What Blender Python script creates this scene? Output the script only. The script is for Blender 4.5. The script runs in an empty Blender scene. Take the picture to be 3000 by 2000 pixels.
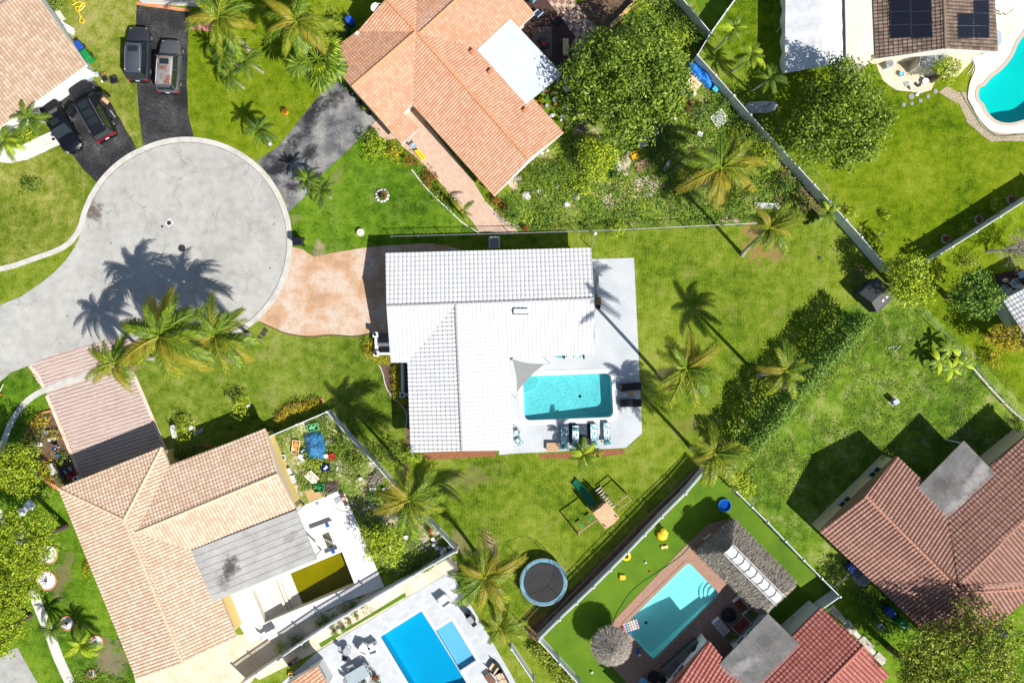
import bpy, bmesh, math, random
from mathutils import Vector, Matrix, noise
from mathutils.geometry import tessellate_polygon
random.seed(7)
R = random.random
def U(a, b): return a + (b - a) * R()
PI = math.pi
SC = bpy.context.scene
COL = SC.collection
CAM_H, PPM = 68.0, 34.0          # camera height (m) and photo pixels per metre on the ground

def W(px, py, z=0.0):
    """survey point: where a photo pixel lies in the world when the thing there is z metres high"""
    k = (CAM_H - z) / CAM_H / PPM
    return Vector(((px - 1500) * k, (1000 - py) * k, z))
def q(c, r, *pts):
    return [(750 * c + x / 3.136, 500 * r + y / 3.136) for x, y in pts]
def ang(dx, dy): return math.atan2(-dy, dx)
def Wp(pts, z=0.0): return [W(p[0], p[1], z) for p in pts]

# ------------------------------------------------------------------ materials
MATS = {}
def _new(name):
    m = bpy.data.materials.new(name); m.use_nodes = True
    nt = m.node_tree; nt.nodes.clear()
    return m, nt, nt.nodes, nt.links
def _noise(nt, co, scale, detail=4, rough=.55):
    n = nt.nodes.new('ShaderNodeTexNoise'); n.inputs['Scale'].default_value = scale
    n.inputs['Detail'].default_value = detail; n.inputs['Roughness'].default_value = rough
    nt.links.new(co, n.inputs['Vector']); return n.outputs['Fac']
def _ramp(nt, fac, cols, lo=.32, hi=.68, interp='LINEAR'):
    r = nt.nodes.new('ShaderNodeValToRGB'); e = r.color_ramp; e.interpolation = interp
    n = len(cols)
    for i, c in enumerate(cols):
        p = lo + (hi - lo) * i / max(1, n - 1)
        if i < 2: el = e.elements[i]; el.position = p
        else: el = e.elements.new(p)
        el.color = (*c, 1)
    if n == 1: e.elements[1].color = (*cols[0], 1)
    nt.links.new(fac, r.inputs['Fac']); return r.outputs['Color']
def _math(nt, op, a, b=0.5, c=None):
    n = nt.nodes.new('ShaderNodeMath'); n.operation = op
    for i, x in enumerate((a, b, c)):
        if x is None: continue
        if hasattr(x, 'node'): nt.links.new(x, n.inputs[i])
        else: n.inputs[i].default_value = x
    return n.outputs[0]
def _mix(nt, fac, a, b, mode='MIX'):
    n = nt.nodes.new('ShaderNodeMix'); n.data_type = 'RGBA'; n.blend_type = mode
    for x, s in ((fac, n.inputs[0]), (a, n.inputs[6]), (b, n.inputs[7])):
        if hasattr(x, 'node'): nt.links.new(x, s)
        elif isinstance(x, tuple): s.default_value = (*x, 1)
        else: s.default_value = x
    return n.outputs[2]
def _co(nt, world=False):
    if world:
        return nt.nodes.new('ShaderNodeNewGeometry').outputs['Position']
    return nt.nodes.new('ShaderNodeTexCoord').outputs['Object']
def _pbr(nt, col, rough=.8, metal=0, spec=.3, bump=None, bstr=.4, bdist=.02, coat=0):
    b = nt.nodes.new('ShaderNodeBsdfPrincipled'); o = nt.nodes.new('ShaderNodeOutputMaterial')
    if hasattr(col, 'node'): nt.links.new(col, b.inputs['Base Color'])
    else: b.inputs['Base Color'].default_value = (*col, 1)
    b.inputs['Roughness'].default_value = rough; b.inputs['Metallic'].default_value = metal
    b.inputs['Specular IOR Level'].default_value = spec
    b.inputs['Coat Weight'].default_value = coat
    if bump is not None:
        n = nt.nodes.new('ShaderNodeBump'); n.inputs['Strength'].default_value = bstr
        n.inputs['Distance'].default_value = bdist
        nt.links.new(bump, n.inputs['Height']); nt.links.new(n.outputs[0], b.inputs['Normal'])
    nt.links.new(b.outputs[0], o.inputs['Surface']); return b
def mat(name, cols, scale=2.0, fine=9.0, w=.5, rough=.8, metal=0, spec=.3, bstr=.3, bdist=.02, coat=0, world=False, lo=.32, hi=.68):
    """two scales of noise through a colour ramp"""
    if name in MATS: return MATS[name]
    m, nt, N, L = _new(name); co = _co(nt, world)
    a = _noise(nt, co, scale); b = _noise(nt, co, scale * fine)
    f = _math(nt, 'ADD', _math(nt, 'MULTIPLY', a, 1 - w), _math(nt, 'MULTIPLY', b, w))
    if isinstance(cols[0], (int, float)): cols = [tuple(x * .88 for x in cols), cols, tuple(min(.95, x * 1.1) for x in cols)]
    _pbr(nt, _ramp(nt, f, cols, lo, hi), rough, metal, spec, b, bstr, bdist, coat)
    MATS[name] = m; return m
def grass(name, cols, dry=(.3, .27, .12), dryamt=.5, big=.12, mow=None, gain=1.5, bare=()):
    m, nt, N, L = _new(name); co = _co(nt, True)
    a = _noise(nt, co, big, 3); b = _noise(nt, co, 1.1, 5, .65); c = _noise(nt, co, 7.0, 3, .7); d = _noise(nt, co, 22.0, 2, .7)
    cols = [tuple(x * gain for x in k) for k in cols]
    f = _math(nt, 'ADD', _math(nt, 'MULTIPLY', a, .3), _math(nt, 'MULTIPLY', b, .3))
    f = _math(nt, 'ADD', f, _math(nt, 'MULTIPLY', c, .22)); f = _math(nt, 'ADD', f, _math(nt, 'MULTIPLY', d, .18))
    if mow is not None:                                   # faint mowing rows
        mp = N.new('ShaderNodeMapping'); mp.inputs['Rotation'].default_value = (0, 0, mow[0]); L.new(co, mp.inputs[0])
        wv = N.new('ShaderNodeTexWave'); wv.inputs['Scale'].default_value = mow[1]; wv.inputs['Distortion'].default_value = 3
        wv.inputs['Detail'].default_value = 2; L.new(mp.outputs[0], wv.inputs[0])
        f = _math(nt, 'ADD', f, _math(nt, 'MULTIPLY', wv.outputs['Fac'], .018))
    col = _ramp(nt, f, cols, .41, .59)
    sp = _ramp(nt, _math(nt, 'ADD', _math(nt, 'MULTIPLY', _noise(nt, co, 2.3, 3, .6), .75), _math(nt, 'MULTIPLY', c, .25)), [(0, 0, 0), (1, 1, 1)], .555, .64)
    col = _mix(nt, _math(nt, 'MULTIPLY', sp, .5), col, tuple(x * .55 for x in cols[1]))   # darker clover and weed patches
    e = _noise(nt, co, .55, 6, .7)
    dm = _ramp(nt, _math(nt, 'ADD', _math(nt, 'MULTIPLY', e, .7), _math(nt, 'MULTIPLY', c, .3)), [(0, 0, 0), (1, 1, 1)], .53, .66)
    col = _mix(nt, _math(nt, 'MULTIPLY', dm, dryamt), col, dry)
    for p, rx, ry, r, cc, k in bare: col = stain(nt, co, col, p, 0, rx, ry, r, cc, k, 1.3)      # bare earth showing through
    _pbr(nt, col, .95, 0, .05, _math(nt, 'ADD', c, d), .9, .10)
    MATS[name] = m; return m
def leafmat(name, cols, trans=.3, rough=.5, gain=1.0):
    cols = [tuple(x * gain for x in k) for k in cols]
    if name in MATS: return MATS[name]
    m, nt, N, L = _new(name)
    g = N.new('ShaderNodeNewGeometry'); col = _ramp(nt, g.outputs['Random Per Island'], cols, 0, 1)
    b = N.new('ShaderNodeBsdfPrincipled'); L.new(col, b.inputs['Base Color']); b.inputs['Roughness'].default_value = rough
    b.inputs['Specular IOR Level'].default_value = .25
    t = N.new('ShaderNodeBsdfTranslucent'); L.new(col, t.inputs['Color'])
    x = N.new('ShaderNodeMixShader'); x.inputs[0].default_value = trans
    L.new(b.outputs[0], x.inputs[1]); L.new(t.outputs[0], x.inputs[2])
    o = N.new('ShaderNodeOutputMaterial'); L.new(x.outputs[0], o.inputs['Surface'])
    MATS[name] = m; return m
def tilemat(name, cols, groove=.5, gw=.08, stain=.15, rough=.7, headlap=.12):
    """roof tile: every tile its own tone, dirt in the joints"""
    m, nt, N, L = _new(name)
    uv = N.new('ShaderNodeUVMap').outputs[0]
    fl = N.new('ShaderNodeVectorMath'); fl.operation = 'FLOOR'; L.new(uv, fl.inputs[0])
    wn = N.new('ShaderNodeTexWhiteNoise'); wn.noise_dimensions = '2D'; L.new(fl.outputs[0], wn.inputs[0])
    co = _co(nt, True); st = _noise(nt, co, .35, 5); fi = _noise(nt, co, 14, 3)
    f = _math(nt, 'ADD', _math(nt, 'MULTIPLY', wn.outputs['Value'], .62), _math(nt, 'MULTIPLY', fi, .38))
    col = _ramp(nt, f, cols, .15, .85)
    sp = N.new('ShaderNodeSeparateXYZ'); L.new(uv, sp.inputs[0])
    fx = _math(nt, 'FRACT', sp.outputs[0]); fy = _math(nt, 'FRACT', sp.outputs[1])
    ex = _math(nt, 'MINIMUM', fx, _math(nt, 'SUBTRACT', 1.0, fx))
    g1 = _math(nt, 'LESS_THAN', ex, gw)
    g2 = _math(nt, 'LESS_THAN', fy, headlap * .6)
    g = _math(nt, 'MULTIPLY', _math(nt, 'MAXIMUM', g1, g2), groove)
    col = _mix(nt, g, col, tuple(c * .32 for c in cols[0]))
    s = _ramp(nt, st, [(0, 0, 0), (1, 1, 1)], .5, .75)
    col = _mix(nt, _math(nt, 'MULTIPLY', s, stain), col, tuple(c * .55 for c in cols[0]))
    _pbr(nt, col, rough, 0, .25, fi, .2, .01); MATS[name] = m; return m
def watermat(name, tint, rip=5.0, bs=.25):
    m, nt, N, L = _new(name); co = _co(nt, True)
    b = N.new('ShaderNodeBump'); b.inputs['Strength'].default_value = bs; b.inputs['Distance'].default_value = .05
    L.new(_noise(nt, co, rip, 3), b.inputs['Height'])
    t = N.new('ShaderNodeBsdfTransparent'); t.inputs[0].default_value = (*tint, 1)
    g = N.new('ShaderNodeBsdfGlossy'); g.inputs['Roughness'].default_value = .06; L.new(b.outputs[0], g.inputs['Normal'])
    fr = N.new('ShaderNodeFresnel'); fr.inputs[0].default_value = 1.33; L.new(b.outputs[0], fr.inputs['Normal'])
    x = N.new('ShaderNodeMixShader'); L.new(fr.outputs[0], x.inputs[0]); L.new(t.outputs[0], x.inputs[1]); L.new(g.outputs[0], x.inputs[2])
    o = N.new('ShaderNodeOutputMaterial'); L.new(x.outputs[0], o.inputs['Surface']); MATS[name] = m; return m
def flat_col(name, c, rough=.6, metal=0, spec=.4, coat=0):
    return mat(name, [tuple(x * .86 for x in c), c, tuple(min(.95, x * 1.12) for x in c)], 3, 7, .5, rough, metal, spec, .12, .01, coat)

def stain(nt, co, col, px, z, rx, ry, rot, dark, amt=.9, nscale=1.6):
    """an oil or mould mark with a ragged outline of its own, fixed to one spot of the surface"""
    c = W(px[0], px[1], z); mp = nt.nodes.new('ShaderNodeMapping'); mp.vector_type = 'TEXTURE'
    mp.inputs['Location'].default_value = c; mp.inputs['Rotation'].default_value = (0, 0, rot); mp.inputs['Scale'].default_value = (rx, ry, 50)
    nt.links.new(co, mp.inputs[0]); ln = nt.nodes.new('ShaderNodeVectorMath'); ln.operation = 'LENGTH'; nt.links.new(mp.outputs[0], ln.inputs[0])
    f = _math(nt, 'ADD', ln.outputs['Value'], _math(nt, 'MULTIPLY', _math(nt, 'SUBTRACT', _noise(nt, co, nscale, 6, .7), .5), 3.2))
    k = _ramp(nt, f, [(1, 1, 1), (.55, .55, .55), (0, 0, 0)], .25, 1.1)
    return _mix(nt, _math(nt, 'MULTIPLY', k, amt), col, dark)
# ------------------------------------------------------------------ mesh builder
ORG = {}
class MB:
    def __init__(s): s.v = []; s.f = []
    def add(s, vs, fs):
        n = len(s.v); s.v += [tuple(x) for x in vs]; s.f += [tuple(i + n for i in f) for f in fs]; return s
    def box(s, c, d, rz=0, taper=1.0, rx=0, ry=0):
        x, y, z = d[0] / 2, d[1] / 2, d[2] / 2; t = taper
        vs = [(-x, -y, -z), (x, -y, -z), (x, y, -z), (-x, y, -z), (-x * t, -y * t, z), (x * t, -y * t, z), (x * t, y * t, z), (-x * t, y * t, z)]
        M = Matrix.Translation(c) @ Matrix.Rotation(rz, 4, 'Z') @ Matrix.Rotation(ry, 4, 'Y') @ Matrix.Rotation(rx, 4, 'X')
        return s.add([M @ Vector(v) for v in vs], [(3, 2, 1, 0), (4, 5, 6, 7), (0, 1, 5, 4), (1, 2, 6, 5), (2, 3, 7, 6), (3, 0, 4, 7)])
    def rbox(s, c, d, r=.08, rz=0, taper=1.0, n=3):
        """box with rounded plan corners and a chamfered top"""
        x, y = d[0] / 2, d[1] / 2; r = min(r, x * .95, y * .95); pts = []
        for cx, cy, a0 in ((x - r, y - r, 0), (-x + r, y - r, 90), (-x + r, -y + r, 180), (x - r, -y + r, 270)):
            for i in range(n + 1):
                a = math.radians(a0 + 90 * i / n); pts.append((cx + r * math.cos(a), cy + r * math.sin(a)))
        ch = min(.35 * d[2], r * .5, .04); k = len(pts); vs = []
        ca, sa = math.cos(rz), math.sin(rz)
        for z, sc in ((-d[2] / 2, taper), (d[2] / 2 - ch, 1), (d[2] / 2, 1 - ch / max(x, y))):
            for (px, py) in pts:
                px2, py2 = px * sc, py * sc
                vs.append((c[0] + px2 * ca - py2 * sa, c[1] + px2 * sa + py2 * ca, c[2] + z))
        fs = [tuple(range(k - 1, -1, -1)), tuple(range(2 * k, 3 * k))]
        for l in (0, 1):
            for i in range(k): fs.append((l * k + i, l * k + (i + 1) % k, (l + 1) * k + (i + 1) % k, (l + 1) * k + i))
        return s.add(vs, fs)
    def prism(s, poly, z0, z1):
        """closed solid on a plan outline; z1 may be a list (sloping top)"""
        k = len(poly); zz = z1 if isinstance(z1, (list, tuple)) else [z1] * k
        ar = sum(poly[i][0] * poly[(i + 1) % k][1] - poly[(i + 1) % k][0] * poly[i][1] for i in range(k))
        if ar < 0: poly = poly[::-1]; zz = zz[::-1]
        vs = [(p[0], p[1], z0) for p in poly] + [(p[0], p[1], z) for p, z in zip(poly, zz)]
        fs = [tuple(range(k - 1, -1, -1)), tuple(range(k, 2 * k))] + [(i, (i + 1) % k, k + (i + 1) % k, k + i) for i in range(k)]
        return s.add(vs, fs)
    def tube(s, pts, r, n=6, cap=True):
        pts = [Vector(p) for p in pts]; k = len(pts)
        rs = r if isinstance(r, (list, tuple)) else [r] * k; vs = []; up = None
        for i, p in enumerate(pts):
            d = (pts[min(k - 1, i + 1)] - pts[max(0, i - 1)])
            d = d.normalized() if d.length > 1e-9 else Vector((0, 0, 1))
            ref = Vector((0, 0, 1)) if abs(d.z) < .9 else Vector((1, 0, 0))
            if up is not None and (up - d * up.dot(d)).length > .1: ref = up
            u = (ref - d * ref.dot(d)).normalized(); up = u; w = d.cross(u)
            for j in range(n):
                a = 2 * PI * j / n; vs.append(p + (u * math.cos(a) + w * math.sin(a)) * rs[i])
        fs = [(i * n + j, i * n + (j + 1) % n, (i + 1) * n + (j + 1) % n, (i + 1) * n + j) for i in range(k - 1) for j in range(n)]
        if cap: fs += [tuple(range(n - 1, -1, -1)), tuple(range((k - 1) * n, k * n))]
        return s.add(vs, fs)
    def lathe(s, c, prof, n=16, sx=1, sy=1):
        vs = [(c[0] + r * sx * math.cos(2 * PI * j / n), c[1] + r * sy * math.sin(2 * PI * j / n), c[2] + z) for r, z in prof for j in range(n)]
        k = len(prof)
        fs = [(i * n + j, i * n + (j + 1) % n, (i + 1) * n + (j + 1) % n, (i + 1) * n + j) for i in range(k - 1) for j in range(n)]
        fs += [tuple(range(n - 1, -1, -1)), tuple(range((k - 1) * n, k * n))]
        return s.add(vs, fs)
    def ell(s, c, r, n=10, m=7, bump=0, seed=0):
        vs = []; r = (r, r, r) if not isinstance(r, (tuple, list)) else r
        for i in range(m + 1):
            t = PI * i / m
            for j in range(n):
                a = 2 * PI * j / n; d = Vector((math.sin(t) * math.cos(a), math.sin(t) * math.sin(a), math.cos(t)))
                k = 1 + bump * noise.noise(d * 2.3 + Vector((seed * 7.3, seed, 0)))
                vs.append((c[0] + d.x * r[0] * k, c[1] + d.y * r[1] * k, c[2] + d.z * r[2] * k))
        return s.add(vs, [(i * n + j, (i + 1) * n + j, (i + 1) * n + (j + 1) % n, i * n + (j + 1) % n) for i in range(m) for j in range(n)])
    def torus(s, c, Rr, r, n=24, m=8, sz=1):
        vs = []
        for i in range(n):
            a = 2 * PI * i / n
            for j in range(m):
                b = 2 * PI * j / m; q_ = Rr + r * math.cos(b)
                vs.append((c[0] + q_ * math.cos(a), c[1] + q_ * math.sin(a), c[2] + r * sz * math.sin(b)))
        return s.add(vs, [(i * m + j, ((i + 1) % n) * m + j, ((i + 1) % n) * m + (j + 1) % m, i * m + (j + 1) % m) for i in range(n) for j in range(m)])
    def leaf(s, c, d, nrm, l, w):
        d = d.normalized(); sd = d.cross(nrm)
        if sd.length < 1e-4: sd = d.orthogonal()
        sd = sd.normalized() * (w / 2)
        mid = c + d * l * .5
        return s.add([c, mid - sd, c + d * l, mid + sd], [(0, 1, 2, 3)])
    def build(s, name, m, parent=None, org=None, smooth=False):
        o0 = Vector(org) if org is not None else (ORG[parent.name] if parent is not None else Vector((0, 0, 0)))
        me = bpy.data.meshes.new(name)
        me.from_pydata([(x - o0.x, y - o0.y, z - o0.z) for x, y, z in s.v], [], s.f)
        me.materials.append(m)
        if smooth: me.shade_smooth()
        ob = bpy.data.objects.new(name, me); COL.objects.link(ob)
        if parent is not None: ob.parent = parent
        else: ob.location = o0
        ORG[ob.name] = o0; return ob
def tag(o, label, cat, group=None):
    o['label'] = label; o['category'] = cat
    if group: o['group'] = group
    return o
def thing(name, label, cat, loc=(0, 0, 0), group=None):
    o = bpy.data.objects.new(name, None); COL.objects.link(o); o.location = loc; o.empty_display_size = .2
    ORG[o.name] = Vector(loc); return tag(o, label, cat, group)
def structure(o, kind='structure'): o['kind'] = kind; return o
def put(o, px, py, z=0.0, rz=0.0, sc=None):
    o.location = W(px, py, z); o.rotation_euler = (0, 0, rz)
    if sc: o.scale = (sc,) * 3 if not isinstance(sc, tuple) else sc
    return o
def dup(root, px, py, rz=0.0, label=None, z=0.0, sc=None):
    r = root.copy(); COL.objects.link(r)
    for ch in list(root.children):
        c = ch.copy(); COL.objects.link(c); c.parent = r
        for g in list(ch.children):
            d = g.copy(); COL.objects.link(d); d.parent = c
    if label: r['label'] = label
    return put(r, px, py, z, rz, sc)
def inside(p, poly):
    x, y = p[0], p[1]; c = False; j = len(poly) - 1
    for i in range(len(poly)):
        xi, yi, xj, yj = poly[i][0], poly[i][1], poly[j][0], poly[j][1]
        if (yi > y) != (yj > y) and x < (xj - xi) * (y - yi) / (yj - yi) + xi: c = not c
        j = i
    return c
def offset(poly, d):
    """move every edge of a plan outline outwards by d"""
    P = [Vector((p[0], p[1])) for p in poly]; k = len(P)
    ar = sum(P[i].x * P[(i + 1) % k].y - P[(i + 1) % k].x * P[i].y for i in range(k))
    sg = 1 if ar > 0 else -1; out = []
    for i in range(k):
        a, b, c = P[i - 1], P[i], P[(i + 1) % k]
        e1 = (b - a).normalized(); e2 = (c - b).normalized()
        n1 = Vector((e1.y, -e1.x)) * sg; n2 = Vector((e2.y, -e2.x)) * sg
        m = n1 + n2; l = max(.35, m.length_squared)
        out.append(b + m * (2 * d / l))
    return out
def roundpoly(poly, r, n=5):
    P = [Vector((p[0], p[1])) for p in poly]; k = len(P); out = []
    for i in range(k):
        a, b, c = P[i - 1], P[i], P[(i + 1) % k]
        p0 = b + (a - b).normalized() * r; p1 = b + (c - b).normalized() * r
        for j in range(n + 1):
            t = j / n; out.append(p0 * (1 - t) ** 2 + b * 2 * t * (1 - t) + p1 * t * t)
    return out
def smoothline(pts, n=6, closed=False):
    P = [Vector(p) for p in pts]; k = len(P); out = []
    for i in range(k if closed else k - 1):
        p1, p2 = P[i], P[(i + 1) % k]
        p0 = P[i - 1] if (closed or i > 0) else p1; p3 = P[(i + 2) % k] if (closed or i < k - 2) else p2
        for j in range(n):
            t = j / n; out.append(.5 * ((2 * p1) + (p2 - p0) * t + (2 * p0 - 5 * p1 + 4 * p2 - p3) * t * t + (3 * p1 - p0 - 3 * p2 + p3) * t ** 3))
    if not closed: out.append(P[-1])
    return out
HOLES = []                                               # pool outlines, cut out of every sheet that covers them
def fill(poly, z, holes=()):
    loops = [[Vector((p[0], p[1], 0)) for p in poly]] + [[Vector((p[0], p[1], 0)) for p in h] for h in holes]
    allv = [v for l in loops for v in l]; m = MB(); fs = []
    for t in tessellate_polygon(loops):
        a, b, c = (allv[i] for i in t)
        fs.append(t if (b - a).cross(c - a).z > 0 else tuple(reversed(t)))
    m.add([(v.x, v.y, z) for v in allv], fs); return m
def sheet(name, pts, z, m, kind='structure', rag=0, world=False):
    poly = [Vector((p[0], p[1])) for p in (pts if world else Wp(pts))]
    if rag:                                              # a cut turf edge is never straight
        out = []; k = len(poly)
        for i in range(k):
            a, b = poly[i], poly[(i + 1) % k]; n = max(1, int((b - a).length / .35))
            for j in range(n):
                p = a.lerp(b, j / n); out.append(p + Vector((noise.noise(Vector((p.x * 1.3, p.y * 1.3, 1))), noise.noise(Vector((p.x * 1.3, p.y * 1.3, 9))))) * rag)
        poly = out
    hs = [h for h in HOLES if inside(sum(h, Vector((0, 0))) / len(h), poly)]
    o = fill(poly, z, hs).build(name, m)
    if kind: structure(o, kind)
    return o
def strip(name, pts, w, z0, z1, m, smooth=True, kind='structure', world=False):
    c = [Vector((p[0], p[1])) for p in (pts if world else Wp(pts))]
    if smooth: c = smoothline(c, 6)
    L, Rr = [], []
    for i, p in enumerate(c):
        d = (c[min(i + 1, len(c) - 1)] - c[max(0, i - 1)]).normalized(); n = Vector((-d.y, d.x)) * w / 2
        L.append(p + n); Rr.append(p - n)
    mb = MB(); k = len(c)
    vs = [(p.x, p.y, z1) for p in L] + [(p.x, p.y, z1) for p in Rr] + [(p.x, p.y, z0) for p in L] + [(p.x, p.y, z0) for p in Rr]
    fs = []
    for i in range(k - 1):
        fs += [(i + k, i + k + 1, i + 1, i), (i, i + 1, 2 * k + i + 1, 2 * k + i), (k + i + 1, k + i, 3 * k + i, 3 * k + i + 1)]
    o = mb.add(vs, fs).build(name, m)
    if kind: structure(o, kind)
    return o

# ------------------------------------------------------------------ palette
WHITE = mat('white_paint', [(.48, .49, .51), (.58, .58, .59), (.62, .62, .62)], 1.2, 9, .5, .6)
VINYL = mat('white_vinyl', [(.54, .57, .60), (.64, .67, .69), (.69, .71, .72)], .8, 9, .4, .5)
CONC = mat('pale_concrete', [(.40, .40, .37), (.55, .54, .50), (.66, .65, .60)], .8, 14, .5, .9, bstr=.4)
STEEL = mat('galvanised_steel', [(.35, .36, .37), (.5, .51, .52)], 4, 5, .5, .4, .8)
DARKMET = mat('dark_metal', [(.02, .02, .022), (.05, .05, .052)], 5, 5, .5, .45, .4)
BLACK = mat('black_plastic', [(.006, .006, .007), (.015, .015, .017)], 5, 5, .5, .45)
RUBBER = mat('tyre_rubber', [(.010, .010, .011), (.022, .022, .023)], 8, 5, .5, .8)
GLASS = mat('dark_window_glass', [(.010, .014, .016), (.022, .03, .032)], 1.5, 3, .5, .07, 0, .8, 0)
WOOD = mat('weathered_wood', [(.22, .13, .07), (.38, .24, .14), (.5, .34, .21)], 3, 8, .5, .8)
PALEWOOD = mat('pale_plywood', [(.5, .36, .2), (.66, .5, .3), (.72, .58, .38)], 2, 8, .5, .75)
BARK = mat('palm_bark', [(.22, .19, .16), (.36, .33, .29), (.48, .45, .41)], 3, 5, .5, .9, bstr=.8)
TBARK = mat('tree_bark', [(.08, .06, .04), (.16, .12, .09)], 4, 5, .5, .9, bstr=.8)
TERRA = mat('terracotta', [(.38, .13, .06), (.52, .2, .1), (.58, .27, .15)], 3, 6, .5, .8)
SOIL = mat('brown_soil', [(.06, .035, .022), (.13, .08, .05), (.22, .15, .1)], 2, 8, .5, .95, bstr=.8, bdist=.05, world=True)
MULCH = mat('red_mulch', [(.10, .035, .015), (.25, .1, .045), (.34, .16, .08)], 5, 5, .6, .95, bstr=.9, bdist=.05, world=True)
DIRT = mat('dry_dirt', [(.26, .2, .14), (.42, .35, .26), (.55, .49, .4)], .9, 11, .5, .95, bstr=.6, bdist=.04, world=True)
SAND = mat('pale_sand', [(.42, .34, .24), (.58, .5, .38), (.68, .61, .5)], .7, 12, .5, .95, bstr=.5, bdist=.04, world=True)
ROCKM = mat('pale_rock', [(.32, .3, .27), (.5, .48, .44), (.66, .64, .6)], 2.5, 6, .5, .9, bstr=.6)
BLUEP = flat_col('blue_plastic', (.015, .07, .42), .4)
GREENP = flat_col('green_plastic', (.01, .22, .06), .4)
YELP = flat_col('yellow_plastic', (.80, .50, .015), .4)
REDP = flat_col('red_plastic', (.5, .02, .02), .4)
# ------------------------------------------------------------------ camera, light, air
cam = bpy.data.cameras.new('camera'); cam.sensor_width = 36; cam.lens = 36 * CAM_H * PPM / 3000; cam.clip_end = 1000
camo = bpy.data.objects.new('camera', cam); COL.objects.link(camo); camo.location = (0, 0, CAM_H); SC.camera = camo
SUN_EL = math.radians(46); SDIR = Vector((-.72 * math.cos(SUN_EL), .694 * math.cos(SUN_EL), -math.sin(SUN_EL)))
sl = bpy.data.lights.new('sun', 'SUN'); sl.energy = 4.9; sl.angle = math.radians(.55); sl.color = (1, .955, .88)
so = bpy.data.objects.new('sun', sl); COL.objects.link(so); so.rotation_euler = SDIR.to_track_quat('-Z', 'Y').to_euler(); so.location = (40, -40, 60)
wd = bpy.data.worlds.new('World'); SC.world = wd; wd.use_nodes = True
bg = wd.node_tree.nodes['Background']; sky = wd.node_tree.nodes.new('ShaderNodeTexSky'); sky.sky_type = 'NISHITA'
sky.sun_disc = False; sky.sun_elevation = SUN_EL; sky.sun_rotation = math.atan2(.72, -.694); sky.air_density = 1.2; sky.dust_density = .6
wd.node_tree.links.new(sky.outputs[0], bg.inputs[0]); bg.inputs[1].default_value = .068
SC.view_settings.view_transform = 'Standard'; SC.view_settings.look = 'None'; SC.view_settings.gamma = 1; SC.view_settings.exposure = .6
SC.cycles.max_bounces = 6; SC.cycles.transparent_max_bounces = 8

# ------------------------------------------------------------------ ground materials
G_OLIVE = grass('grass_olive', [(.027, .058, .004), (.080, .128, .008), (.135, .182, .014), (.20, .23, .04)], (.25, .23, .09), .5, .12, (.03, 1.2), 1.5, [((2225, 700), 1.7, 2.2, .3, (.36, .20, .09), .85), ((2280, 745), 1.2, .8, 0, (.3, .2, .09), .6), ((2515, 800), 1.2, .8, .3, (.24, .17, .09), .7), ((1430, 1600), 1.0, 1.0, 0, (.33, .26, .18), .7), ((1350, 1590), .8, 1.3, .5, (.3, .22, .14), .6), ((1560, 1810), 1.4, .8, .8, (.26, .12, .06), .7), ((1370, 1400), 3, 1.2, .2, (.24, .21, .09), .5), ((2010, 1250), 2, 1, .2, (.2, .16, .06), .4)])
G_BRIGHT = grass('grass_bright', [(.03, .075, .003), (.10, .158, .004), (.158, .212, .009), (.22, .26, .025)], (.22, .24, .05), .35, gain=1.28)
G_DRY = grass('grass_dry', [(.025, .055, .005), (.085, .125, .010), (.16, .185, .025), (.27, .26, .08)], (.33, .29, .12), .7)
G_GREEN = grass('grass_green', [(.018, .05, .004), (.052, .108, .006), (.09, .162, .010), (.14, .20, .02)], (.22, .22, .09), .4, gain=1.65, bare=[((935, 727), .7, .7, 0, (.38, .3, .19), .9), ((322, 1930), 1.6, 2.0, .3, (.26, .2, .14), .85), ((180, 1690), .8, 2.6, -.3, (.25, .19, .10), .7), ((860, 640), .8, .5, .2, (.26, .23, .1), .6), ((985, 520), .5, 1.6, -.4, (.26, .23, .1), .5)])
G_FRONT = grass('grass_front', [(.028, .062, .005), (.085, .135, .010), (.145, .185, .022), (.21, .235, .06)], (.28, .26, .11), .45, gain=1.45)
G_ROUGH = grass('grass_rough', [(.022, .055, .006), (.072, .135, .010), (.125, .195, .018), (.22, .26, .06)], (.38, .34, .19), .75, .2, gain=1.5)
TURF = mat('artificial_turf', [(.05, .115, .003), (.08, .16, .004), (.115, .20, .008)], .4, 60, .35, .8, 0, .2, .3, .02, 0, True)
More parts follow.
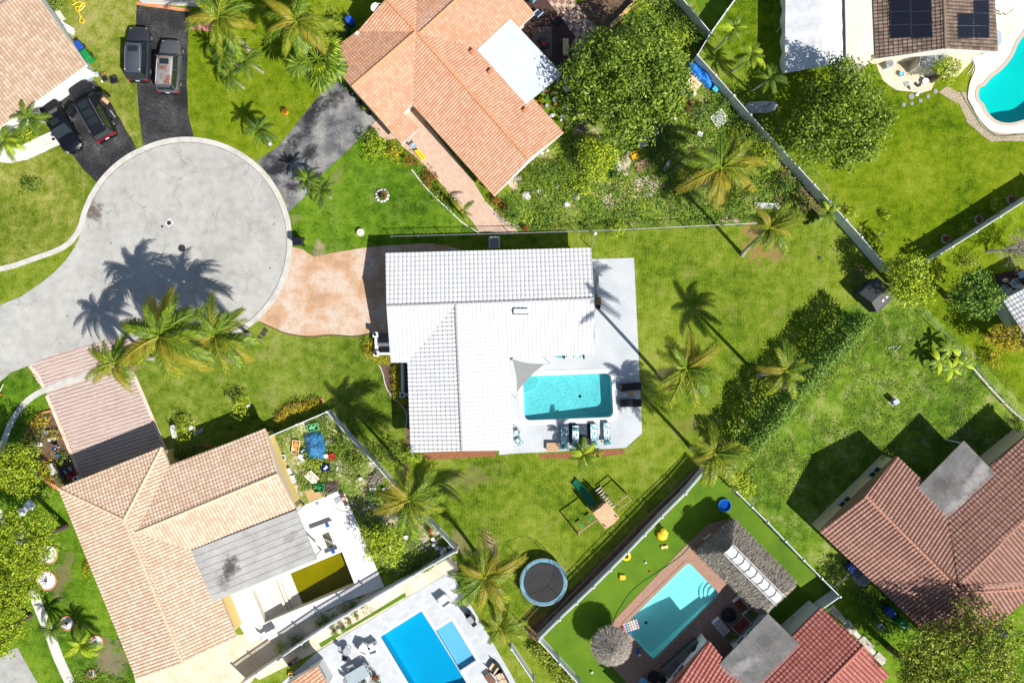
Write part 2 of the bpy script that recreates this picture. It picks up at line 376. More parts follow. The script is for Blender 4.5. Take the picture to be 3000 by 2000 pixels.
def roadmat():
    m, nt, N, L = _new('road_asphalt'); co = _co(nt, True)
    a = _noise(nt, co, .22, 6, .6); b = _noise(nt, co, 9, 4, .7); c = _noise(nt, co, 1.3, 5)
    f = _math(nt, 'ADD', _math(nt, 'MULTIPLY', a, .45), _math(nt, 'ADD', _math(nt, 'MULTIPLY', b, .25), _math(nt, 'MULTIPLY', c, .3)))
    col = _ramp(nt, f, [(.24, .235, .22), (.335, .33, .31), (.395, .39, .37), (.46, .45, .43)], .36, .64)
    wob = N.new('ShaderNodeVectorMath'); wob.operation = 'ADD'; L.new(co, wob.inputs[0])
    nv = N.new('ShaderNodeTexNoise'); nv.inputs['Scale'].default_value = .9; L.new(co, nv.inputs['Vector']); L.new(nv.outputs['Color'], wob.inputs[1])
    v = N.new('ShaderNodeTexVoronoi'); v.feature = 'DISTANCE_TO_EDGE'; v.inputs['Scale'].default_value = .33; L.new(wob.outputs[0], v.inputs['Vector'])
    cr = _math(nt, 'LESS_THAN', v.outputs['Distance'], .0045)
    gate = _math(nt, 'GREATER_THAN', _noise(nt, co, .3, 2), .5)
    col = _mix(nt, _math(nt, 'MULTIPLY', _math(nt, 'MULTIPLY', cr, gate), .55), col, (.13, .12, .11))
    st = _ramp(nt, _noise(nt, co, .5, 6, .7), [(0, 0, 0), (1, 1, 1)], .62, .75)
    col = _mix(nt, _math(nt, 'MULTIPLY', st, .35), col, (.3, .27, .2))
    col = stain(nt, co, col, (275, 620), 0, .9, 1.2, .4, (.085, .065, .045), .85)
    col = stain(nt, co, col, (640, 745), 0, 3.2, 1.2, .5, (.25, .24, .23), .5, .8); col = stain(nt, co, col, (800, 560), 0, 1.0, 3.0, .2, (.27, .26, .24), .45, .9)
    for p, s in (((803, 657), .12), (791, 785), .1) if 0 else (((803, 657), .12), ((791, 785), .1), ((326, 712), .1), ((197, 926), .12)): col = stain(nt, co, col, p, 0, s, s, 0, (.07, .06, .055), .8, 9)
    _pbr(nt, col, .9, 0, .2, b, .35, .015); return m
ROAD = roadmat()
ASPH = mat('old_asphalt', [(.010, .010, .012), (.021, .021, .024), (.055, .055, .055), (.16, .155, .145)], .45, 16, .38, .85, bstr=.5, world=True, lo=.33, hi=.70)
def wornmat():
    m, nt, N, L = _new('worn_asphalt'); co = _co(nt, True); a = _noise(nt, co, .5, 6, .62); b = _noise(nt, co, 9, 3, .7)
    col = _ramp(nt, _math(nt, 'ADD', _math(nt, 'MULTIPLY', a, .75), _math(nt, 'MULTIPLY', b, .25)), [(.045, .047, .055), (.11, .112, .12), (.21, .208, .20), (.30, .29, .27)], .36, .62)
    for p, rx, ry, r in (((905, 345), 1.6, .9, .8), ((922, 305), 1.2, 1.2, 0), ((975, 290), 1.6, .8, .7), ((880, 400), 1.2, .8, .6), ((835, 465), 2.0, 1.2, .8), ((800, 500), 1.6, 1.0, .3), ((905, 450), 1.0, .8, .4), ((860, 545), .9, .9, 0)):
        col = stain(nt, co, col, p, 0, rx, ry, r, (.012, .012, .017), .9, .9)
    _pbr(nt, col, .85, 0, .3, b, .4, .015); return m
ASPH_WORN = wornmat()
def stampmat():
    m, nt, N, L = _new('stamped_concrete'); co = _co(nt, True)
    a = _noise(nt, co, .33, 6, .65); b = _noise(nt, co, 8, 3)
    col = _ramp(nt, a, [(.26, .22, .19), (.44, .25, .125), (.49, .35, .25), (.54, .45, .37), (.46, .30, .19)], .34, .66)
    v = N.new('ShaderNodeTexVoronoi'); v.feature = 'DISTANCE_TO_EDGE'; v.inputs['Scale'].default_value = 2.6; L.new(co, v.inputs['Vector'])
    g = _math(nt, 'LESS_THAN', v.outputs['Distance'], .04)
    col = _mix(nt, _math(nt, 'MULTIPLY', g, .3), col, (.3, .15, .08)); col = _mix(nt, _math(nt, 'MULTIPLY', b, .25), col, (.45, .33, .25))
    _pbr(nt, col, .75, 0, .3, b, .3, .015); return m
STAMP = stampmat()
def pavermat(name, cols, rot, sx, sy, mortar=(.25, .16, .13), wave=None):
    m, nt, N, L = _new(name); co = _co(nt, True)
    mp = N.new('ShaderNodeMapping'); mp.inputs['Rotation'].default_value = (0, 0, rot); L.new(co, mp.inputs[0])
    br = N.new('ShaderNodeTexBrick'); L.new(mp.outputs[0], br.inputs['Vector'])
    br.inputs['Scale'].default_value = 1; br.inputs['Brick Width'].default_value = sx; br.inputs['Row Height'].default_value = sy
    br.inputs['Mortar Size'].default_value = .012; br.inputs['Color1'].default_value = (*cols[0], 1); br.inputs['Color2'].default_value = (*cols[1], 1)
    br.inputs['Mortar'].default_value = (*mortar, 1); br.inputs['Bias'].default_value = 0
    col = br.outputs['Color']
    if wave:
        wv = N.new('ShaderNodeTexWave'); wv.wave_profile = 'SIN'; wv.bands_direction = 'Y'; wv.inputs['Scale'].default_value = wave
        wv.inputs['Distortion'].default_value = 1.6; wv.inputs['Detail'].default_value = 1; wv.inputs['Detail Scale'].default_value = 2.2; L.new(mp.outputs[0], wv.inputs[0])
        col = _mix(nt, _ramp(nt, wv.outputs['Fac'], [(0, 0, 0), (1, 1, 1)], .3, .7), col, cols[2])
    n = _noise(nt, co, .6, 5); k = _noise(nt, co, 12, 3)
    col = _mix(nt, _ramp(nt, n, [(0, 0, 0), (.5, .5, .5)], .4, .7), col, cols[1])
    col = _mix(nt, _math(nt, 'MULTIPLY', k, .3), col, mortar)
    _pbr(nt, col, .85, 0, .2, k, .3, .01); return m
PAVER = pavermat('pink_pavers', [(.58, .49, .43), (.50, .40, .35), (.27, .20, .185)], -.30, .3, .15, (.42, .3, .26), .98)
PAVEREDGE = mat('paver_border', [(.45, .28, .2), (.66, .5, .4), (.7, .58, .48)], 2, 6, .5, .85)
WALKPAVE = pavermat('peach_pavers', [(.58, .44, .34), (.49, .34, .26), (.5, .33, .25)], .9, .34, .2, (.45, .3, .22))
DECKPAVE = pavermat('brick_pavers', [(.43, .265, .19), (.34, .20, .15), (.3, .18, .13)], .85, .24, .12, (.22, .13, .09))
BROWNPAVE = pavermat('dark_brown_pavers', [(.10, .055, .045), (.075, .04, .035), (.09, .05, .04)], 0, .24, .12, (.04, .025, .02))
DECKW = mat('white_deck_paint', [(.36, .39, .415), (.44, .465, .49), (.49, .51, .535)], .5, 22, .4, .7, bstr=.2, world=True)
DECKMARBLE = pavermat('marble_pavers', [(.54, .55, .56), (.42, .44, .47), (.50, .52, .54)], -.55, .55, .36, (.40, .43, .46))
DECKBRIGHT = mat('white_coral_deck', [(.58, .57, .55), (.67, .66, .65), (.72, .71, .70)], .6, 20, .4, .8, world=True)
DECKBEIGE = mat('beige_deck', [(.58, .49, .39), (.68, .6, .51), (.74, .67, .58)], .5, 16, .4, .8, world=True)
def checkmat():
    m, nt, N, L = _new('checker_tiles'); co = _co(nt, True)
    mp = N.new('ShaderNodeMapping'); mp.inputs['Rotation'].default_value = (0, 0, .86); L.new(co, mp.inputs[0])
    ck = N.new('ShaderNodeTexChecker'); ck.inputs['Scale'].default_value = 2.35; L.new(mp.outputs[0], ck.inputs[0])
    ck.inputs[1].default_value = (.55, .44, .31, 1); ck.inputs[2].default_value = (.24, .12, .10, 1)
    n = _noise(nt, co, 4, 4); _pbr(nt, _mix(nt, _math(nt, 'MULTIPLY', n, .5), ck.outputs[0], (.25, .17, .13)), .7, 0, .3, n, .1); return m
CHECK = checkmat()

# ------------------------------------------------------------------ pools
TILEB = mat('waterline_tile', [(.05, .16, .22), (.10, .26, .34), (.2, .4, .46)], 9, 3, .5, .3)
def pool(name, label, px, r, d0, d1, axis, bas, wat, cop, copw=.3, wz=-.10, smooth=False, rim=.07, drain=None):
    P = Wp(px); P = [Vector((p.x, p.y)) for p in P]
    out = [Vector((p[0], p[1])) for p in (smoothline([tuple(p) for p in P], 5, True) if smooth else (roundpoly(P, r) if r > 0 else P))]
    c = sum(out, Vector((0, 0))) / len(out); HOLES.append(out)
    t = thing(name, label, 'swimming pool', (c.x, c.y, 0))
    a, b = W(*axis[0]).to_2d(), W(*axis[1]).to_2d(); ax = b - a; L2 = ax.length_squared
    dz = lambda p: -(d0 + (d1 - d0) * max(0, min(1, (p - a).dot(ax) / L2)))
    m = fill(out, 0); m.v = [(x, y, dz(Vector((x, y)))) for x, y, z in m.v]; k = len(out)
    vs = [(p.x, p.y, .03) for p in out] + [(p.x, p.y, dz(p)) for p in out]
    m.add(vs, [(i, (i + 1) % k, k + (i + 1) % k, k + i) for i in range(k)]); m.build('basin', bas, t)
    fill(offset(out, -.001), wz).build('water_surface', wat, t)
    I = offset(out, -.012); tb = MB(); tb.add([(p[0], p[1], z) for z in (.02, wz - .12) for p in I], [(i, (i + 1) % k, k + (i + 1) % k, k + i) for i in range(k)]); (tb.build('waterline_tiles', TILEB, t) if wz > -.5 else 0)
    if drain:
        w = W(*drain); z = dz(w.to_2d()) + .03; MB().lathe((w.x, w.y, z), [(.13, 0), (.13, .02), (.05, .035)], 14).build('drain', DARKMET, t)
    if copw:
        o = offset(out, copw); m = MB()
        vs = [(p[0], p[1], rim) for p in out] + [(p[0], p[1], rim) for p in o] + [(p[0], p[1], 0) for p in o] + [(p[0], p[1], -.08) for p in out]
        fs = []
        for i in range(k):
            j = (i + 1) % k; fs += [(i, k + i, k + j, j), (k + i, 2 * k + i, 2 * k + j, k + j), (i, j, 3 * k + j, 3 * k + i)]
        m.add(vs, fs).build('coping', cop, t)
    return t
BAS_AQ = mat('aqua_plaster', [(.44, .62, .64), (.56, .72, .73), (.66, .80, .79)], .9, 5, .55, .8, world=True)
BAS_BL = mat('blue_plaster', [(.55, .72, .80), (.6, .78, .86)], .8, 9, .5, .8, world=True)
BAS_GR = mat('bare_pool_plaster', [(.52, .49, .40), (.62, .59, .50), (.68, .66, .58)], 1.2, 9, .5, .9, world=True)
main_pool = pool('swimming_pool', 'rectangular aqua pool with rounded white rim behind the white tiled house', [(1531, 1102), (1790, 1093), (1797, 1221), (1537, 1231)], .55, .45, 1.35, ((1531, 1160), (1790, 1160)), BAS_AQ, watermat('aqua_water', (.40, .79, .82), 4.5, .5), WHITE, .42, drain=(1702, 1163))
MB().lathe((*W(1540, 1112).to_2d(), -.62), [(.02, .3), (1.05, .3), (1.12, .22), (1.12, -.1)], 20).build('entry_step', BAS_AQ, main_pool)
kid = pool('swimming_pool', 'curvy turquoise pool with beige deck beside the brown tiled house', q(3, 0, (2420, 260), (2352, 330), (2300, 400), (2240, 530), (2150, 640), (2050, 720), (1990, 790), (1940, 820), (1935, 905), (1985, 965), (2010, 1020), (2060, 1080), (2130, 1120), (2230, 1130), (2352, 1100), (2520, 1050), (2650, 800), (2560, 420)), 0, 1.0, 2.0, ((2900, 200), (2900, 360)), BAS_BL, watermat('turquoise_water', (.05, .73, .67), 1.5, .15), mat('tan_coping', [(.42, .35, .28), (.5, .43, .35)], 3), .28, smooth=True, drain=(2952, 332))
blue_pool = pool('swimming_pool', 'deep blue angular pool set in pale marble paving', q(1, 3, (1145, 1140), (1520, 905), (1640, 1090), (1868, 1455), (2010, 1690), (1560, 1830)), 0, 1.4, 1.5, ((1200, 1800), (1300, 1950)), BAS_BL, watermat('blue_water', (.05, .58, .76), 1.2, .12), mat('grey_stone_rim', [(.5, .52, .53), (.62, .64, .65)], 3), .0)
shelf = pool('sun_shelf', 'shallow pale blue tanning shelf joined to the deep blue pool', q(1, 3, (1652, 1084), (1800, 995), (2020, 1355), (1872, 1450)), 0, .35, .4, ((1300, 1850), (1390, 1930)), BAS_BL, watermat('pale_blue_water', (.42, .70, .84), 1.2, .12), mat('grey_stone_rim', [(.5, .52, .53)], 3), 0)
shelf['category'] = 'pool shelf'
turq = pool('swimming_pool', 'turquoise pool with curved corner steps between the thatched hut and thatched parasol', [(2017, 1645), (2108, 1738), (1915, 1933), (1824, 1835)], .45, .5, 1.5, ((2060, 1690), (1870, 1880)), mat('mint_plaster', [(.58, .76, .76), (.68, .84, .82), (.72, .86, .84)], .8, 30, .5, .8, world=True), watermat('turq_water', (.50, .84, .86), 3, .3), DECKPAVE, .3, wz=-.08, drain=(1900, 1838))
cx = W(2104, 1740)
for i, r in enumerate((1.35, 1.0, .65)):
    MB().lathe((cx.x - .15, cx.y, 0), [(.02, -.5 + .13 * i), (r - .08, -.5 + .13 * i), (r, -.52 + .13 * i), (r, -.75)], 28).build('step', mat('pale_step', [(.72, .84, .84)], 3), turq)
alg = pool('drained_pool', 'half drained pool with green algae water at its deep end and bare plaster steps', [(776, 1823), (1040, 1712), (1002, 1615), (738, 1726)], 0, .75, 1.75, ((757, 1775), (1021, 1664)), BAS_GR, watermat('algae_water', (.50, .49, .02), 2, .1), DECKBRIGHT, 0, wz=-1.13)
a, b = W(776, 1823), W(738, 1726); dx = (W(1040, 1712) - a)
for k, (f, z) in enumerate(((.20, -.70), (.235, -.82), (.27, -.93))):
    p = [a + dx * f, a + dx * (f + .03), b + dx * (f + .03), b + dx * f]
    MB().prism([(v.x, v.y) for v in offset(p, -.01)], -1.3, z).build('step', BAS_GR, alg)

# ------------------------------------------------------------------ ground sheets
structure(fill([Vector(p) for p in ((-140, -110), (140, -110), (140, 110), (-140, 110))], 0, HOLES).build('ground', G_OLIVE))
LZ = [.004]
def L1_():
    LZ[0] += .0004; return LZ[0]
sheet('lawn', [(-80, -80), (412, -80), (412, 420), (255, 520), (252, 700), (-80, 800)], L1_(), G_DRY)
sheet('lawn', [(412, -80), (1260, -80), (1010, 240), (780, 470), (560, 420), (412, 420)], L1_(), G_BRIGHT)
sheet('lawn', [(830, 700), (842, 590), (1010, 440), (1070, 400), (1200, 440), (1400, 690), (1300, 720), (850, 770)], L1_(), G_GREEN, rag=.2)
sheet('lawn', [(400, 985), (560, 1000), (740, 940), (1170, 960), (1205, 1340), (1100, 1340), (950, 1220), (500, 1420), (380, 1100)], L1_(), G_FRONT)
sheet('lawn', [(2080, 60), (2300, -80), (3080, -80), (3080, 590), (2710, 770), (2610, 785)], L1_(), G_BRIGHT)
sheet('lawn', [(1995, -80), (2180, -80), (2090, 100)], L1_(), TURF)
sheet('lawn', [(2460, 905), (2680, 830), (3060, 1260), (3080, 1720), (2460, 1760), (2160, 1430), (2120, 1340), (2160, 1250)], L1_(), G_ROUGH, rag=.3)
sheet('lawn', [(2720, 770), (3080, 560), (3080, 1240), (2700, 890)], L1_(), G_BRIGHT)
sheet('lawn', [(-80, 1060), (130, 1060), (250, 1450), (420, 2000), (250, 2080), (-80, 2080)], L1_(), G_GREEN)
sheet('lawn', [(2330, 1730), (2480, 1740), (3080, 1700), (3080, 2080), (2300, 2080)], L1_(), G_GREEN)
YARD = mat('weedy_yard', [(.03, .07, .006), (.08, .15, .010), (.17, .22, .03), (.30, .27, .14), (.48, .42, .33)], .35, 9, .45, .95, bstr=.9, bdist=.08, world=True, lo=.36, hi=.70)
sheet('yard', [(1460, 590), (1560, 470), (1660, 395), (1640, 220), (1760, -60), (1990, -60), (2080, 95), (2045, 165), (2440, 610), (2250, 650), (1790, 672), (1500, 684)], .010, YARD, rag=.3)
sheet('yard', q(1, 2, (95, 885), (640, 650), (1080, 1100), (1380, 1440), (1830, 1920), (1230, 2180), (905, 1540), (830, 1390), (400, 1540), (240, 1240)), .010, mat('weedy_yard_pale', [(.04, .08, .006), (.10, .18, .012), (.22, .23, .07), (.46, .41, .32), (.56, .51, .43)], .45, 9, .45, .95, bstr=.9, bdist=.08, world=True, lo=.36, hi=.68), rag=.2)
sheet('sand_strip', [(390, 1975), (540, 1925), (680, 1850), (780, 1860), (1120, 1720), (1337, 1640), (1340, 1690), (760, 1960), (690, 2060), (420, 2060)], .012, SAND, rag=.25)
sheet('sand_strip', [(1320, 1630), (1345, 1668), (1325, 1678), (930, 1905), (760, 1990), (740, 1978)], .013, SAND)
sheet('dirt', q(2, 0, (580, 30), (860, -60), (1120, 20), (930, 240), (780, 250)), .013, SOIL, rag=.2)
sheet('bark_bed', [(2052, 1362), (2068, 1378), (1958, 1500), (1578, 1876), (1550, 1868), (1545, 1850), (1905, 1503), (2020, 1385)], .012, SOIL, rag=.15)
sheet('soil_bed', q(1, 2, (1130, 215), (1240, 210), (1260, 500), (1380, 600), (1420, 980), (1370, 960), (1385, 650), (1250, 520), (1180, 380)), .012, SOIL, rag=.1)
sheet('mulch_bed', q(1, 2, (1540, 1020), (2200, 985), (2210, 1040), (2190, 1055), (1550, 1090)), .014, MULCH, rag=.06)
sheet('mulch_bed', q(2, 2, (245, 1035), (1030, 985), (1040, 1030), (700, 1075), (250, 1070)), .014, MULCH, rag=.08)
sheet('soil_bed', q(0, 2, (480, 640), (300, 760), (230, 950), (290, 1110), (540, 1350), (760, 1270), (640, 1000), (540, 800)), .012, SOIL, rag=.1)
sheet('dirt', q(3, 1, (2080, 950), (2352, 900), (2450, 1080), (2150, 1200)), .012, BROWNPAVE)
for i, (px, py, rx, ry) in enumerate(((2140, 640, 26, 14), (1880, 560, 30, 22), (1900, 545, 45, 30), (1790, 590, 26, 18), (1830, 480, 20, 30), (1500, 520, 20, 40))):
    sheet('dirt', [(px + rx * (1 + .25 * math.sin(3 * a + i)) * math.cos(a), py + ry * (1 + .25 * math.cos(2 * a + i)) * math.sin(a)) for a in [k * PI / 8 for k in range(16)]], .017 + .001 * i, DIRT, rag=.15)
sheet('garden_bed', [(2290, 470), (2370, 540), (2440, 620), (2260, 640)], .014, SOIL, rag=.3)

# driveways, road, kerbs, walks
GLINE = mat('gutter_dirt', [(.10, .085, .06), (.2, .18, .14), (.33, .31, .27)], 3, 4, .5, .95, world=True)
sheet('driveway', q(0, 0, (1255, 48), (1740, 115), (1735, 280), (1716, 700), (1730, 1050), (1778, 1262), (1560, 1300), (1312, 1345), (1300, 1200), (1265, 900), (1245, 500)), .018, ASPH, rag=.06)
sheet('driveway', q(0, 0, (345, 945), (560, 790), (700, 660), (830, 690), (1010, 930), (1255, 1365), (1080, 1520), (890, 1680), (780, 1575), (640, 1390), (400, 1010)), .018, ASPH, rag=.06)
sheet('driveway', [(990, 236), (1031, 274), (1104, 347), (1037, 424), (954, 500), (893, 573), (848, 622), (826, 570), (790, 515), (752, 474), (814, 430), (878, 351), (941, 274)], .018, ASPH_WORN, rag=.08)
def arc(r, a0, a1, n):
    out = []
    for i in range(n + 1):
        a = a0 + (a1 - a0) * i / n; k = r + 11 * max(0, 1 - max(0, a - 200) / 45) * (a > 150); out.append((548 + k * math.cos(math.radians(a)), 710 + k * math.sin(math.radians(a))))
    return out
sheet('road', [(-90, 925), (0, 894), (64, 867), (121, 828), (153, 803), (191, 765), (220, 723), (231, 700)] + arc(303, 200, 430, 46) + [(590, 1012), (480, 1010), (400, 1003), (297, 1001), (223, 1020), (153, 1039), (85, 1071), (29, 1092), (16, 1105), (0, 1118), (-90, 1190)], .024, ROAD)
sheet('road', q(0, 3, (-150, 1340), (0, 1300), (160, 1240), (250, 1400), (350, 1570), (420, 1720), (-150, 1720)), .024, ROAD)
gut = q(0, 1, (-120, 940), (0, 902), (130, 872), (300, 812), (500, 742), (600, 690), (672, 625), (738, 520), (772, 400))
KERB = mat('kerb_concrete', [(.33, .315, .28), (.48, .465, .43), (.56, .545, .51)], 1.2, 12, .5, .9, bstr=.4, world=True)
strip('kerb', gut + arc(301, 202, 430, 42) + [(590, 1008), (540, 1015)], .45, 0, .055, KERB)
strip('kerb', [(400, 1055), (325, 1083), (230, 1108), (134, 1141), (85, 1170), (54, 1205), (32, 1240), (19, 1271), (6, 1315), (-10, 1360)], .5, 0, .055, KERB)
sheet('driveway', [(85, 1071), (153, 1039), (223, 1020), (297, 1001), (375, 985), (430, 1040), (325, 1075), (134, 1133), (110, 1120)], .029, PAVER)
sheet('driveway', q(0, 2, (412, 440), (1030, 260), (1225, 270), (1500, 910), (1560, 1060), (1560, 1300), (745, 1400), (650, 1020)), .029, PAVER)
for pts in (q(0, 2, (430, 495), (650, 1020), (760, 1290)), q(0, 2, (1235, 310), (1490, 915), (1560, 1080)), q(0, 2, (270, 225), (345, 300), (400, 420))):
    strip('driveway_border', pts, .28, 0, .042, PAVEREDGE, smooth=False)
strip('gutter_line', arc(292.5, 202, 425, 60), .07, .02, .0285, GLINE)
ST = [(855, 723), (887, 730), (919, 752), (973, 741), (1069, 725), (1165, 717), (1260, 713), (1308, 720), (1356, 734), (1356, 775), (1160, 990), (1088, 975), (1037, 985), (973, 981), (909, 986), (846, 978), (798, 960), (762, 942)]
sheet('driveway', ST + arc(307, 48, 3, 10), .030, STAMP)
strip('driveway_edging', [(762, 943), (798, 960), (846, 978), (909, 986), (973, 981), (1037, 985), (1088, 976)], .07, 0, .07, mat('dark_edging', [(.06, .035, .02), (.12, .07, .05)], 4))
sheet('path', q(0, 0, (-60, 1350), (0, 1330), (180, 1350), (330, 1270), (510, 1195), (590, 1315), (420, 1390), (250, 1470), (90, 1500), (-60, 1480)), .034, CONC, rag=.04)
sheet('path', q(1, 0, (1350, 1030), (1438, 965), (1880, 1520), (1990, 1650), (2110, 1858), (2352, 2068), (2420, 2130), (2400, 2150), (2050, 2128), (1990, 2038), (1650, 1628), (1590, 1568), (1500, 1470), (1330, 1335), (1480, 1180)), .034, WALKPAVE)
sheet('path', q(1, 0, (1030, 1190), (1120, 1090), (1300, 1270), (1200, 1290)), .036, WALKPAVE)
sheet('path', q(0, 3, (-20, -60), (30, 0), (60, 100), (100, 170), (240, 140), (200, 330), (130, 330), (80, 180), (-20, 60)), .034, CONC, rag=.05)
strip('path', q(0, 3, (290, 700), (370, 900), (460, 1120), (540, 1340), (660, 1600), (760, 1800)), .85, 0, .04, CONC, smooth=False)
sheet('patio', q(2, 0, (60, -150), (250, -90), (580, 340), (545, 420), (600, 590), (470, 665), (60, 260)), .034, BROWNPAVE)
sheet('patio', q(2, 0, (250, -90), (500, -90), (780, 280), (650, 400), (640, 585), (600, 590), (545, 480), (545, 400), (585, 340)), .036, CHECK)
sheet('pool_deck', [(1650, 762), (1857, 755), (1869, 1000), (1881, 1268), (1833, 1311), (1500, 1328), (1462, 1332), (1462, 1000), (1650, 1000)], .040, DECKW)
sheet('pool_deck', q(3, 0, (2080, 60), (2600, 40), (2800, 1300), (2352, 1228), (2150, 1230), (2020, 1195), (1930, 1105), (1880, 985), (1832, 900), (1850, 760), (1888, 620), (1870, 530), (2060, 470)), .040, DECKBEIGE)
sheet('patio', q(3, 0, (980, 540), (1870, 460), (1880, 560), (1740, 700), (1540, 720), (1500, 830), (1400, 860), (1180, 830), (1050, 740)), .030, SAND, rag=.1)
sheet('stone_border', q(3, 0, (1740, 850), (1832, 850), (1880, 985), (1930, 1105), (2020, 1195), (2150, 1230), (2400, 1225), (2400, 1300), (2060, 1296), (1960, 1250), (1830, 1120), (1750, 960), (1560, 850), (1640, 790)), .033, mat('rubble_stones', [(.16, .13, .09), (.42, .34, .24), (.6, .52, .4)], 6, 3, .5, .9, bstr=1, bdist=.1, world=True), rag=.12)
sheet('pool_deck', q(1, 2, (370, 1530), (760, 1370), (820, 1400), (890, 1570), (1180, 2250), (820, 2388), (420, 2570), (100, 2720), (-60, 2760), (-330, 2300)), .040, DECKBRIGHT)
sheet('pool_deck', [(929, 1908), (1318, 1675), (1332, 1692), (1420, 1840), (1500, 1978), (1540, 2060), (860, 2060), (800, 2020)], .040, DECKMARBLE)
STONE = mat('grey_stone_rim', [(.34, .36, .38), (.46, .48, .5)], 3)
strip('stone_rim', q(1, 3, (1545, 1842), (1126, 1138), (1524, 882), (1648, 1070)), .30, .03, .050, STONE, smooth=False)
strip('stone_rim', q(1, 3, (1650, 1064), (1806, 970), (2046, 1360), (1893, 1462), (2035, 1684)), .28, .03, .053, STONE, smooth=False)
sheet('turf_strip', q(1, 3, (580, 1205), (780, 1090), (960, 990), (1370, 738), (1382, 770), (985, 1000), (800, 1110), (600, 1240)), .050, TURF)
sheet('artificial_turf', [(1580, 1878), (1959, 1500), (2065, 1385), (2150, 1420), (2460, 1747), (2320, 1880), (1950, 2040), (1730, 2040)], .016, TURF)
sheet('pool_deck', q(2, 3, (715, 1195), (900, 1030), (1250, 660), (1600, 300), (1810, 105), (1965, 65), (2020, 120), (2060, 700), (2400, 980), (1960, 1340), (1420, 1568), (1060, 1570), (930, 1425)), .040, DECKPAVE)
sheet('patio', q(3, 3, (560, 880), (600, 860), (1080, 1380), (1050, 1400)), .030, CONC)
strip('stone_edging', q(3, 2, (1740, 70), (1950, 330), (2160, 560), (2352, 740)), .16, 0, .14, ROCKM)
strip('white_edging', q(1, 1, (1200, 1490 - 10), (1210, 1480)), .05, 0, .06, WHITE)
strip('stone_edging', q(1, 1, (1430, -10), (1530, 120), (1640, 240), (1760, 350), (1900, 480), (2050, 570)), .10, 0, .10, ROCKM)
strip('stone_edging', q(1, 1, (2110, 290), (2230, 440), (2352, 490), (2420, 520)), .10, 0, .10, ROCKM)
# stains on the road and the old oil marks
OIL_ = mat('oil_stain', [(.07, .055, .035), (.16, .13, .10), (.3, .27, .23)], 1.4, 7, .5, .9, world=True)
#sheet('stain', q(0, 1, (820, 400), (850, 310), (920, 310), (930, 350), (880, 430), (850, 450), (815, 455)), .029, OIL, rag=.12)
# ------------------------------------------------------------------ houses
def newell(P):
    n = Vector((0, 0, 0))
    for i in range(len(P)):
        a, b = P[i], P[(i + 1) % len(P)]
        n += Vector(((a.y - b.y) * (a.z + b.z), (a.z - b.z) * (a.x + b.x), (a.x - b.x) * (a.y + b.y)))
    n.normalize(); return n if n.z > 0 else -n
def tile_plane(P, tw, tl, amp, step):
    """barrel tiles laid over one roof slope, cut to its outline"""
    n = newell(P); u = Vector((0, 0, 1)).cross(n).normalized(); v = n.cross(u); c0 = sum(P, Vector()) / len(P)
    o = min(P, key=lambda p: p.z)
    us = [(p - o).dot(u) for p in P]; vs = [(p - o).dot(v) for p in P]
    i0, i1 = math.floor(min(us) / tw) - 1, math.ceil(max(us) / tw) + 1
    j0, j1 = math.floor(min(vs) / tl) - 1, math.ceil(max(vs) / tl) + 1
    prof = [(0, 0), (.14, .55), (.34, 1), (.62, 1), (.84, .5)]
    cols = [((i + f) * tw, h * amp, i + f) for i in range(i0, i1) for f, h in prof] + [(i1 * tw, 0, i1)]
    bm = bmesh.new(); uv = bm.loops.layers.uv.new('UVMap'); nc = len(cols); rows = []
    for j in range(j0, j1):
        for k, (vv, hh) in enumerate(((j * tl, step), ((j + 1) * tl, 0.0))):
            sag = .012 * noise.noise(Vector((j * .7, o.x, 3)))
            rows.append(([bm.verts.new(o + u * x + v * (vv + .02 * noise.noise(Vector((int(ci) * 3.7, j * 1.9, 0)))) + n * (h + hh + .02 + sag)) for x, h, ci in cols], j + k * .999))
    for r in range(len(rows) - 1):
        A, va = rows[r]; B, vb = rows[r + 1]; ris = r % 2 == 1
        for c in range(nc - 1):
            f = bm.faces.new((A[c], A[c + 1], B[c + 1], B[c]))
            ca, cb = cols[c][2], cols[c + 1][2]
            cb = cb - .001 if cb == int(cb) else cb
            for lp, (a_, b_) in zip(f.loops, ((ca, va), (cb, va), (cb, vb if not ris else va), (ca, vb if not ris else va))): lp[uv].uv = (a_, b_)
    k = len(P)
    for i in range(k):
        a, b = P[i], P[(i + 1) % k]; e = b - a
        if e.length < 1e-4: continue
        no = e.cross(n).normalized()
        if no.dot(c0 - a) > 0: no = -no
        bmesh.ops.bisect_plane(bm, geom=bm.verts[:] + bm.edges[:] + bm.faces[:], plane_co=a, plane_no=no, clear_outer=True)
    bm.verts.index_update()
    V = [tuple(w.co) for w in bm.verts]; F = [tuple(x.index for x in f.verts) for f in bm.faces]
    UV = [[tuple(l[uv].uv) for l in f.loops] for f in bm.faces]; bm.free(); return V, F, UV
def roof_object(name, planes, m, parent, tw, tl, amp=.05, step=.035):
    V, F, UVs = [], [], []
    for P in planes:
        a, b, c = tile_plane(P, tw, tl, amp, step); k = len(V); V += a; F += [tuple(i + k for i in f) for f in b]; UVs += c
    o0 = ORG[parent.name]; me = bpy.data.meshes.new(name)
    me.from_pydata([(x - o0.x, y - o0.y, z - o0.z) for x, y, z in V], [], F)
    ul = me.uv_layers.new(name='UVMap'); i = 0
    for l in UVs:
        for w in l: ul.data[i].uv = w; i += 1
    me.materials.append(m); o = bpy.data.objects.new(name, me); COL.objects.link(o); o.parent = parent; ORG[o.name] = o0; return o
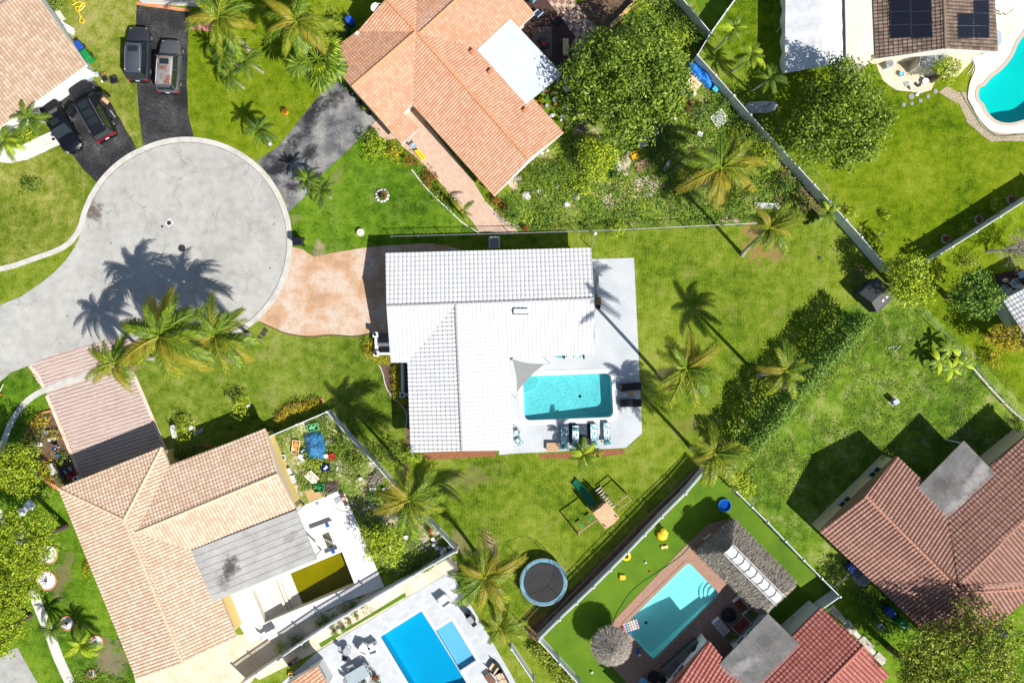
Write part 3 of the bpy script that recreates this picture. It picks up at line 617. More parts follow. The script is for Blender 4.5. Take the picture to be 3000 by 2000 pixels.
def house(name, label, planes, roofm, tw, tl, wallpx, eave, wallm, trimm, ridges=(), capm=None, inset=.5, amp=.05, step=.035):
    """planes: lists of (photo x, photo y, height); ridges: pairs of such points"""
    PL = [[W(*p) for p in pl] for pl in planes]
    w = offset([W(x, y, eave) for x, y in wallpx], -inset); c = sum((Vector((p[0], p[1])) for p in w), Vector((0, 0))) / len(w)
    t = thing(name, label, 'house', (c.x, c.y, 0))
    rf = roof_object('roof', PL, roofm, t, tw, tl, amp, step)
    m = MB(); zb = eave - .2
    for P in PL:
        m.prism([(p.x, p.y) for p in P], min(zb, min(p.z for p in P) - .2), [p.z - .015 for p in P])
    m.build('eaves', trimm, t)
    MB().prism([(p[0], p[1]) for p in w], 0, zb - .005).build('wall', wallm, t)
    if ridges:
        m = MB()
        for a, b in ridges:
            a, b = W(*a), W(*b); n = max(2, int((b - a).length / .38)); pts = []; rs = []
            for i in range(n + 1):
                p = a.lerp(b, i / n); p.z += .055
                pts += [p, p.lerp(a.lerp(b, (i + 1) / n) + Vector((0, 0, .055)), .93)] if i < n else [p]
                rs += [.135, .105] if i < n else [.105]
            m.tube(pts, rs, 8)
        m.build('ridge_cap', capm or roofm, rf)
    return t
def slab(parent, name, px, z, th, m, seams=0, seamdir=0, seamm=None):
    """a flat patio roof that stands on the house"""
    P = [W(x, y, z) for x, y in px]; mb = MB().prism([(p.x, p.y) for p in P], z - th, z); o = mb.build(name, m, parent)
    for c in offset(P, -.18): MB().box((c[0], c[1], (z - th) / 2), (.11, .11, z - th)).build('patio_post', WHITE, parent)
    if seams:
        s = MB()
        a, b, c, d = (P + P[:1])[:4] if seamdir == 0 else (P[1], P[2], P[3], P[0])
        for i in range(1, seams):
            f = i / seams; p, r = a.lerp(b, f), d.lerp(c, f); e = (r - p).normalized() * .02
            s.tube([p + e, r - e], .022, 4)
        s.build('seam', seamm or m, o)
    return o
def window(parent, a, b, z0, z1, out=.03, mull=1, wallm=None):
    """a framed window in the upright plane through plan points a, b"""
    a, b = Vector(a).to_2d(), Vector(b).to_2d(); d = (b - a).normalized(); L = (b - a).length; n = Vector((d.y, -d.x)) * out
    if n.dot((a + b) / 2 - ORG[parent.name].to_2d()) < 0: n = -n
    rz = math.atan2(d.y, d.x); c = (a + b) / 2 + n; m = MB()
    for s in (-1, 1): m.box((c.x + d.x * s * (L / 2 - .03), c.y + d.y * s * (L / 2 - .03), (z0 + z1) / 2), (.06, .09, z1 - z0), rz)
    for z in (z0 + .03, z1 - .03): m.box((c.x, c.y, z), (L - .13, .085, .06), rz)
    for i in range(mull): 
        f = (i + 1) / (mull + 1) - .5; m.box((c.x + d.x * L * f, c.y + d.y * L * f, (z0 + z1) / 2), (.05, .08, z1 - z0 - .13), rz)
    w = m.build('window', WHITE, parent)
    MB().box((c.x, c.y, (z0 + z1) / 2), (L - .1, .03, z1 - z0 - .1), rz).build('pane', GLASS, w)
    MB().box((c.x + n.x, c.y + n.y, z0 - .05), (L + .12, .16, .06), rz).build('sill', WHITE, w)
T_WHITE = tilemat('white_roof_tile', [(.60, .605, .615), (.635, .635, .64), (.655, .655, .655)], .68, .05, .10, .6, .12)
T_ORANGE = tilemat('orange_roof_tile', [(.50, .255, .155), (.57, .31, .195), (.62, .37, .25)], .55, .08, .10)
T_TAN = tilemat('tan_roof_tile', [(.53, .36, .25), (.60, .44, .32), (.66, .51, .40)], .6, .08, .1)
T_TAN2 = tilemat('faded_tan_roof_tile', [(.40, .275, .185), (.47, .34, .24), (.53, .41, .31)], .6, .08, .2)
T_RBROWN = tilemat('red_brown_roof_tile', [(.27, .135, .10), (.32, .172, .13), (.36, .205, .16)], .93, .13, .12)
T_RED = tilemat('red_roof_tile', [(.33, .10, .08), (.37, .125, .10), (.41, .16, .13)], .9, .11, .12)
T_BROWN = tilemat('dark_brown_roof_tile', [(.09, .065, .05), (.17, .12, .09), (.23, .17, .13)], .8, .09, .2)
T_GREY = tilemat('pale_grey_roof_tile', [(.42, .43, .44), (.58, .58, .59), (.66, .66, .66)], .8, .09, .2)
W_WHITE = mat('white_stucco', [(.60, .60, .58), (.68, .68, .66)], 2, 12, .5, .85, bstr=.5)
W_YEL = mat('yellow_stucco', [(.70, .50, .18), (.78, .6, .26)], 2, 12, .5, .85, bstr=.5)
W_BEIGE = mat('beige_stucco', [(.66, .53, .36), (.76, .62, .44)], 2, 12, .5, .85, bstr=.5)
W_CREAM = mat('cream_stucco', [(.66, .58, .45), (.74, .67, .54)], 2, 12, .5, .85, bstr=.5)
TRIM_D = mat('dark_eaves', [(.10, .07, .055), (.16, .12, .10)], 3, 6)
TRIM_G = mat('shade_grey_eaves', [(.12, .12, .135), (.18, .18, .195)], 3, 6)  # darkened so the colour itself carries the thin shadow line along the eaves
e, r = 2.7, 3.8
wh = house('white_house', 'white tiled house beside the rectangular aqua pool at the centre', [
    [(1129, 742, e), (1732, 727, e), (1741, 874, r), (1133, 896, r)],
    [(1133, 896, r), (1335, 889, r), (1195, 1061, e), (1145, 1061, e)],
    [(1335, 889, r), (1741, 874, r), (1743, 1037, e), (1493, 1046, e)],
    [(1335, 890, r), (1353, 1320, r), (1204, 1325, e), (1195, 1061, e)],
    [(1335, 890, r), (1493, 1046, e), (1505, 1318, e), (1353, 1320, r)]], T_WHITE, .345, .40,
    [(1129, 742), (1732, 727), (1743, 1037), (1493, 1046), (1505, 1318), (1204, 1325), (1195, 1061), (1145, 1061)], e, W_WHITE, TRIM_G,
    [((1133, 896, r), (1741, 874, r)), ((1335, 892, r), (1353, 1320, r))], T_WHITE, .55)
c = W(*q(2, 1, (80, 1295))[0], 3.62); MB().rbox((c.x, c.y, c.z + .05), (1.3, .50, .24), .03).build('roof_vent', TRIM_G, wh); MB().rbox((c.x + .02, c.y + .04, c.z + .30), (1.2, .36, .14), .03).build('roof_vent', VINYL, wh)
# porch of the white house: low wall, square columns, dark floor
pm = MB(); pc = []
for a, b in ((q(1, 1, (1098, 1490))[0], q(1, 2, (1105, 110))[0]), (q(1, 2, (1105, 112))[0], q(1, 2, (1290, 112))[0]), (q(1, 2, (1340, 170))[0], q(1, 2, (1345, 490))[0]), (q(1, 2, (1345, 488))[0], q(1, 2, (1440, 486))[0])):
    A, B = W(*a, .9), W(*b, .9); d = B - A; pm.box(((A.x + B.x) / 2, (A.y + B.y) / 2, .45), (d.length - .30, .20, .9), math.atan2(d.y, d.x))
pm.build('porch_wall', W_WHITE, wh)
for p in (q(1, 1, (1098, 1505))[0], q(1, 2, (1105, 112))[0], q(1, 2, (1345, 490))[0]):
    c = W(*p, 1.1); pcq = MB().rbox((c.x, c.y, .55), (.36, .36, 1.1), .03).rbox((c.x, c.y, 1.14), (.46, .46, .08), .03).build('porch_column', W_WHITE, wh)
    MB().lathe((c.x, c.y, 1.18), [(.10, 0), (.11, .12), (.13, .2), (.05, .27)], 10).build('lamp', BLACK, pcq)
A = [W(*p) for p in (q(1, 1, (1110, 1490))[0], q(1, 1, (1330, 1490))[0], q(1, 2, (1330, 150))[0], q(1, 2, (1110, 120))[0])]
MB().prism([(p.x, p.y) for p in A], 0, .12).build('porch_floor', mat('slate_floor', [(.10, .11, .13), (.16, .17, .19)], 2, 8), wh)
A = [W(*p) for p in (q(1, 2, (1350, 190))[0], q(1, 2, (1500, 190))[0], q(1, 2, (1500, 480))[0], q(1, 2, (1355, 480))[0])]
MB().prism([(p.x, p.y) for p in A], 0, .10).build('porch_floor', MATS['slate_floor'], wh)

O = lambda x, y, z: (750 + x / 3.136, y / 3.136, z)
e, r = 2.7, 4.0
oh = house('orange_house', 'orange tiled house of crossing gables with a white patio roof on its side', [
    [O(632, 515, e), O(880, 800, r), O(1470, 292, r), O(920, 305, e)],
    [O(1470, 292, r), O(920, 305, e), O(1195, -5, r)],
    [O(1470, 292, r), O(1195, -5, r), O(1480, -255, e)],
    [O(1470, 292, r), O(1480, -255, e), O(1760, -490, e), O(2180, -310, r), O(1500, 310, r)],
    [O(1498, 308, r), O(2180, -310, r), O(2562, 129, e), O(2164, 480, e)],
    [O(1498, 308, r), O(2164, 480, e), O(2826, 1220, e), O(2506, 1464, r)],
    [O(1472, 292, r), O(1498, 308, r), O(2506, 1464, r), O(2189, 1803, e), O(1438, 965, e)],
    [O(1470, 292, r), O(880, 800, r), O(1200, 1168, e), O(1438, 965, e)],
    [O(1200, 1168, e), O(1340, 1330, e - .35), O(1500, 1180, e - .35), O(1350, 1035, e)]], T_ORANGE, .235, .28,
    [O(632, 515, e)[:2], O(920, 305, e)[:2], O(1100, 100, e)[:2], O(1760, -490, e)[:2], O(2562, 129, e)[:2], O(2164, 480, e)[:2], O(2826, 1220, e)[:2], O(2189, 1803, e)[:2], O(1438, 965, e)[:2], O(1200, 1168, e)[:2]], e, W_CREAM, W_WHITE,
    [(O(880, 800, r), O(1470, 292, r)), (O(1470, 292, r), O(1195, -5, r)), (O(1500, 310, r), O(2180, -310, r)), (O(1480, 300, r), O(2506, 1464, r))],
    mat('orange_ridge', [(.5, .22, .11), (.64, .32, .17)], 3, 6), .55, .032, .026)
slab(oh, 'patio_roof', [(1397, 147), (1495, 55), (1647, 217), (1541, 305)], 3.05, .14, mat('white_membrane', [(.47, .52, .57), (.55, .59, .63)], .7, 10, .4, .6), 3, 1)
for x, y in ((1990, 475), (2155, 660)): MB().rbox(W(*O(x, y, 0)[:2], 3.35), (.42, .3, .34), .03, .75).build('roof_vent', TERRA, oh)
for x, y in ((930, 310),): MB().rbox(W(*O(x, y, 0)[:2], 2.85), (.35, .25, .3), .03, .7).build('roof_vent', WHITE, oh)
MB().rbox(W(*q(2, 0, (122, 1015))[0], 3.3), (.42, .3, .34), .03, .75).build('roof_vent', TERRA, oh)
# satellite dish on the north-west gable
d0 = W(*O(1085, 60, 0)[:2], 3.6); dm = MB().lathe((0, 0, 0), [(.02, .0), (.2, .03), (.36, .11), (.37, .12), (.34, .12), (.15, .05), (.02, .03)], 20)
Mx = Matrix.Translation(d0) @ Matrix.Rotation(math.radians(60), 4, Vector((.75, .66, 0))); dm.v = [tuple(Mx @ Vector(v)) for v in dm.v]
dish = dm.build('satellite_dish', WHITE, oh); MB().tube([d0, d0 + Vector((.3, -.25, -.5)), d0 + Vector((.45, -.4, -1.1))], .03, 6).tube([d0, d0 + Vector((.25, .12, .2)), d0 + Vector((.5, .2, .1))], .02, 5).build('arm', STEEL, dish)

P0 = lambda x, y, z: (x / 3.136, y / 3.136, z)
nwh = house('tan_house', 'faded tan tiled house at the top left corner beside the parked black cars', [
    [P0(275, -132, 4.2), P0(-300, 259, 4.2), P0(-300, 1398, 2.7), P0(800, 600, 2.7)],
    [P0(275, -132, 4.2), P0(-300, 259, 4.2), P0(-600, -200, 2.7), P0(0, -610, 2.7)]], T_TAN2, .28, .34,
    [P0(800, 600, 2)[:2], P0(-300, 1398, 2)[:2], P0(-600, -200, 2)[:2], P0(0, -610, 2)[:2]], 2.7, W_WHITE, W_WHITE, [(P0(275, -132, 4.2), P0(-300, 259, 4.2))], T_TAN2, .45)
toph = house('white_garage_house', 'white roofed house just showing at the top end of the asphalt driveway', [
    [P0(1140, -62, 2.7), P0(1870, -18, 2.7), P0(1890, -330, 4.0), P0(1150, -390, 4.0)],
    [P0(1150, -390, 4.0), P0(1890, -330, 4.0), P0(1880, -700, 2.7), P0(1140, -760, 2.7)]], T_WHITE, .34, .4,
    [P0(1140, -62, 2)[:2], P0(1870, -18, 2)[:2], P0(1880, -700, 2)[:2], P0(1140, -760, 2)[:2]], 2.7, W_WHITE, W_WHITE, [(P0(1150, -390, 4.), P0(1890, -330, 4.))], T_WHITE, .3)
sheet('step', q(0, 0, (1255, 18), (1740, 85), (1745, 115), (1255, 48)), .06, TERRA)
sheet('step', q(0, 0, (1745, 185), (1990, 215), (1985, 300), (1745, 270)), .05, mat('coral_paint', [(.42, .16, .12), (.5, .22, .16)], 2, 8))
e, r = 2.7, 3.75
J, K = (364, 1521), (399, 1559)
th = house('tan_house', 'long tan tiled house with a grey patio roof above the half drained pool', [
    [(172, 1430, e), (475, 1309, e), (*J, r)],
    [(475, 1309, e), (497, 1363, e), (*K, r - .1), (*J, r)],
    [(172, 1430, e), (*J, r), (536, 1940, r), (400, 1988, e)],
    [(*J, r), (*K, r - .1), (536, 1940, r)],
    [(*K, r - .1), (595, 1624, e), (692, 1865, e), (536, 1940, r)],
    [(*K, r - .1), (814, 1387, r - .1), (776, 1255, e), (497, 1363, e)],
    [(*K, r - .1), (814, 1387, r - .1), (872, 1500, e), (595, 1624, e)]], T_TAN, .285, .31,
    [(172, 1430), (475, 1309), (497, 1363), (776, 1255), (872, 1500), (595, 1624), (692, 1865), (400, 1988)], e, W_YEL, mat('cream_eaves', [(.6, .48, .36), (.7, .58, .45)], 3, 6),
    [((172, 1430, e), (*J, r)), ((475, 1309, e), (*J, r)), ((*J, r), (536, 1940, r)), ((*K, r - .1), (814, 1387, r - .1))], mat('tan_ridge', [(.56, .36, .24), (.72, .53, .38)], 3, 6), .32)
def feltmat(name, cols, stains):
    m, nt, N, L = _new(name); co = _co(nt, True); a = _noise(nt, co, .6, 6, .65); b = _noise(nt, co, 11, 3, .7)
    col = _ramp(nt, _math(nt, 'ADD', _math(nt, 'MULTIPLY', a, .6), _math(nt, 'MULTIPLY', b, .4)), cols, .36, .64)
    for p, z, rx, ry, r, c, k in stains: col = stain(nt, co, col, p, z, rx, ry, r, c, k, 1.3)
    _pbr(nt, col, .9, 0, .2, b, .3, .01); return m
SHING = feltmat('grey_roof_felt', [(.28, .275, .262), (.37, .362, .345), (.44, .43, .41)], [(q(0, 3, (2110, 510))[0], 3, .8, 1.3, -.35, (.045, .04, .03), .9), (q(0, 3, (2040, 640))[0], 3, .6, .7, 0, (.10, .09, .07), .6), (q(1, 3, (300, 230))[0], 3, 1.0, .4, .4, (.15, .15, .14), .5)])
sl = slab(th, 'patio_roof', [(560, 1612), (868, 1493), (928, 1637), (623, 1763)], 3.02, .12, SHING, 8, 1, mat('felt_seam', [(.16, .16, .16), (.22, .22, .22)], 3))
for p in (q(0, 3, (1740, 30))[0],): MB().rbox(W(*p, 3.4), (.22, .22, .3), .03).build('roof_vent', WHITE, th)
e, r = 2.7, 4.0
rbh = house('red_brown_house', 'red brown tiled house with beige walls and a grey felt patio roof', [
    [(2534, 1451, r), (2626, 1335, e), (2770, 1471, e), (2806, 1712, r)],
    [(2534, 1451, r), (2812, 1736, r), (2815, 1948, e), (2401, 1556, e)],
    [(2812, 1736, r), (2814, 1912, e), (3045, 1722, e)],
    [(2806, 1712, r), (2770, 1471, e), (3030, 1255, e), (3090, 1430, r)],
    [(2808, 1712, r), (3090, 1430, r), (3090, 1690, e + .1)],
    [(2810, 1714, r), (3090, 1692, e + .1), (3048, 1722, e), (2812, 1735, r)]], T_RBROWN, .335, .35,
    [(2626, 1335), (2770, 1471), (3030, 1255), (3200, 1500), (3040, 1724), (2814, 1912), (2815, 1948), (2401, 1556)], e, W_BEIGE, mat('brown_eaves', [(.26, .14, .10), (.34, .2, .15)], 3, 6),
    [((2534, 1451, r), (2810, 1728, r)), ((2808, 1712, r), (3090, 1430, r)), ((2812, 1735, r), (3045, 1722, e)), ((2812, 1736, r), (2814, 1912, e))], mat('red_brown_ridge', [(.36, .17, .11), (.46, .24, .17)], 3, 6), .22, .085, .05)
FELT2 = feltmat('dark_grey_felt', [(.08, .078, .078), (.13, .127, .125), (.20, .196, .19)], [((2860, 1400), 3, .7, 2.2, -.6, (.36, .34, .33), .6), ((2760, 1420), 3, 1.6, .8, .7, (.07, .065, .06), .6), ((2800, 1480), 3, 1.5, .6, .8, (.35, .34, .32), .5), ((2240, 1880), 3, 1.4, .7, .6, (.08, .075, .075), .6), ((2180, 1950), 3, 1.6, .6, .7, (.34, .33, .32), .5)])
slab(rbh, 'patio_roof', [(2687, 1429), (2824, 1290), (2934, 1405), (2789, 1548)], 3.05, .14, FELT2, 5, 0, MATS['felt_seam'])
A, B = W(2395, 1520, 2.6), W(2618, 1322, 2.6)
w0 = [W(2401, 1556, 2.7), W(2534, 1451, 2.7), W(2626, 1335, 2.7)]
wl = offset([W(x, y, 2.7) for x, y in ((2626, 1335), (2770, 1471), (3030, 1255), (3200, 1500), (3040, 1724), (2814, 1912), (2815, 1948), (2401, 1556))], -.22)
a, b = Vector(wl[7]), Vector(wl[0])
for f0, f1 in ((.30, .44), (.72, .86)): window(rbh, b.lerp(a, 1 - f0), b.lerp(a, 1 - f1), 1.2, 2.2, .04, 1)
e, r = 2.7, 4.0
rdh = house('red_house', 'red tiled house with a grey felt patio roof beside the thatched hut', [
    [(2077, 1875, e), (2260, 2110, e), (2150, 2225, r), (1880, 2120, r)],
    [(2406, 1777, e), (2530, 1889, r), (2300, 2125, r), (2170, 2010, e)],
    [(2530, 1889, r), (2604, 1975, e), (2400, 2185, e), (2300, 2125, r)]], T_RED, .345, .34,
    [(2077, 1875), (2170, 1985), (2406, 1777), (2604, 1975), (2400, 2185), (2150, 2225), (1880, 2120)], e, W_WHITE, mat('red_eaves', [(.3, .1, .08), (.4, .15, .12)], 3, 6),
    [((2530, 1889, r), (2300, 2125, r))], mat('red_ridge', [(.42, .13, .09), (.52, .2, .15)], 3, 6), .22, .08, .05)
slab(rdh, 'patio_roof', [(2106, 1946), (2250, 1796), (2346, 1889), (2190, 2060)], 3.05, .14, FELT2, 5, 0, MATS['felt_seam'])
wl = offset([W(x, y, 2.7) for x, y in ((2077, 1875), (2170, 1985), (2406, 1777), (2604, 1975), (2400, 2185), (2150, 2225), (1880, 2120))], -.22)
a, b = Vector(wl[6]), Vector(wl[0]); window(rdh, b.lerp(a, .52), b.lerp(a, .34), 1.2, 2.2, .04, 1)
a, b = W(*q(2, 3, (2030, 1240))[0], 1.0), W(*q(2, 3, (2330, 950))[0], 1.0)
MB().prism([(p.x, p.y) for p in (a, b, b + Vector((.5, -.5, 0)), a + Vector((.5, -.5, 0)))], 0, 2.4).build('wall', W_WHITE, rdh)
d = (b - a) * .15; n_ = Vector((-.02, .02, 0))
for f in (.12, .42, .70): window(rdh, (a + (b - a) * (f + .2) + n_), (a + (b - a) * f + n_), 1.0, 2.1, .04, 1)
bch = house('small_tiled_house', 'corner of an orange tiled roof at the bottom edge below the white fence', [
    [(*q(1, 3, (560, 1405))[0], 2.7), (*q(1, 3, (690, 1640))[0], 2.7), (*q(1, 3, (420, 1800))[0], 3.8), (*q(1, 3, (270, 1590))[0], 3.8)]], T_ORANGE, .3, .36,
    q(1, 3, (560, 1405), (690, 1640), (420, 1800), (270, 1590)), 2.7, W_WHITE, W_WHITE, [], None, .3)
e, r = 2.6, 3.8
Q3 = lambda x, y, z: (2250 + x / 3.136, y / 3.136, z)
sh = house('brown_tiled_house', 'dark brown tiled house carrying black solar panels beside the white canopy', [
    [Q3(950, -300, e), Q3(985, 545, e), Q3(1625, 450, r), Q3(1602, -300, r)],
    [Q3(1602, -300, r), Q3(1625, 450, r), Q3(2105, 475, e), Q3(2060, -300, e)]], T_BROWN, .30, .36,
    [Q3(950, -300, e)[:2], Q3(985, 545, e)[:2], Q3(2105, 475, e)[:2], Q3(2060, -300, e)[:2]], e, W_CREAM, W_WHITE,
    [(Q3(1602, -300, r), Q3(1625, 450, r))], mat('brown_ridge', [(.16, .11, .08), (.25, .18, .14)], 3, 6), .45)
PVM = mat('solar_cell', [(.006, .006, .012), (.012, .012, .02)], 4, 5, .5, .25, 0, .5); PVF = mat('panel_frame', [(.06, .07, .09), (.10, .12, .15)], 3, 5, .5, .4, .6)
def panel(corners):
    P = [W(2250 + x / 3.136, y / 3.136, z) for x, y, z in corners]; n = newell(P); c = sum(P, Vector()) / 4
    f = MB(); I = [c + (p - c) * .965 for p in P]
    vs = P + I + [p - n * .05 for p in P]
    f.add(vs, [(i, (i + 1) % 4, 4 + (i + 1) % 4, 4 + i) for i in range(4)] + [(8 + i, 8 + (i + 1) % 4, (i + 1) % 4, i) for i in range(4)] + [(11, 10, 9, 8)])
    o = f.build('solar_panel', PVF, sh); MB().add([p - n * .004 for p in I], [(0, 1, 2, 3)]).build('cell_sheet', PVM, o)
lz = lambda x: 2.6 + (x - 967) / (1618 - 967) * 1.2 + .16; rz_ = lambda x: 3.8 - (x - 1620) / (2090 - 1620) * 1.2 + .16
for i in range(2):
    for j in range(4):
        y0, y1 = -130 + j * 122, -130 + (j + 1) * 122
        cs = [(1108 + i * 196, y0), (1300 + i * 196, y0 - 12), (1306 + i * 196, y1 - 12 - 3), (1114 + i * 196, y1 - 3)]
        cs = [(x + (y + 120) * .03, y, lz(x)) for x, y in cs]; panel(cs)
for i, j in ((0, 1), (1, 1), (1, 0), (0, 2), (1, 2), (1, -1)):
    y0 = 10 + j * 115; x0 = 1745 + i * 146
    cs = [(x0, y0), (x0 + 140, y0), (x0 + 143, y0 + 111), (x0 + 4, y0 + 111)]; panel([(x, y, rz_(x)) for x, y in cs])
slab(sh, 'side_roof', [Q3(703, -300, 0)[:2], Q3(940, -300, 0)[:2], Q3(972, 500, 0)[:2], Q3(720, 532, 0)[:2]], 2.6, .14, mat('cream_membrane', [(.55, .53, .43), (.64, .62, .52)], .8, 9, .4, .7), 0)
a = [W(*Q3(x, y, 0)[:2], 2.2).to_2d() for x, y in ((715, 470), (960, 440), (965, 500), (900, 610), (720, 560))]
MB().prism([tuple(p) for p in a], 0, 2.35).build('wall', W_CREAM, sh)
slab(sh, 'patio_roof', [Q3(2085, -300, 0)[:2], Q3(2700, -300, 0)[:2], Q3(2700, 72, 0)[:2], Q3(2090, 78, 0)[:2]], 2.5, .12, mat('white_metal_roof', [(.62, .66, .7), (.74, .76, .78)], .8, 9, .4, .5), 0)
m = MB()
for x in (2120, 2260): m.tube([W(*Q3(x, 80, 0)[:2], 2.4), W(*Q3(x - 10 + (40 if x < 2200 else -60), 140, 0)[:2], 0)], .05, 6)
m.build('patio_post', WHITE, sh)
MB().prism([tuple(W(*Q3(x, y, 0)[:2], 1.9).to_2d()) for x, y in ((2090, 260), (2145, 300), (2148, 390), (2105, 440))], .6, 1.9).build('bay_window', mat('bay_glass', [(.3, .36, .4), (.4, .45, .48)], 2, 5, .5, .2), sh)
gth = house('grey_tiled_house', 'pale grey ribbed tile roof at the right edge beside the leafy round tree', [
    [(*q(3, 1, (2150, 1190))[0], 2.6), (*q(3, 1, (2600, 945))[0], 2.6), (*q(3, 1, (2900, 1400))[0], 3.7), (*q(3, 1, (2440, 1640))[0], 3.7)]], T_GREY, .30, .38,
    q(3, 1, (2150, 1190), (2600, 945), (2900, 1400), (2440, 1640)), 2.6, W_WHITE, mat('teal_eaves', [(.3, .4, .42), (.4, .5, .52)], 3), [], None, .4)

# thatch ---------------------------------------------------------------
STRAW = leafmat('thatch_straw', [(.12, .10, .085), (.25, .22, .18), (.36, .33, .28), (.45, .41, .35)], .1, .9)
STRAWB = mat('thatch_under', [(.08, .065, .05), (.16, .135, .11)], 3, 6, .5, .95)
def thatch(mb, P, n, l=.55, w=.045):
    """loose straw laid down the slope of a roof face"""
    nn = newell(P); dn = (Vector((0, 0, -1)) - nn * (-nn.z)).normalized()
    tri = [(P[0], P[i], P[i + 1]) for i in range(1, len(P) - 1)]; ar = [(b - a).cross(c - a).length for a, b, c in tri]; S_ = sum(ar)
    for (a, b, c), A in zip(tri, ar):
        for _ in range(int(n * A / S_)):
            x, y = R(), R()
            if x + y > 1: x, y = 1 - x, 1 - y
            p = a + (b - a) * x + (c - a) * y + nn * U(.0, .10); d = (dn + Vector((U(-.5, .5), U(-.5, .5), U(-.1, .25)))).normalized()
            mb.leaf(p - d * l * .4, d, nn + Vector((U(-.6, .6), U(-.6, .6), 0)), U(.6, 1.2) * l, U(.6, 1.3) * w)
def hut():
    Hq = lambda x, y, z: W(*q(2, 3, (x, y))[0], z)
    # eave outline W, N, E, S and a ridge
    A, B, C, D = Hq(1712, 380, 2.3), Hq(2035, 82, 2.3), Hq(2608, 658, 2.3), Hq(2310, 930, 2.3)
    r0, r1 = Hq(2010, 360, 3.7), Hq(2420, 770, 3.7)
    c = (A + B + C + D) / 4
    t = thing('thatched_hut', 'grey thatched hut with a white glazed strip along its ridge', 'hut', (c.x, c.y, 0))
    fc = [[A, r0, r1, D], [B, C, r1, r0], [A, B, r0], [C, D, r1]]
    m = MB(); s = MB()
    for P in fc:
        m.prism([(p.x, p.y) for p in P], 2.15, [p.z - .03 for p in P])
        thatch(s, P, 5200 if len(P) == 4 else 2300)
    for a, b in ((A, B), (B, C), (C, D), (D, A)):
        out = Vector(((b - a).y, -(b - a).x, 0)).normalized()
        if out.dot(a - c) < 0: out = -out
        for _ in range(int((b - a).length * 55)):
            s.leaf(a.lerp(b, R()) + Vector((0, 0, U(-.1, .1))), out * U(.3, 1) + Vector((U(-.4, .4), U(-.4, .4), -.7)), Vector((U(-1, 1), U(-1, 1), 1)), U(.2, .5), .05)
    rf = m.build('roof', STRAWB, t); s.build('thatch', STRAW, rf)
    # white strip with rope lashings on the ridge
    d = (r1 - r0).normalized(); p = Vector((-d.y, d.x, 0)); L_ = (r1 - r0).length + .7; a = r0 - d * .35; b = a + d * L_
    g = MB(); k = 10; vs = []
    for i in range(k + 1):
        for y, z in ((-.42, -.06), (-.3, .1), (0, .2), (.3, .1), (.42, -.06)): vs.append(a + d * (L_ * i / k) + p * y + Vector((0, 0, .1 + z + .015 * math.sin(i * 2.1 + y * 5))))
    g.add(vs, [(i * 5 + j, i * 5 + j + 1, (i + 1) * 5 + j + 1, (i + 1) * 5 + j) for i in range(k) for j in range(4)])
    rc = g.build('ridge_cover', mat('white_tarp', [(.62, .63, .65), (.74, .75, .77)], 2, 6), t)
    f = MB()
    for y in (-.52, .52): f.tube([a + p * y + Vector((0, 0, .12)), b + p * y + Vector((0, 0, .12))], .045, 6)
    f.build('ridge_pole', WHITE, t)
    l = MB()
    for i in range(1, 8):
        o_ = a + d * (L_ * i / 8); l.tube([o_ + p * -.5 + Vector((0, 0, .14)), o_ + d * .12 + Vector((0, 0, .36)), o_ + p * .5 + Vector((0, 0, .14))], .028, 5)
    l.build('lashing', DARKMET, rc)
    for q_ in (A, B, C, D):
        z = q_.lerp(c, .12); MB().tube([(z.x, z.y, 0), (z.x, z.y, 2.2)], .11, 8).build('post', TBARK, t)
    return t
hut()
def thatch_umbrella():
    p = W(*q(2, 3, (920, 1245))[0], 2.5); t = thing('thatched_parasol', 'round grey thatched parasol at the corner of the turquoise pool', 'parasol', (p.x, p.y, 0))
    n = 14; R0 = 1.5; rim = [Vector((p.x + R0 * math.cos(2 * PI * i / n), p.y + R0 * math.sin(2 * PI * i / n), 2.15)) for i in range(n)]; top = Vector((p.x + .08, p.y - .1, 3.05))
    m = MB().lathe((p.x, p.y, 0), [(1.48, 2.05), (1.5, 2.12), (.16, 3.0), (.1, 3.0)], n); c = m.build('canopy', STRAWB, t); s = MB()
    for i in range(n):
        thatch(s, [rim[i], rim[(i + 1) % n], top], 380, .5)
        for _ in range(40):
            f = R(); o = rim[i].lerp(rim[(i + 1) % n], f); d = (o - Vector((p.x, p.y, 2.15))).normalized(); s.leaf(o, d + Vector((U(-.4, .4), U(-.4, .4), -.5)), Vector((U(-1, 1), U(-1, 1), 1)), U(.15, .42), .05)
    s.build('thatch', STRAW, c)
    MB().torus((top.x, top.y, 3.0), .22, .05, 16, 6).build('crown_ring', STRAWB, t)
    MB().tube([(p.x, p.y, 0), (p.x, p.y, 2.9)], .08, 8).build('pole', TBARK, t)
thatch_umbrella()

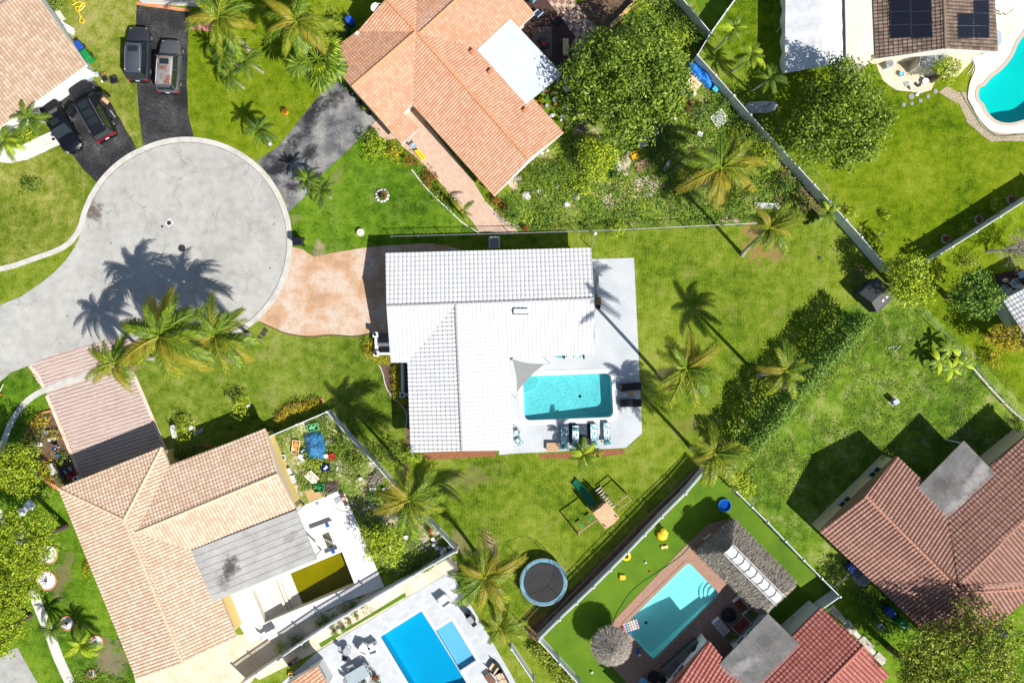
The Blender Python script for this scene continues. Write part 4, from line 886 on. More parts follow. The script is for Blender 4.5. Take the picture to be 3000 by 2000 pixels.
# canopy tent by the brown house -----------------------------------------
def canopy():
    Z = lambda x, y, z: W(2250 + x / 3.136, y / 3.136, z)
    c = Z(430, 200, 0); t = thing('canopy_tent', 'white fabric canopy tent beside the brown tiled house', 'canopy', (c.x, c.y, 0))
    m = MB(); nx, ny = 16, 26; g = []
    for j in range(ny + 1):
        for i in range(nx + 1):
            f = i / nx; y = -280 + (675 - 280 * 0 + 280) * j / ny
            xl, xr = 165 - 10 * j / ny, 690 + 22 * j / ny; x = xl + (xr - xl) * f; rg = 1 - abs(f - .62) / (.62 if f < .62 else .38)
            yy = y - 105 * f * (j / ny); sc = .06 * abs(math.sin(j * PI * 5 / ny))
            g.append(Z(x, yy, 2.3 + .75 * rg - sc + .03 * noise.noise(Vector((x * .02, yy * .02, 0)))))
    m.add(g, [(j * (nx + 1) + i, j * (nx + 1) + i + 1, (j + 1) * (nx + 1) + i + 1, (j + 1) * (nx + 1) + i) for j in range(ny) for i in range(nx)])
    m.build('canopy', mat('white_fabric', [(.56, .57, .59), (.65, .66, .68)], 1.5, 8, .5, .8), t, smooth=False)
    v = MB(); vs = []
    for j in range(ny + 1):
        y = -280 + 955 * j / ny; b = Z(165 - 10 * j / ny, y, 2.3); o = Z(165 - 10 * j / ny, y, .5); o.x -= .25 + .22 * abs(math.sin(j * PI * 5 / ny)); vs += [b, o]
    v.add(vs, [(2 * j, 2 * j + 1, 2 * j + 3, 2 * j + 2) for j in range(ny)]); v.build('side_curtain', MATS['white_fabric'], t)
    for x, y in ((165, -200), (160, 200), (155, 660), (700, 550), (700, 150)):
        b = Z(x, y, 2.25); MB().tube([(b.x, b.y, 0), b], .035, 6).build('pole', WHITE, t)
canopy()

# sheds ---------------------------------------------------------------
def shed(name, label, cx, cy, L, Wd, eh, rh, rz, rm, wm, vents=0):
    t = thing(name, label, 'shed', (0, 0, 0)); x, y = L / 2, Wd / 2
    m = MB().box((0, 0, eh / 2), (L - .16, Wd - .16, eh)); m.add([(-x + .08, -y + .08, eh), (-x + .08, y - .08, eh), (-x + .08, 0, rh - .1), (x - .08, -y + .08, eh), (x - .08, y - .08, eh), (x - .08, 0, rh - .1)], [(0, 2, 1), (3, 4, 5)]); m.build('wall', wm, t)
    r_ = MB()
    for s in (-1, 1): r_.add([(-x, s * y, eh - .08), (x, s * y, eh - .08), (x, 0, rh), (-x, 0, rh), (-x, s * y, eh - .13), (x, s * y, eh - .13), (x, 0, rh - .05), (-x, 0, rh - .05)], [(0, 1, 2, 3), (7, 6, 5, 4), (0, 4, 5, 1), (1, 5, 6, 2), (3, 7, 4, 0)])
    rf = r_.build('roof', rm, t)
    MB().box((0, -y + .06, eh * .48), (L * .4, .06, eh * .86)).build('door', wm, t)
    for i in range(vents): MB().box((.1 + i * .45 - .2, -y * .5, (eh + rh) / 2 + .03), (.22, .22, .06), 0, 1, math.atan2(rh - eh, y)).build('roof_vent', WHITE, rf)
    put(t, cx, cy, 0, rz); return t
shed('garden_shed', 'small dark grey garden shed at the end of the hedge', *q(3, 1, (925, 1150))[0], 2.0, 2.3, 1.6, 2.2, ang(-140, 130) + PI, mat('charcoal_shingle', [(.06, .06, .065), (.11, .11, .115)], 3, 9), mat('charcoal_wall', [(.035, .04, .05), (.06, .065, .075)], 3, 6), 2)
t = shed('storage_shed', 'pale grey metal storage shed beside the brown tiled house', *q(3, 0, (1410, 590))[0], 2.1, 2.2, 1.8, 2.25, ang(60, -300), mat('ribbed_pale_roof', [(.26, .28, .28), (.36, .38, .38)], 3, 9), mat('tan_metal', [(.40, .38, .32), (.5, .48, .42)], 3, 6))
# ------------------------------------------------------------------ plants
L_PALM = leafmat('palm_green', [(.025, .06, .006), (.09, .15, .010), (.22, .29, .02)], .25, gain=1.25)
L_OLIVE = leafmat('palm_olive', [(.04, .08, .006), (.16, .215, .012), (.38, .385, .03)], .28)
L_YEL = leafmat('palm_yellow', [(.17, .17, .012), (.30, .27, .02), (.40, .34, .05)], .35)
L_DRY = leafmat('palm_dry', [(.20, .13, .06), (.33, .24, .13), (.42, .33, .2)], .2, .8)
L_DARK = leafmat('palm_dark', [(.02, .05, .008), (.05, .095, .012), (.09, .15, .02)], .3, gain=1.35)
T_MID = leafmat('leaf_mid', [(.025, .06, .006), (.07, .13, .010), (.14, .21, .015), (.22, .28, .03)], .15, gain=1.25)
T_DEEP = leafmat('leaf_deep', [(.015, .045, .006), (.04, .09, .010), (.08, .15, .015), (.15, .22, .02)], .15, gain=1.6)
T_LIME = leafmat('leaf_lime', [(.06, .11, .006), (.14, .21, .008), (.25, .31, .012), (.34, .37, .03)], .18, gain=1.55)
T_OLIVE = leafmat('leaf_olive', [(.03, .05, .006), (.08, .115, .010), (.16, .19, .016), (.24, .25, .03)], .18, gain=1.9)
T_GOLD = leafmat('leaf_gold', [(.12, .11, .008), (.30, .24, .012), (.45, .36, .02)], .18, gain=1.3)
T_RED = leafmat('leaf_red', [(.15, .03, .012), (.32, .09, .02), (.28, .2, .03)], .25)
T_PINE = leafmat('leaf_pine', [(.045, .08, .004), (.11, .16, .006), (.19, .25, .010), (.27, .31, .02)], .15, gain=1.6)
TWIG = leafmat('bare_twig', [(.22, .19, .16), (.36, .32, .28)], .0, .9)

def frond_mesh(name, m, L, droop, dens=26, lw=.05, ll=.30, up=.35):
    """a feather frond that leaves the crown along +x and arches over"""
    mb = MB(); P = []
    for i in range(9):
        t = i / 8; P.append(Vector((L * (t - .12 * droop * t * t), 0, L * (up * t - droop * t * t))))
    mb.tube(P, [.035 * (1 - .85 * i / 8) for i in range(9)], 4)
    pos = lambda t: P[min(7, int(t * 8))].lerp(P[min(7, int(t * 8)) + 1], t * 8 - min(7, int(t * 8)))
    for k in range(dens):
        t = .13 + .87 * (k + .5) / dens; p = pos(t); d = (pos(min(1, t + .05)) - pos(t - .05)).normalized()
        for s in (-1, 1):
            l = L * ll * (.35 + .65 * math.sin(PI * min(1, .18 + .72 * t))) * U(.85, 1.1); fw = .55 + .9 * t
            a = (d * fw + Vector((0, s, 0)) + Vector((0, 0, U(-.35, .05)))).normalized(); b = (a + Vector((0, 0, -.75)) + Vector((0, 0, U(-.3, .1)))).normalized()
            w = d * (L * lw * .5); mid = p + a * l * .55; tip = mid + b * l * .45
            mb.add([p - w, p + w, mid + w * .8, mid - w * .8, tip], [(0, 1, 2, 3), (3, 2, 4)])
    return mb.build(name, m)
def fan_mesh(name, m, L):
    mb = MB(); st = [Vector((L * .55 * t, 0, L * (.25 * t - .2 * t * t))) for t in (0, .25, .5, .75, 1)]; mb.tube(st, .02, 4); c = st[-1]; n = 22
    for i in range(n):
        a = math.radians(-125 + 250 * i / (n - 1)); d = Vector((math.cos(a), math.sin(a), -.15 + .12 * (i % 2))); s = Vector((-math.sin(a), math.cos(a), 0)) * L * .035
        l = L * .52 * (.75 + .25 * math.cos(a)); mid = c + d * l * .6; tip = c + d * l + Vector((0, 0, -l * .22)); mb.add([c, mid - s, tip, mid + s], [(0, 1, 2, 3)])
    return mb.build(name, m)
FR = {}
def lib(kind):
    if kind not in FR:
        if kind == 'coco': FR[kind] = [frond_mesh('frond', m, 1.0, dr, 38, .0235, .31, u).data for m, dr, u in ((L_PALM, .65, .42), (L_OLIVE, .72, .4), (L_OLIVE, .85, .42), (L_YEL, .8, .35), (L_PALM, .8, .5), (L_OLIVE, .95, .4), (L_DRY, 1.05, .3))]
        if kind == 'dark': FR[kind] = [frond_mesh('frond', m, 1.0, dr, 30, .027, .27, u).data for m, dr, u in ((L_DARK, .55, .4), (L_PALM, .7, .45), (L_DARK, .85, .5), (L_PALM, .6, .35))]
        if kind == 'areca': FR[kind] = [frond_mesh('frond', m, 1.0, dr, 24, .036, .36, u).data for m, dr, u in ((L_PALM, .55, .45), (T_LIME, .7, .5), (L_PALM, .6, .35))]
        if kind == 'fan': FR[kind] = [fan_mesh('frond', m, 1.0).data for m in (T_LIME, L_PALM, T_MID)]
        for o in [o for o in bpy.data.objects if o.name.startswith('frond') and o.parent is None]: bpy.data.objects.remove(o)
    return FR[kind]
def palm(label, crown, h, r, base=None, n=17, kind='coco', dry=.08, tr=.14, name='palm_tree', seed=0, spread=1.0, group='palms around the yards', bias=None):
    """crown: photo position of the crown at height h; r: crown radius in photo pixels"""
    random.seed(seed * 31 + int(crown[0]) + int(crown[1]) * 7)
    top = W(*crown, h); b = W(*base, 0) if base else Vector((top.x + U(-.3, .3), top.y + U(-.3, .3), 0))
    t = thing(name, label, 'palm', b, group); P = []
    for i in range(9):
        f = i / 8; g = f ** .75 if base else f; P.append(Vector((b.x + (top.x - b.x) * g, b.y + (top.y - b.y) * g, h * f)))
    MB().tube(P, [tr * (1.5 if i == 0 else 1.12 - .3 * i / 8) for i in range(9)], 8).build('trunk', BARK, t)
    L = r * (CAM_H - h) / CAM_H / PPM; meshes = lib(kind)
    n = int(n * 1.35) if kind == 'coco' and n > 6 else n
    for i in range(n):
        f = i / n; az = i * 2.39996 + U(-.4, .4); pitch = (.66 - 1.2 * f) * spread + U(-.2, .2)
        m = meshes[-1] if (f > .75 and R() < dry * 4) else random.choice(meshes[:-1] if kind == 'coco' else meshes)
        o = bpy.data.objects.new('frond', m); COL.objects.link(o); o.parent = t
        k = L * U(.85, 1.28) * (1.02 if f > .3 else .85)
        if bias: k *= 1 + .22 * math.cos(az - bias)
        o.location = (top.x - b.x, top.y - b.y, h - .12 * f); o.rotation_euler = (U(-.3, .3), -pitch, az); o.scale = (k, k, k)
    if kind == 'coco':
        MB().ell((top.x, top.y, h - .15), (.26, .26, .4), 8, 6).build('crown_heart', L_OLIVE, t)
    return t
palm('tall coconut palm over the pink paver driveway, middle and largest of the front trio', (470, 985), 7.6, 140, n=25, seed=1, group='front trio of coconut palms')
palm('coconut palm at the left of the front trio, leaning over the paver driveway', (335, 1062), 6.2, 92, n=17, seed=2, kind='coco', group='front trio of coconut palms')
palm('coconut palm at the right of the front trio, on the front lawn by the kerb', (632, 985), 7.2, 106, n=20, seed=3, group='front trio of coconut palms')
palm('big coconut palm at the top edge beside the asphalt driveway of the two cars', (640, 55), 7.0, 100, n=18, seed=4)
palm('coconut palm near the top edge with drooping brown outer fronds', (868, 66), 7.0, 108, n=15, seed=5, dry=.25)
palm('fan palm with yellow green fans touching the orange house roof', (930, 172), 5.0, 80, n=30, kind='fan', seed=6, name='fan_palm', spread=1.2, tr=.12)
palm('small dark date palm nearest the orange house in the front cluster of three', (722, 178), 3.4, 52, n=18, kind='dark', seed=7, tr=.08, group='dark date palm cluster')
palm('small dark date palm with topmost crown in the front cluster of three', (655, 160), 3.8, 50, n=18, kind='dark', seed=8, tr=.08, group='dark date palm cluster')
palm('small dark date palm with lowest crown in the front cluster of three', (672, 222), 2.8, 42, n=16, kind='dark', seed=9, tr=.08, group='dark date palm cluster')
palm('lone dark palm on the lawn beside the stained worn driveway', (757, 382), 3.2, 50, n=20, kind='dark', seed=10, tr=.1)
palm('dark double palm, upper head, at the foot of the worn driveway', (902, 527), 3.0, 44, n=18, kind='dark', seed=11, tr=.1)
palm('dark double palm, lower head with yellow tips, on the lawn by the worn driveway', (940, 560), 2.6, 46, n=18, kind='dark', seed=12, tr=.1)
palm('green palm in the yellow bushes beside the faded tan house', (82, 345), 2.8, 52, n=18, kind='dark', seed=13, tr=.1)
palm('yellowish feathery palm at the left edge above the concrete path', (16, 412), 2.6, 48, n=16, kind='areca', seed=14, tr=.08)
palm('large yellow coconut palm in the cluttered back garden', (2112, 492), 6.5, 112, n=18, seed=15, dry=.15)
palm('coconut palm leaning right beside the mesh fence with bare orange soil at its foot', (2258, 668), 8.6, 82, (2174, 747), n=16, seed=16, bias=0.2)
palm('coconut palm leaning over the lawn just right of the white pool deck', (2010, 1083), 10.4, 108, (1955, 1130), n=17, seed=17, dry=.12)
palm('coconut palm with long pale trunk leaning over the hedge on the right lawn', (2303, 1088), 7.8, 82, (2220, 1100), n=14, seed=18, bias=0, dry=.15)
palm('coconut palm with pale curved trunk leaning over the end of the curved white fence', (2093, 1328), 8.0, 92, (2024, 1311), n=16, seed=19, bias=-.5, dry=.15)
palm('tall coconut palm rising between white fence and back lawn left of the playset', (1198, 1465), 9.5, 108, (1242, 1432), n=18, seed=20)
palm('coconut palm at the corner of the white fence above the marble pool terrace', (1422, 1690), 8.2, 102, (1394, 1620), n=19, seed=21)
palm('small coconut palm leaning over the marble terrace near the bottom edge', (1466, 1836), 4.6, 66, (1452, 1790), n=12, seed=22)
palm('feathery palm in the mulch bed below the patterned rug and loungers', (1708, 1330), 2.6, 46, n=15, kind='areca', seed=23, tr=.07)
palm('three frond young palm beside the peach paver path', (1355, 620), 2.2, 42, n=4, kind='coco', seed=24, tr=.08)
palm('slim areca palm with pale trunk, upper of three beside the canopy tent', (2152, 84), 5.6, 50, (2093, 146), n=12, kind='areca', seed=25, tr=.07, group='slim palms by the canopy tent')
palm('slim areca palm with pale trunk, middle of three beside the canopy tent', (2202, 162), 4.8, 46, (2145, 210), n=12, kind='areca', seed=26, tr=.07, group='slim palms by the canopy tent')
palm('slim dark palm, lowest of three, in the shade of the leafy tree by the canopy', (2258, 228), 4.6, 50, (2198, 268), n=13, kind='dark', seed=27, tr=.07, group='slim palms by the canopy tent')
palm('thin yellow strap leaved plant rising over the long white fence', (2428, 618), 3.0, 42, n=8, kind='areca', seed=28, tr=.05, name='young_palm')
palm('tiny yellow palm seedling on the bright lawn beyond the white fence', (2583, 684), 1.4, 18, n=8, kind='areca', seed=29, tr=.04, name='young_palm')
palm('dark spiky palm at the bottom left beside a round planter', (150, 1845), 2.0, 42, n=16, kind='dark', seed=31, tr=.06)
palm('shaggy olive palm below the round planters at the bottom left', (238, 1890), 2.2, 50, n=16, kind='areca', seed=32, tr=.06)

def crown(mb, c, r, clumps, leaf, per=8, low=-.35, bump=.3, seed=0, fill_=.5):
    tuft = 1.0
    if clumps > 160: clumps = int(clumps / 2.3); per = int(per * 2.1); tuft = 1.55
    """leaf clumps through the volume of a lumpy crown"""
    c = Vector(c)
    for i in range(clumps):
        while True:
            d = Vector((random.gauss(0, 1), random.gauss(0, 1), random.gauss(0, 1))).normalized()
            if d.z > low: break
        k = (1 - bump) + bump * 1.6 * (noise.noise(d * 2.1 + Vector((seed * 5.1, seed, 2))) + .45)
        gap = noise.noise(d * 4.6 + Vector((seed, 9, seed * 2))) + .5 * noise.noise(d * 9 + Vector((seed, 3, 1)))
        k += .30 * gap
        if gap < -.16: k *= .66
        s = k * (1 - (1 - fill_) * R() ** 2.2)
        p = c + Vector((d.x * r[0], d.y * r[1], d.z * r[2])) * s
        nb = Vector((d.x / r[0], d.y / r[1], d.z / r[2] + .25 / r[2])).normalized()
        for j in range(per):
            w = (nb * (.45 + .35 / tuft) + Vector((random.gauss(0, 1), random.gauss(0, 1), random.gauss(0, 1))).normalized()).normalized()
            o = p + w * leaf * U(.75, 1.45) * tuft
            n_ = (w + Vector((U(-.35, .35), U(-.35, .35), U(-.1, .45)))).normalized(); a = Vector((U(-1, 1), U(-1, 1), U(-.7, .2))); a = a - n_ * a.dot(n_)
            if a.length < .05: continue
            mb.leaf(o, a, n_, leaf * U(.7, 1.3), leaf * U(.38, .62))
def tree(name, label, px, r, h, m, cat='tree', leaf=.32, dens=7, flat=.72, group=None, lobes=0, seed=0, tr=.22):
    """px: photo position of the crown, r: radii in photo pixels, h: height of the crown's middle"""
    random.seed(seed * 17 + 5); r = r if isinstance(r, tuple) else (r, r)
    c = W(*px, h); k = (CAM_H - h) / CAM_H / PPM; rx, ry = r[0] * k, r[1] * k; rz = min(h * .9, (rx + ry) / 2 * flat)
    t = thing(name, label, cat, (c.x, c.y, 0), group)
    m_ = MB(); z1 = h - rz * .3; m_.tube([(c.x, c.y, 0), (c.x + .05, c.y, z1 * .6), (c.x, c.y, z1)], [tr * 1.3, tr, tr * .8], 8)
    for i in range(6):
        a = i * 1.05 + U(-.2, .2); e_ = Vector((c.x + math.cos(a) * rx * .62, c.y + math.sin(a) * ry * .62, h + rz * U(-.05, .35)))
        s0 = Vector((c.x, c.y, z1 * U(.7, .95))); mid = s0.lerp(e_, .5) + Vector((0, 0, rz * .12)); m_.tube([s0, mid, e_], [tr * .5, tr * .3, tr * .1], 6)
    m_.build('trunk', TBARK, t); f = MB()
    if lobes:
        crown(f, c, (rx * .72, ry * .72, rz * .9), int(dens * rx * ry * 2.4), leaf, 7, -.4, .3, seed)
        for i in range(lobes):
            a = 2 * PI * i / lobes + U(-.3, .3); q_ = U(.5, .72); s = U(.28, .45)
            crown(f, (c.x + math.cos(a) * rx * q_, c.y + math.sin(a) * ry * q_, h + U(-.25, .25) * rz), (rx * s, ry * s, rz * s * 1.1), int(dens * rx * ry * s * s * 4.5), leaf, 7, -.4, .3, seed + i)
    else:
        crown(f, c, (rx, ry, rz), int(dens * rx * ry * 3.2), leaf, 8, -.4, .3, seed)
    f.build('crown', m, t); return t
def bush(label, px, r, h, m, name='bush', cat='bush', leaf=.16, dens=26, seed=0, group=None):
    random.seed(seed * 13 + int(px[0])); r = r if isinstance(r, tuple) else (r, r); z = h * .45; c = W(*px, z); k = 1 / PPM; rx, ry = r[0] * k, r[1] * k
    t = thing(name, label, cat, (c.x, c.y, 0), group); st = MB()
    for i in range(5):
        a = i * 1.26; st.tube([(c.x + .04 * math.cos(a), c.y + .04 * math.sin(a), 0), (c.x + rx * .55 * math.cos(a), c.y + ry * .55 * math.sin(a), h * .7)], [.03, .012], 5)
    st.build('stem', TBARK, t); f = MB(); crown(f, c, (rx, ry, h * .6), max(24, int(dens * rx * ry * 3.0)), leaf, 7, -.3, .35, seed); f.build('foliage', m, t); return t
tree('round_tree', 'huge round leafy tree over the cluttered back garden beside the orange house', (1846, 242), (180, 186), 4.6, T_MID, leaf=.30, dens=16, lobes=9, seed=1, flat=.8)
tree('leafy_tree', 'big leafy tree below the white canopy tent on the bright lawn', (2468, 348), (150, 168), 4.6, T_MID, leaf=.28, dens=16, lobes=8, seed=2, flat=.85)
tree('pine_tree', 'soft lime green tree by the curved sidewalk, topmost of the left edge trees', (42, 1372), (92, 86), 4.0, T_PINE, leaf=.20, dens=22, lobes=6, seed=3, group='trees along the left edge')
tree('pine_tree', 'largest soft lime green tree on the left edge, over white ringed planters', (80, 1588), (108, 105), 5.5, T_PINE, leaf=.20, dens=20, lobes=7, seed=4, group='trees along the left edge')
tree('pine_tree', 'soft green tree at the left edge beside the narrow concrete path', (18, 1725), (105, 95), 3.6, T_PINE, leaf=.20, dens=22, lobes=6, seed=5, group='trees along the left edge')
tree('pine_tree', 'lowest soft green tree of the left edge, over the pale roadway corner', (14, 1845), (70, 66), 3.4, T_PINE, leaf=.20, dens=22, lobes=5, seed=6, group='trees along the left edge')
tree('oak_tree', 'large olive tree at the bottom right overhanging the red brown roof', (2830, 1940), (205, 150), 6, T_OLIVE, leaf=.24, dens=14, lobes=9, seed=7, flat=.6)
tree('oak_tree', 'smaller olive tree between red roof and red brown roof at the bottom', (2690, 1965), (70, 75), 5, T_OLIVE, leaf=.22, dens=20, lobes=5, seed=8)
tree('lime_tree', 'yellow green tree where the long white fence ends at the hedge', (2664, 812), (80, 90), 3.6, T_LIME, leaf=.22, dens=18, lobes=7, seed=9)
tree('round_tree', 'dark rounded tree next to the pale grey ribbed roof', (2845, 862), (80, 76), 3.6, T_DEEP, leaf=.24, dens=20, lobes=6, seed=10)
tree('orange_tree', 'round citrus tree beside the white coral pool deck', (1128, 1598), (66, 66), 2.6, T_LIME, leaf=.2, dens=26, lobes=5, seed=11)
tree('lime_tree', 'bright yellow green bushy tree below the big round tree', (1748, 462), (66, 72), 2.2, T_LIME, leaf=.2, dens=26, lobes=5, seed=12)
tree('golden_tree', 'golden leaved tree at the right edge below the grey ribbed roof', (2955, 985), (72, 50), 2.6, T_GOLD, leaf=.18, dens=26, lobes=6, seed=13)
tree('golden_tree', 'half golden tree in front of the storage shed by the curvy pool', q(3, 0, (1640, 650))[0], (40, 50), 2.4, T_LIME, leaf=.18, dens=26, lobes=4, seed=14)
# the long hedge and its vines
def hedge(name, label, pts, w, h, m, per=46, leaf=.2):
    P = [W(x, y, 0) for x, y in pts]; t = thing(name, label, 'hedge', P[0]); f = MB(); s = MB()
    for a, b in zip(P[:-1], P[1:]):
        L = (b - a).length; d = (b - a) / L; n = Vector((-d.y, d.x, 0))
        for i in range(int(L * per * w)):
            l = R() * L; side = U(-1, 1); hh = h * (.85 + .25 * noise.noise(Vector((a.x + d.x * l, a.y + d.y * l, 0)) * .9)); k = abs(side); z = hh * (1 - .55 * k ** 3) * (1 - .7 * R() ** 3)
            p = a + d * l + n * side * w * (.5 + .12 * noise.noise(Vector((l, z, 4)))) + Vector((0, 0, z)); nb = (n * side * .8 + Vector((0, 0, .7))).normalized()
            for j in range(5):
                q_ = (nb + Vector((U(-.8, .8), U(-.8, .8), U(-.3, .6)))).normalized(); x = Vector((U(-1, 1), U(-1, 1), U(-.7, .2))); x = x - q_ * x.dot(q_)
                f.leaf(p + Vector((random.gauss(0, .12), random.gauss(0, .12), random.gauss(0, .1))), x, q_, leaf * U(.7, 1.3), leaf * .55)
        for i in range(max(1, int(L / .9))): p = a + d * (i + .5) * .9; s.tube([p, p + Vector((U(-.1, .1), U(-.1, .1), h * .7))], [.05, .02], 5)
    s.build('stem', TBARK, t); f.build('foliage', m, t); return t
hedge('hedge', 'long overgrown green hedge running diagonally between the two back lawns', [(2120, 1335), (2180, 1290), (2240, 1215), (2330, 1105), (2430, 1005), (2495, 935)], 1.8, 4.2, T_DEEP, 100)
hedge('hedge', 'low green vine hedge over the end of the curved white fence', [(2110, 1345), (2150, 1395), (2195, 1440)], 1.5, 1.5, T_LIME, 60)
hedge('hedge', 'scrubby dark hedge along the narrow strip left of the artificial turf', [(1565, 1890), (1620, 1950), (1680, 2010)], 1.0, 1.0, T_OLIVE, 45)
hedge('hedge', 'trimmed yellow green hedge along the white house porch', q(1, 2, (1030, -5), (1050, 110), (1180, 165), (1235, 165)), .8, .9, T_GOLD, 70, .12)
hedge('hedge', 'clipped yellow green hedge in front of the lower porch wall', q(1, 2, (1290, 210), (1295, 380), (1310, 540), (1380, 570)), .7, .9, T_GOLD, 70, .12)
hedge('hedge', 'curved yellow hedge with brick edging in front of the white fence', q(1, 2, (215, 735), (290, 640), (400, 600), (500, 590), (600, 545)), .75, .9, T_GOLD, 80, .12)
hedge('hedge', 'dark clipped hedge against the front of the long tan house', q(0, 2, (1570, 1100), (1640, 1030), (1760, 980), (1900, 970)), .8, .8, T_DEEP, 70, .13)
strip('brick_edging', q(1, 2, (180, 730), (235, 640), (310, 585), (420, 568), (500, 560), (605, 525), (620, 560)), .14, 0, .14, TERRA)
strip('brick_edging', q(0, 2, (480, 635), (380, 665), (300, 760), (235, 880), (222, 950)), .16, 0, .2, TERRA)
strip('brick_edging', q(0, 2, (270, 1100), (350, 1200), (460, 1290), (545, 1345)), .3, 0, .25, TERRA)
strip('brick_edging', q(0, 2, (1570, 1050), (1680, 985), (1800, 945), (1950, 960)), .14, 0, .12, TERRA)
strip('white_edging', q(1, 2, (1130, 215), (1165, 290), (1190, 400), (1245, 500), (1340, 590), (1385, 660), (1375, 790)), .06, 0, .07, WHITE)
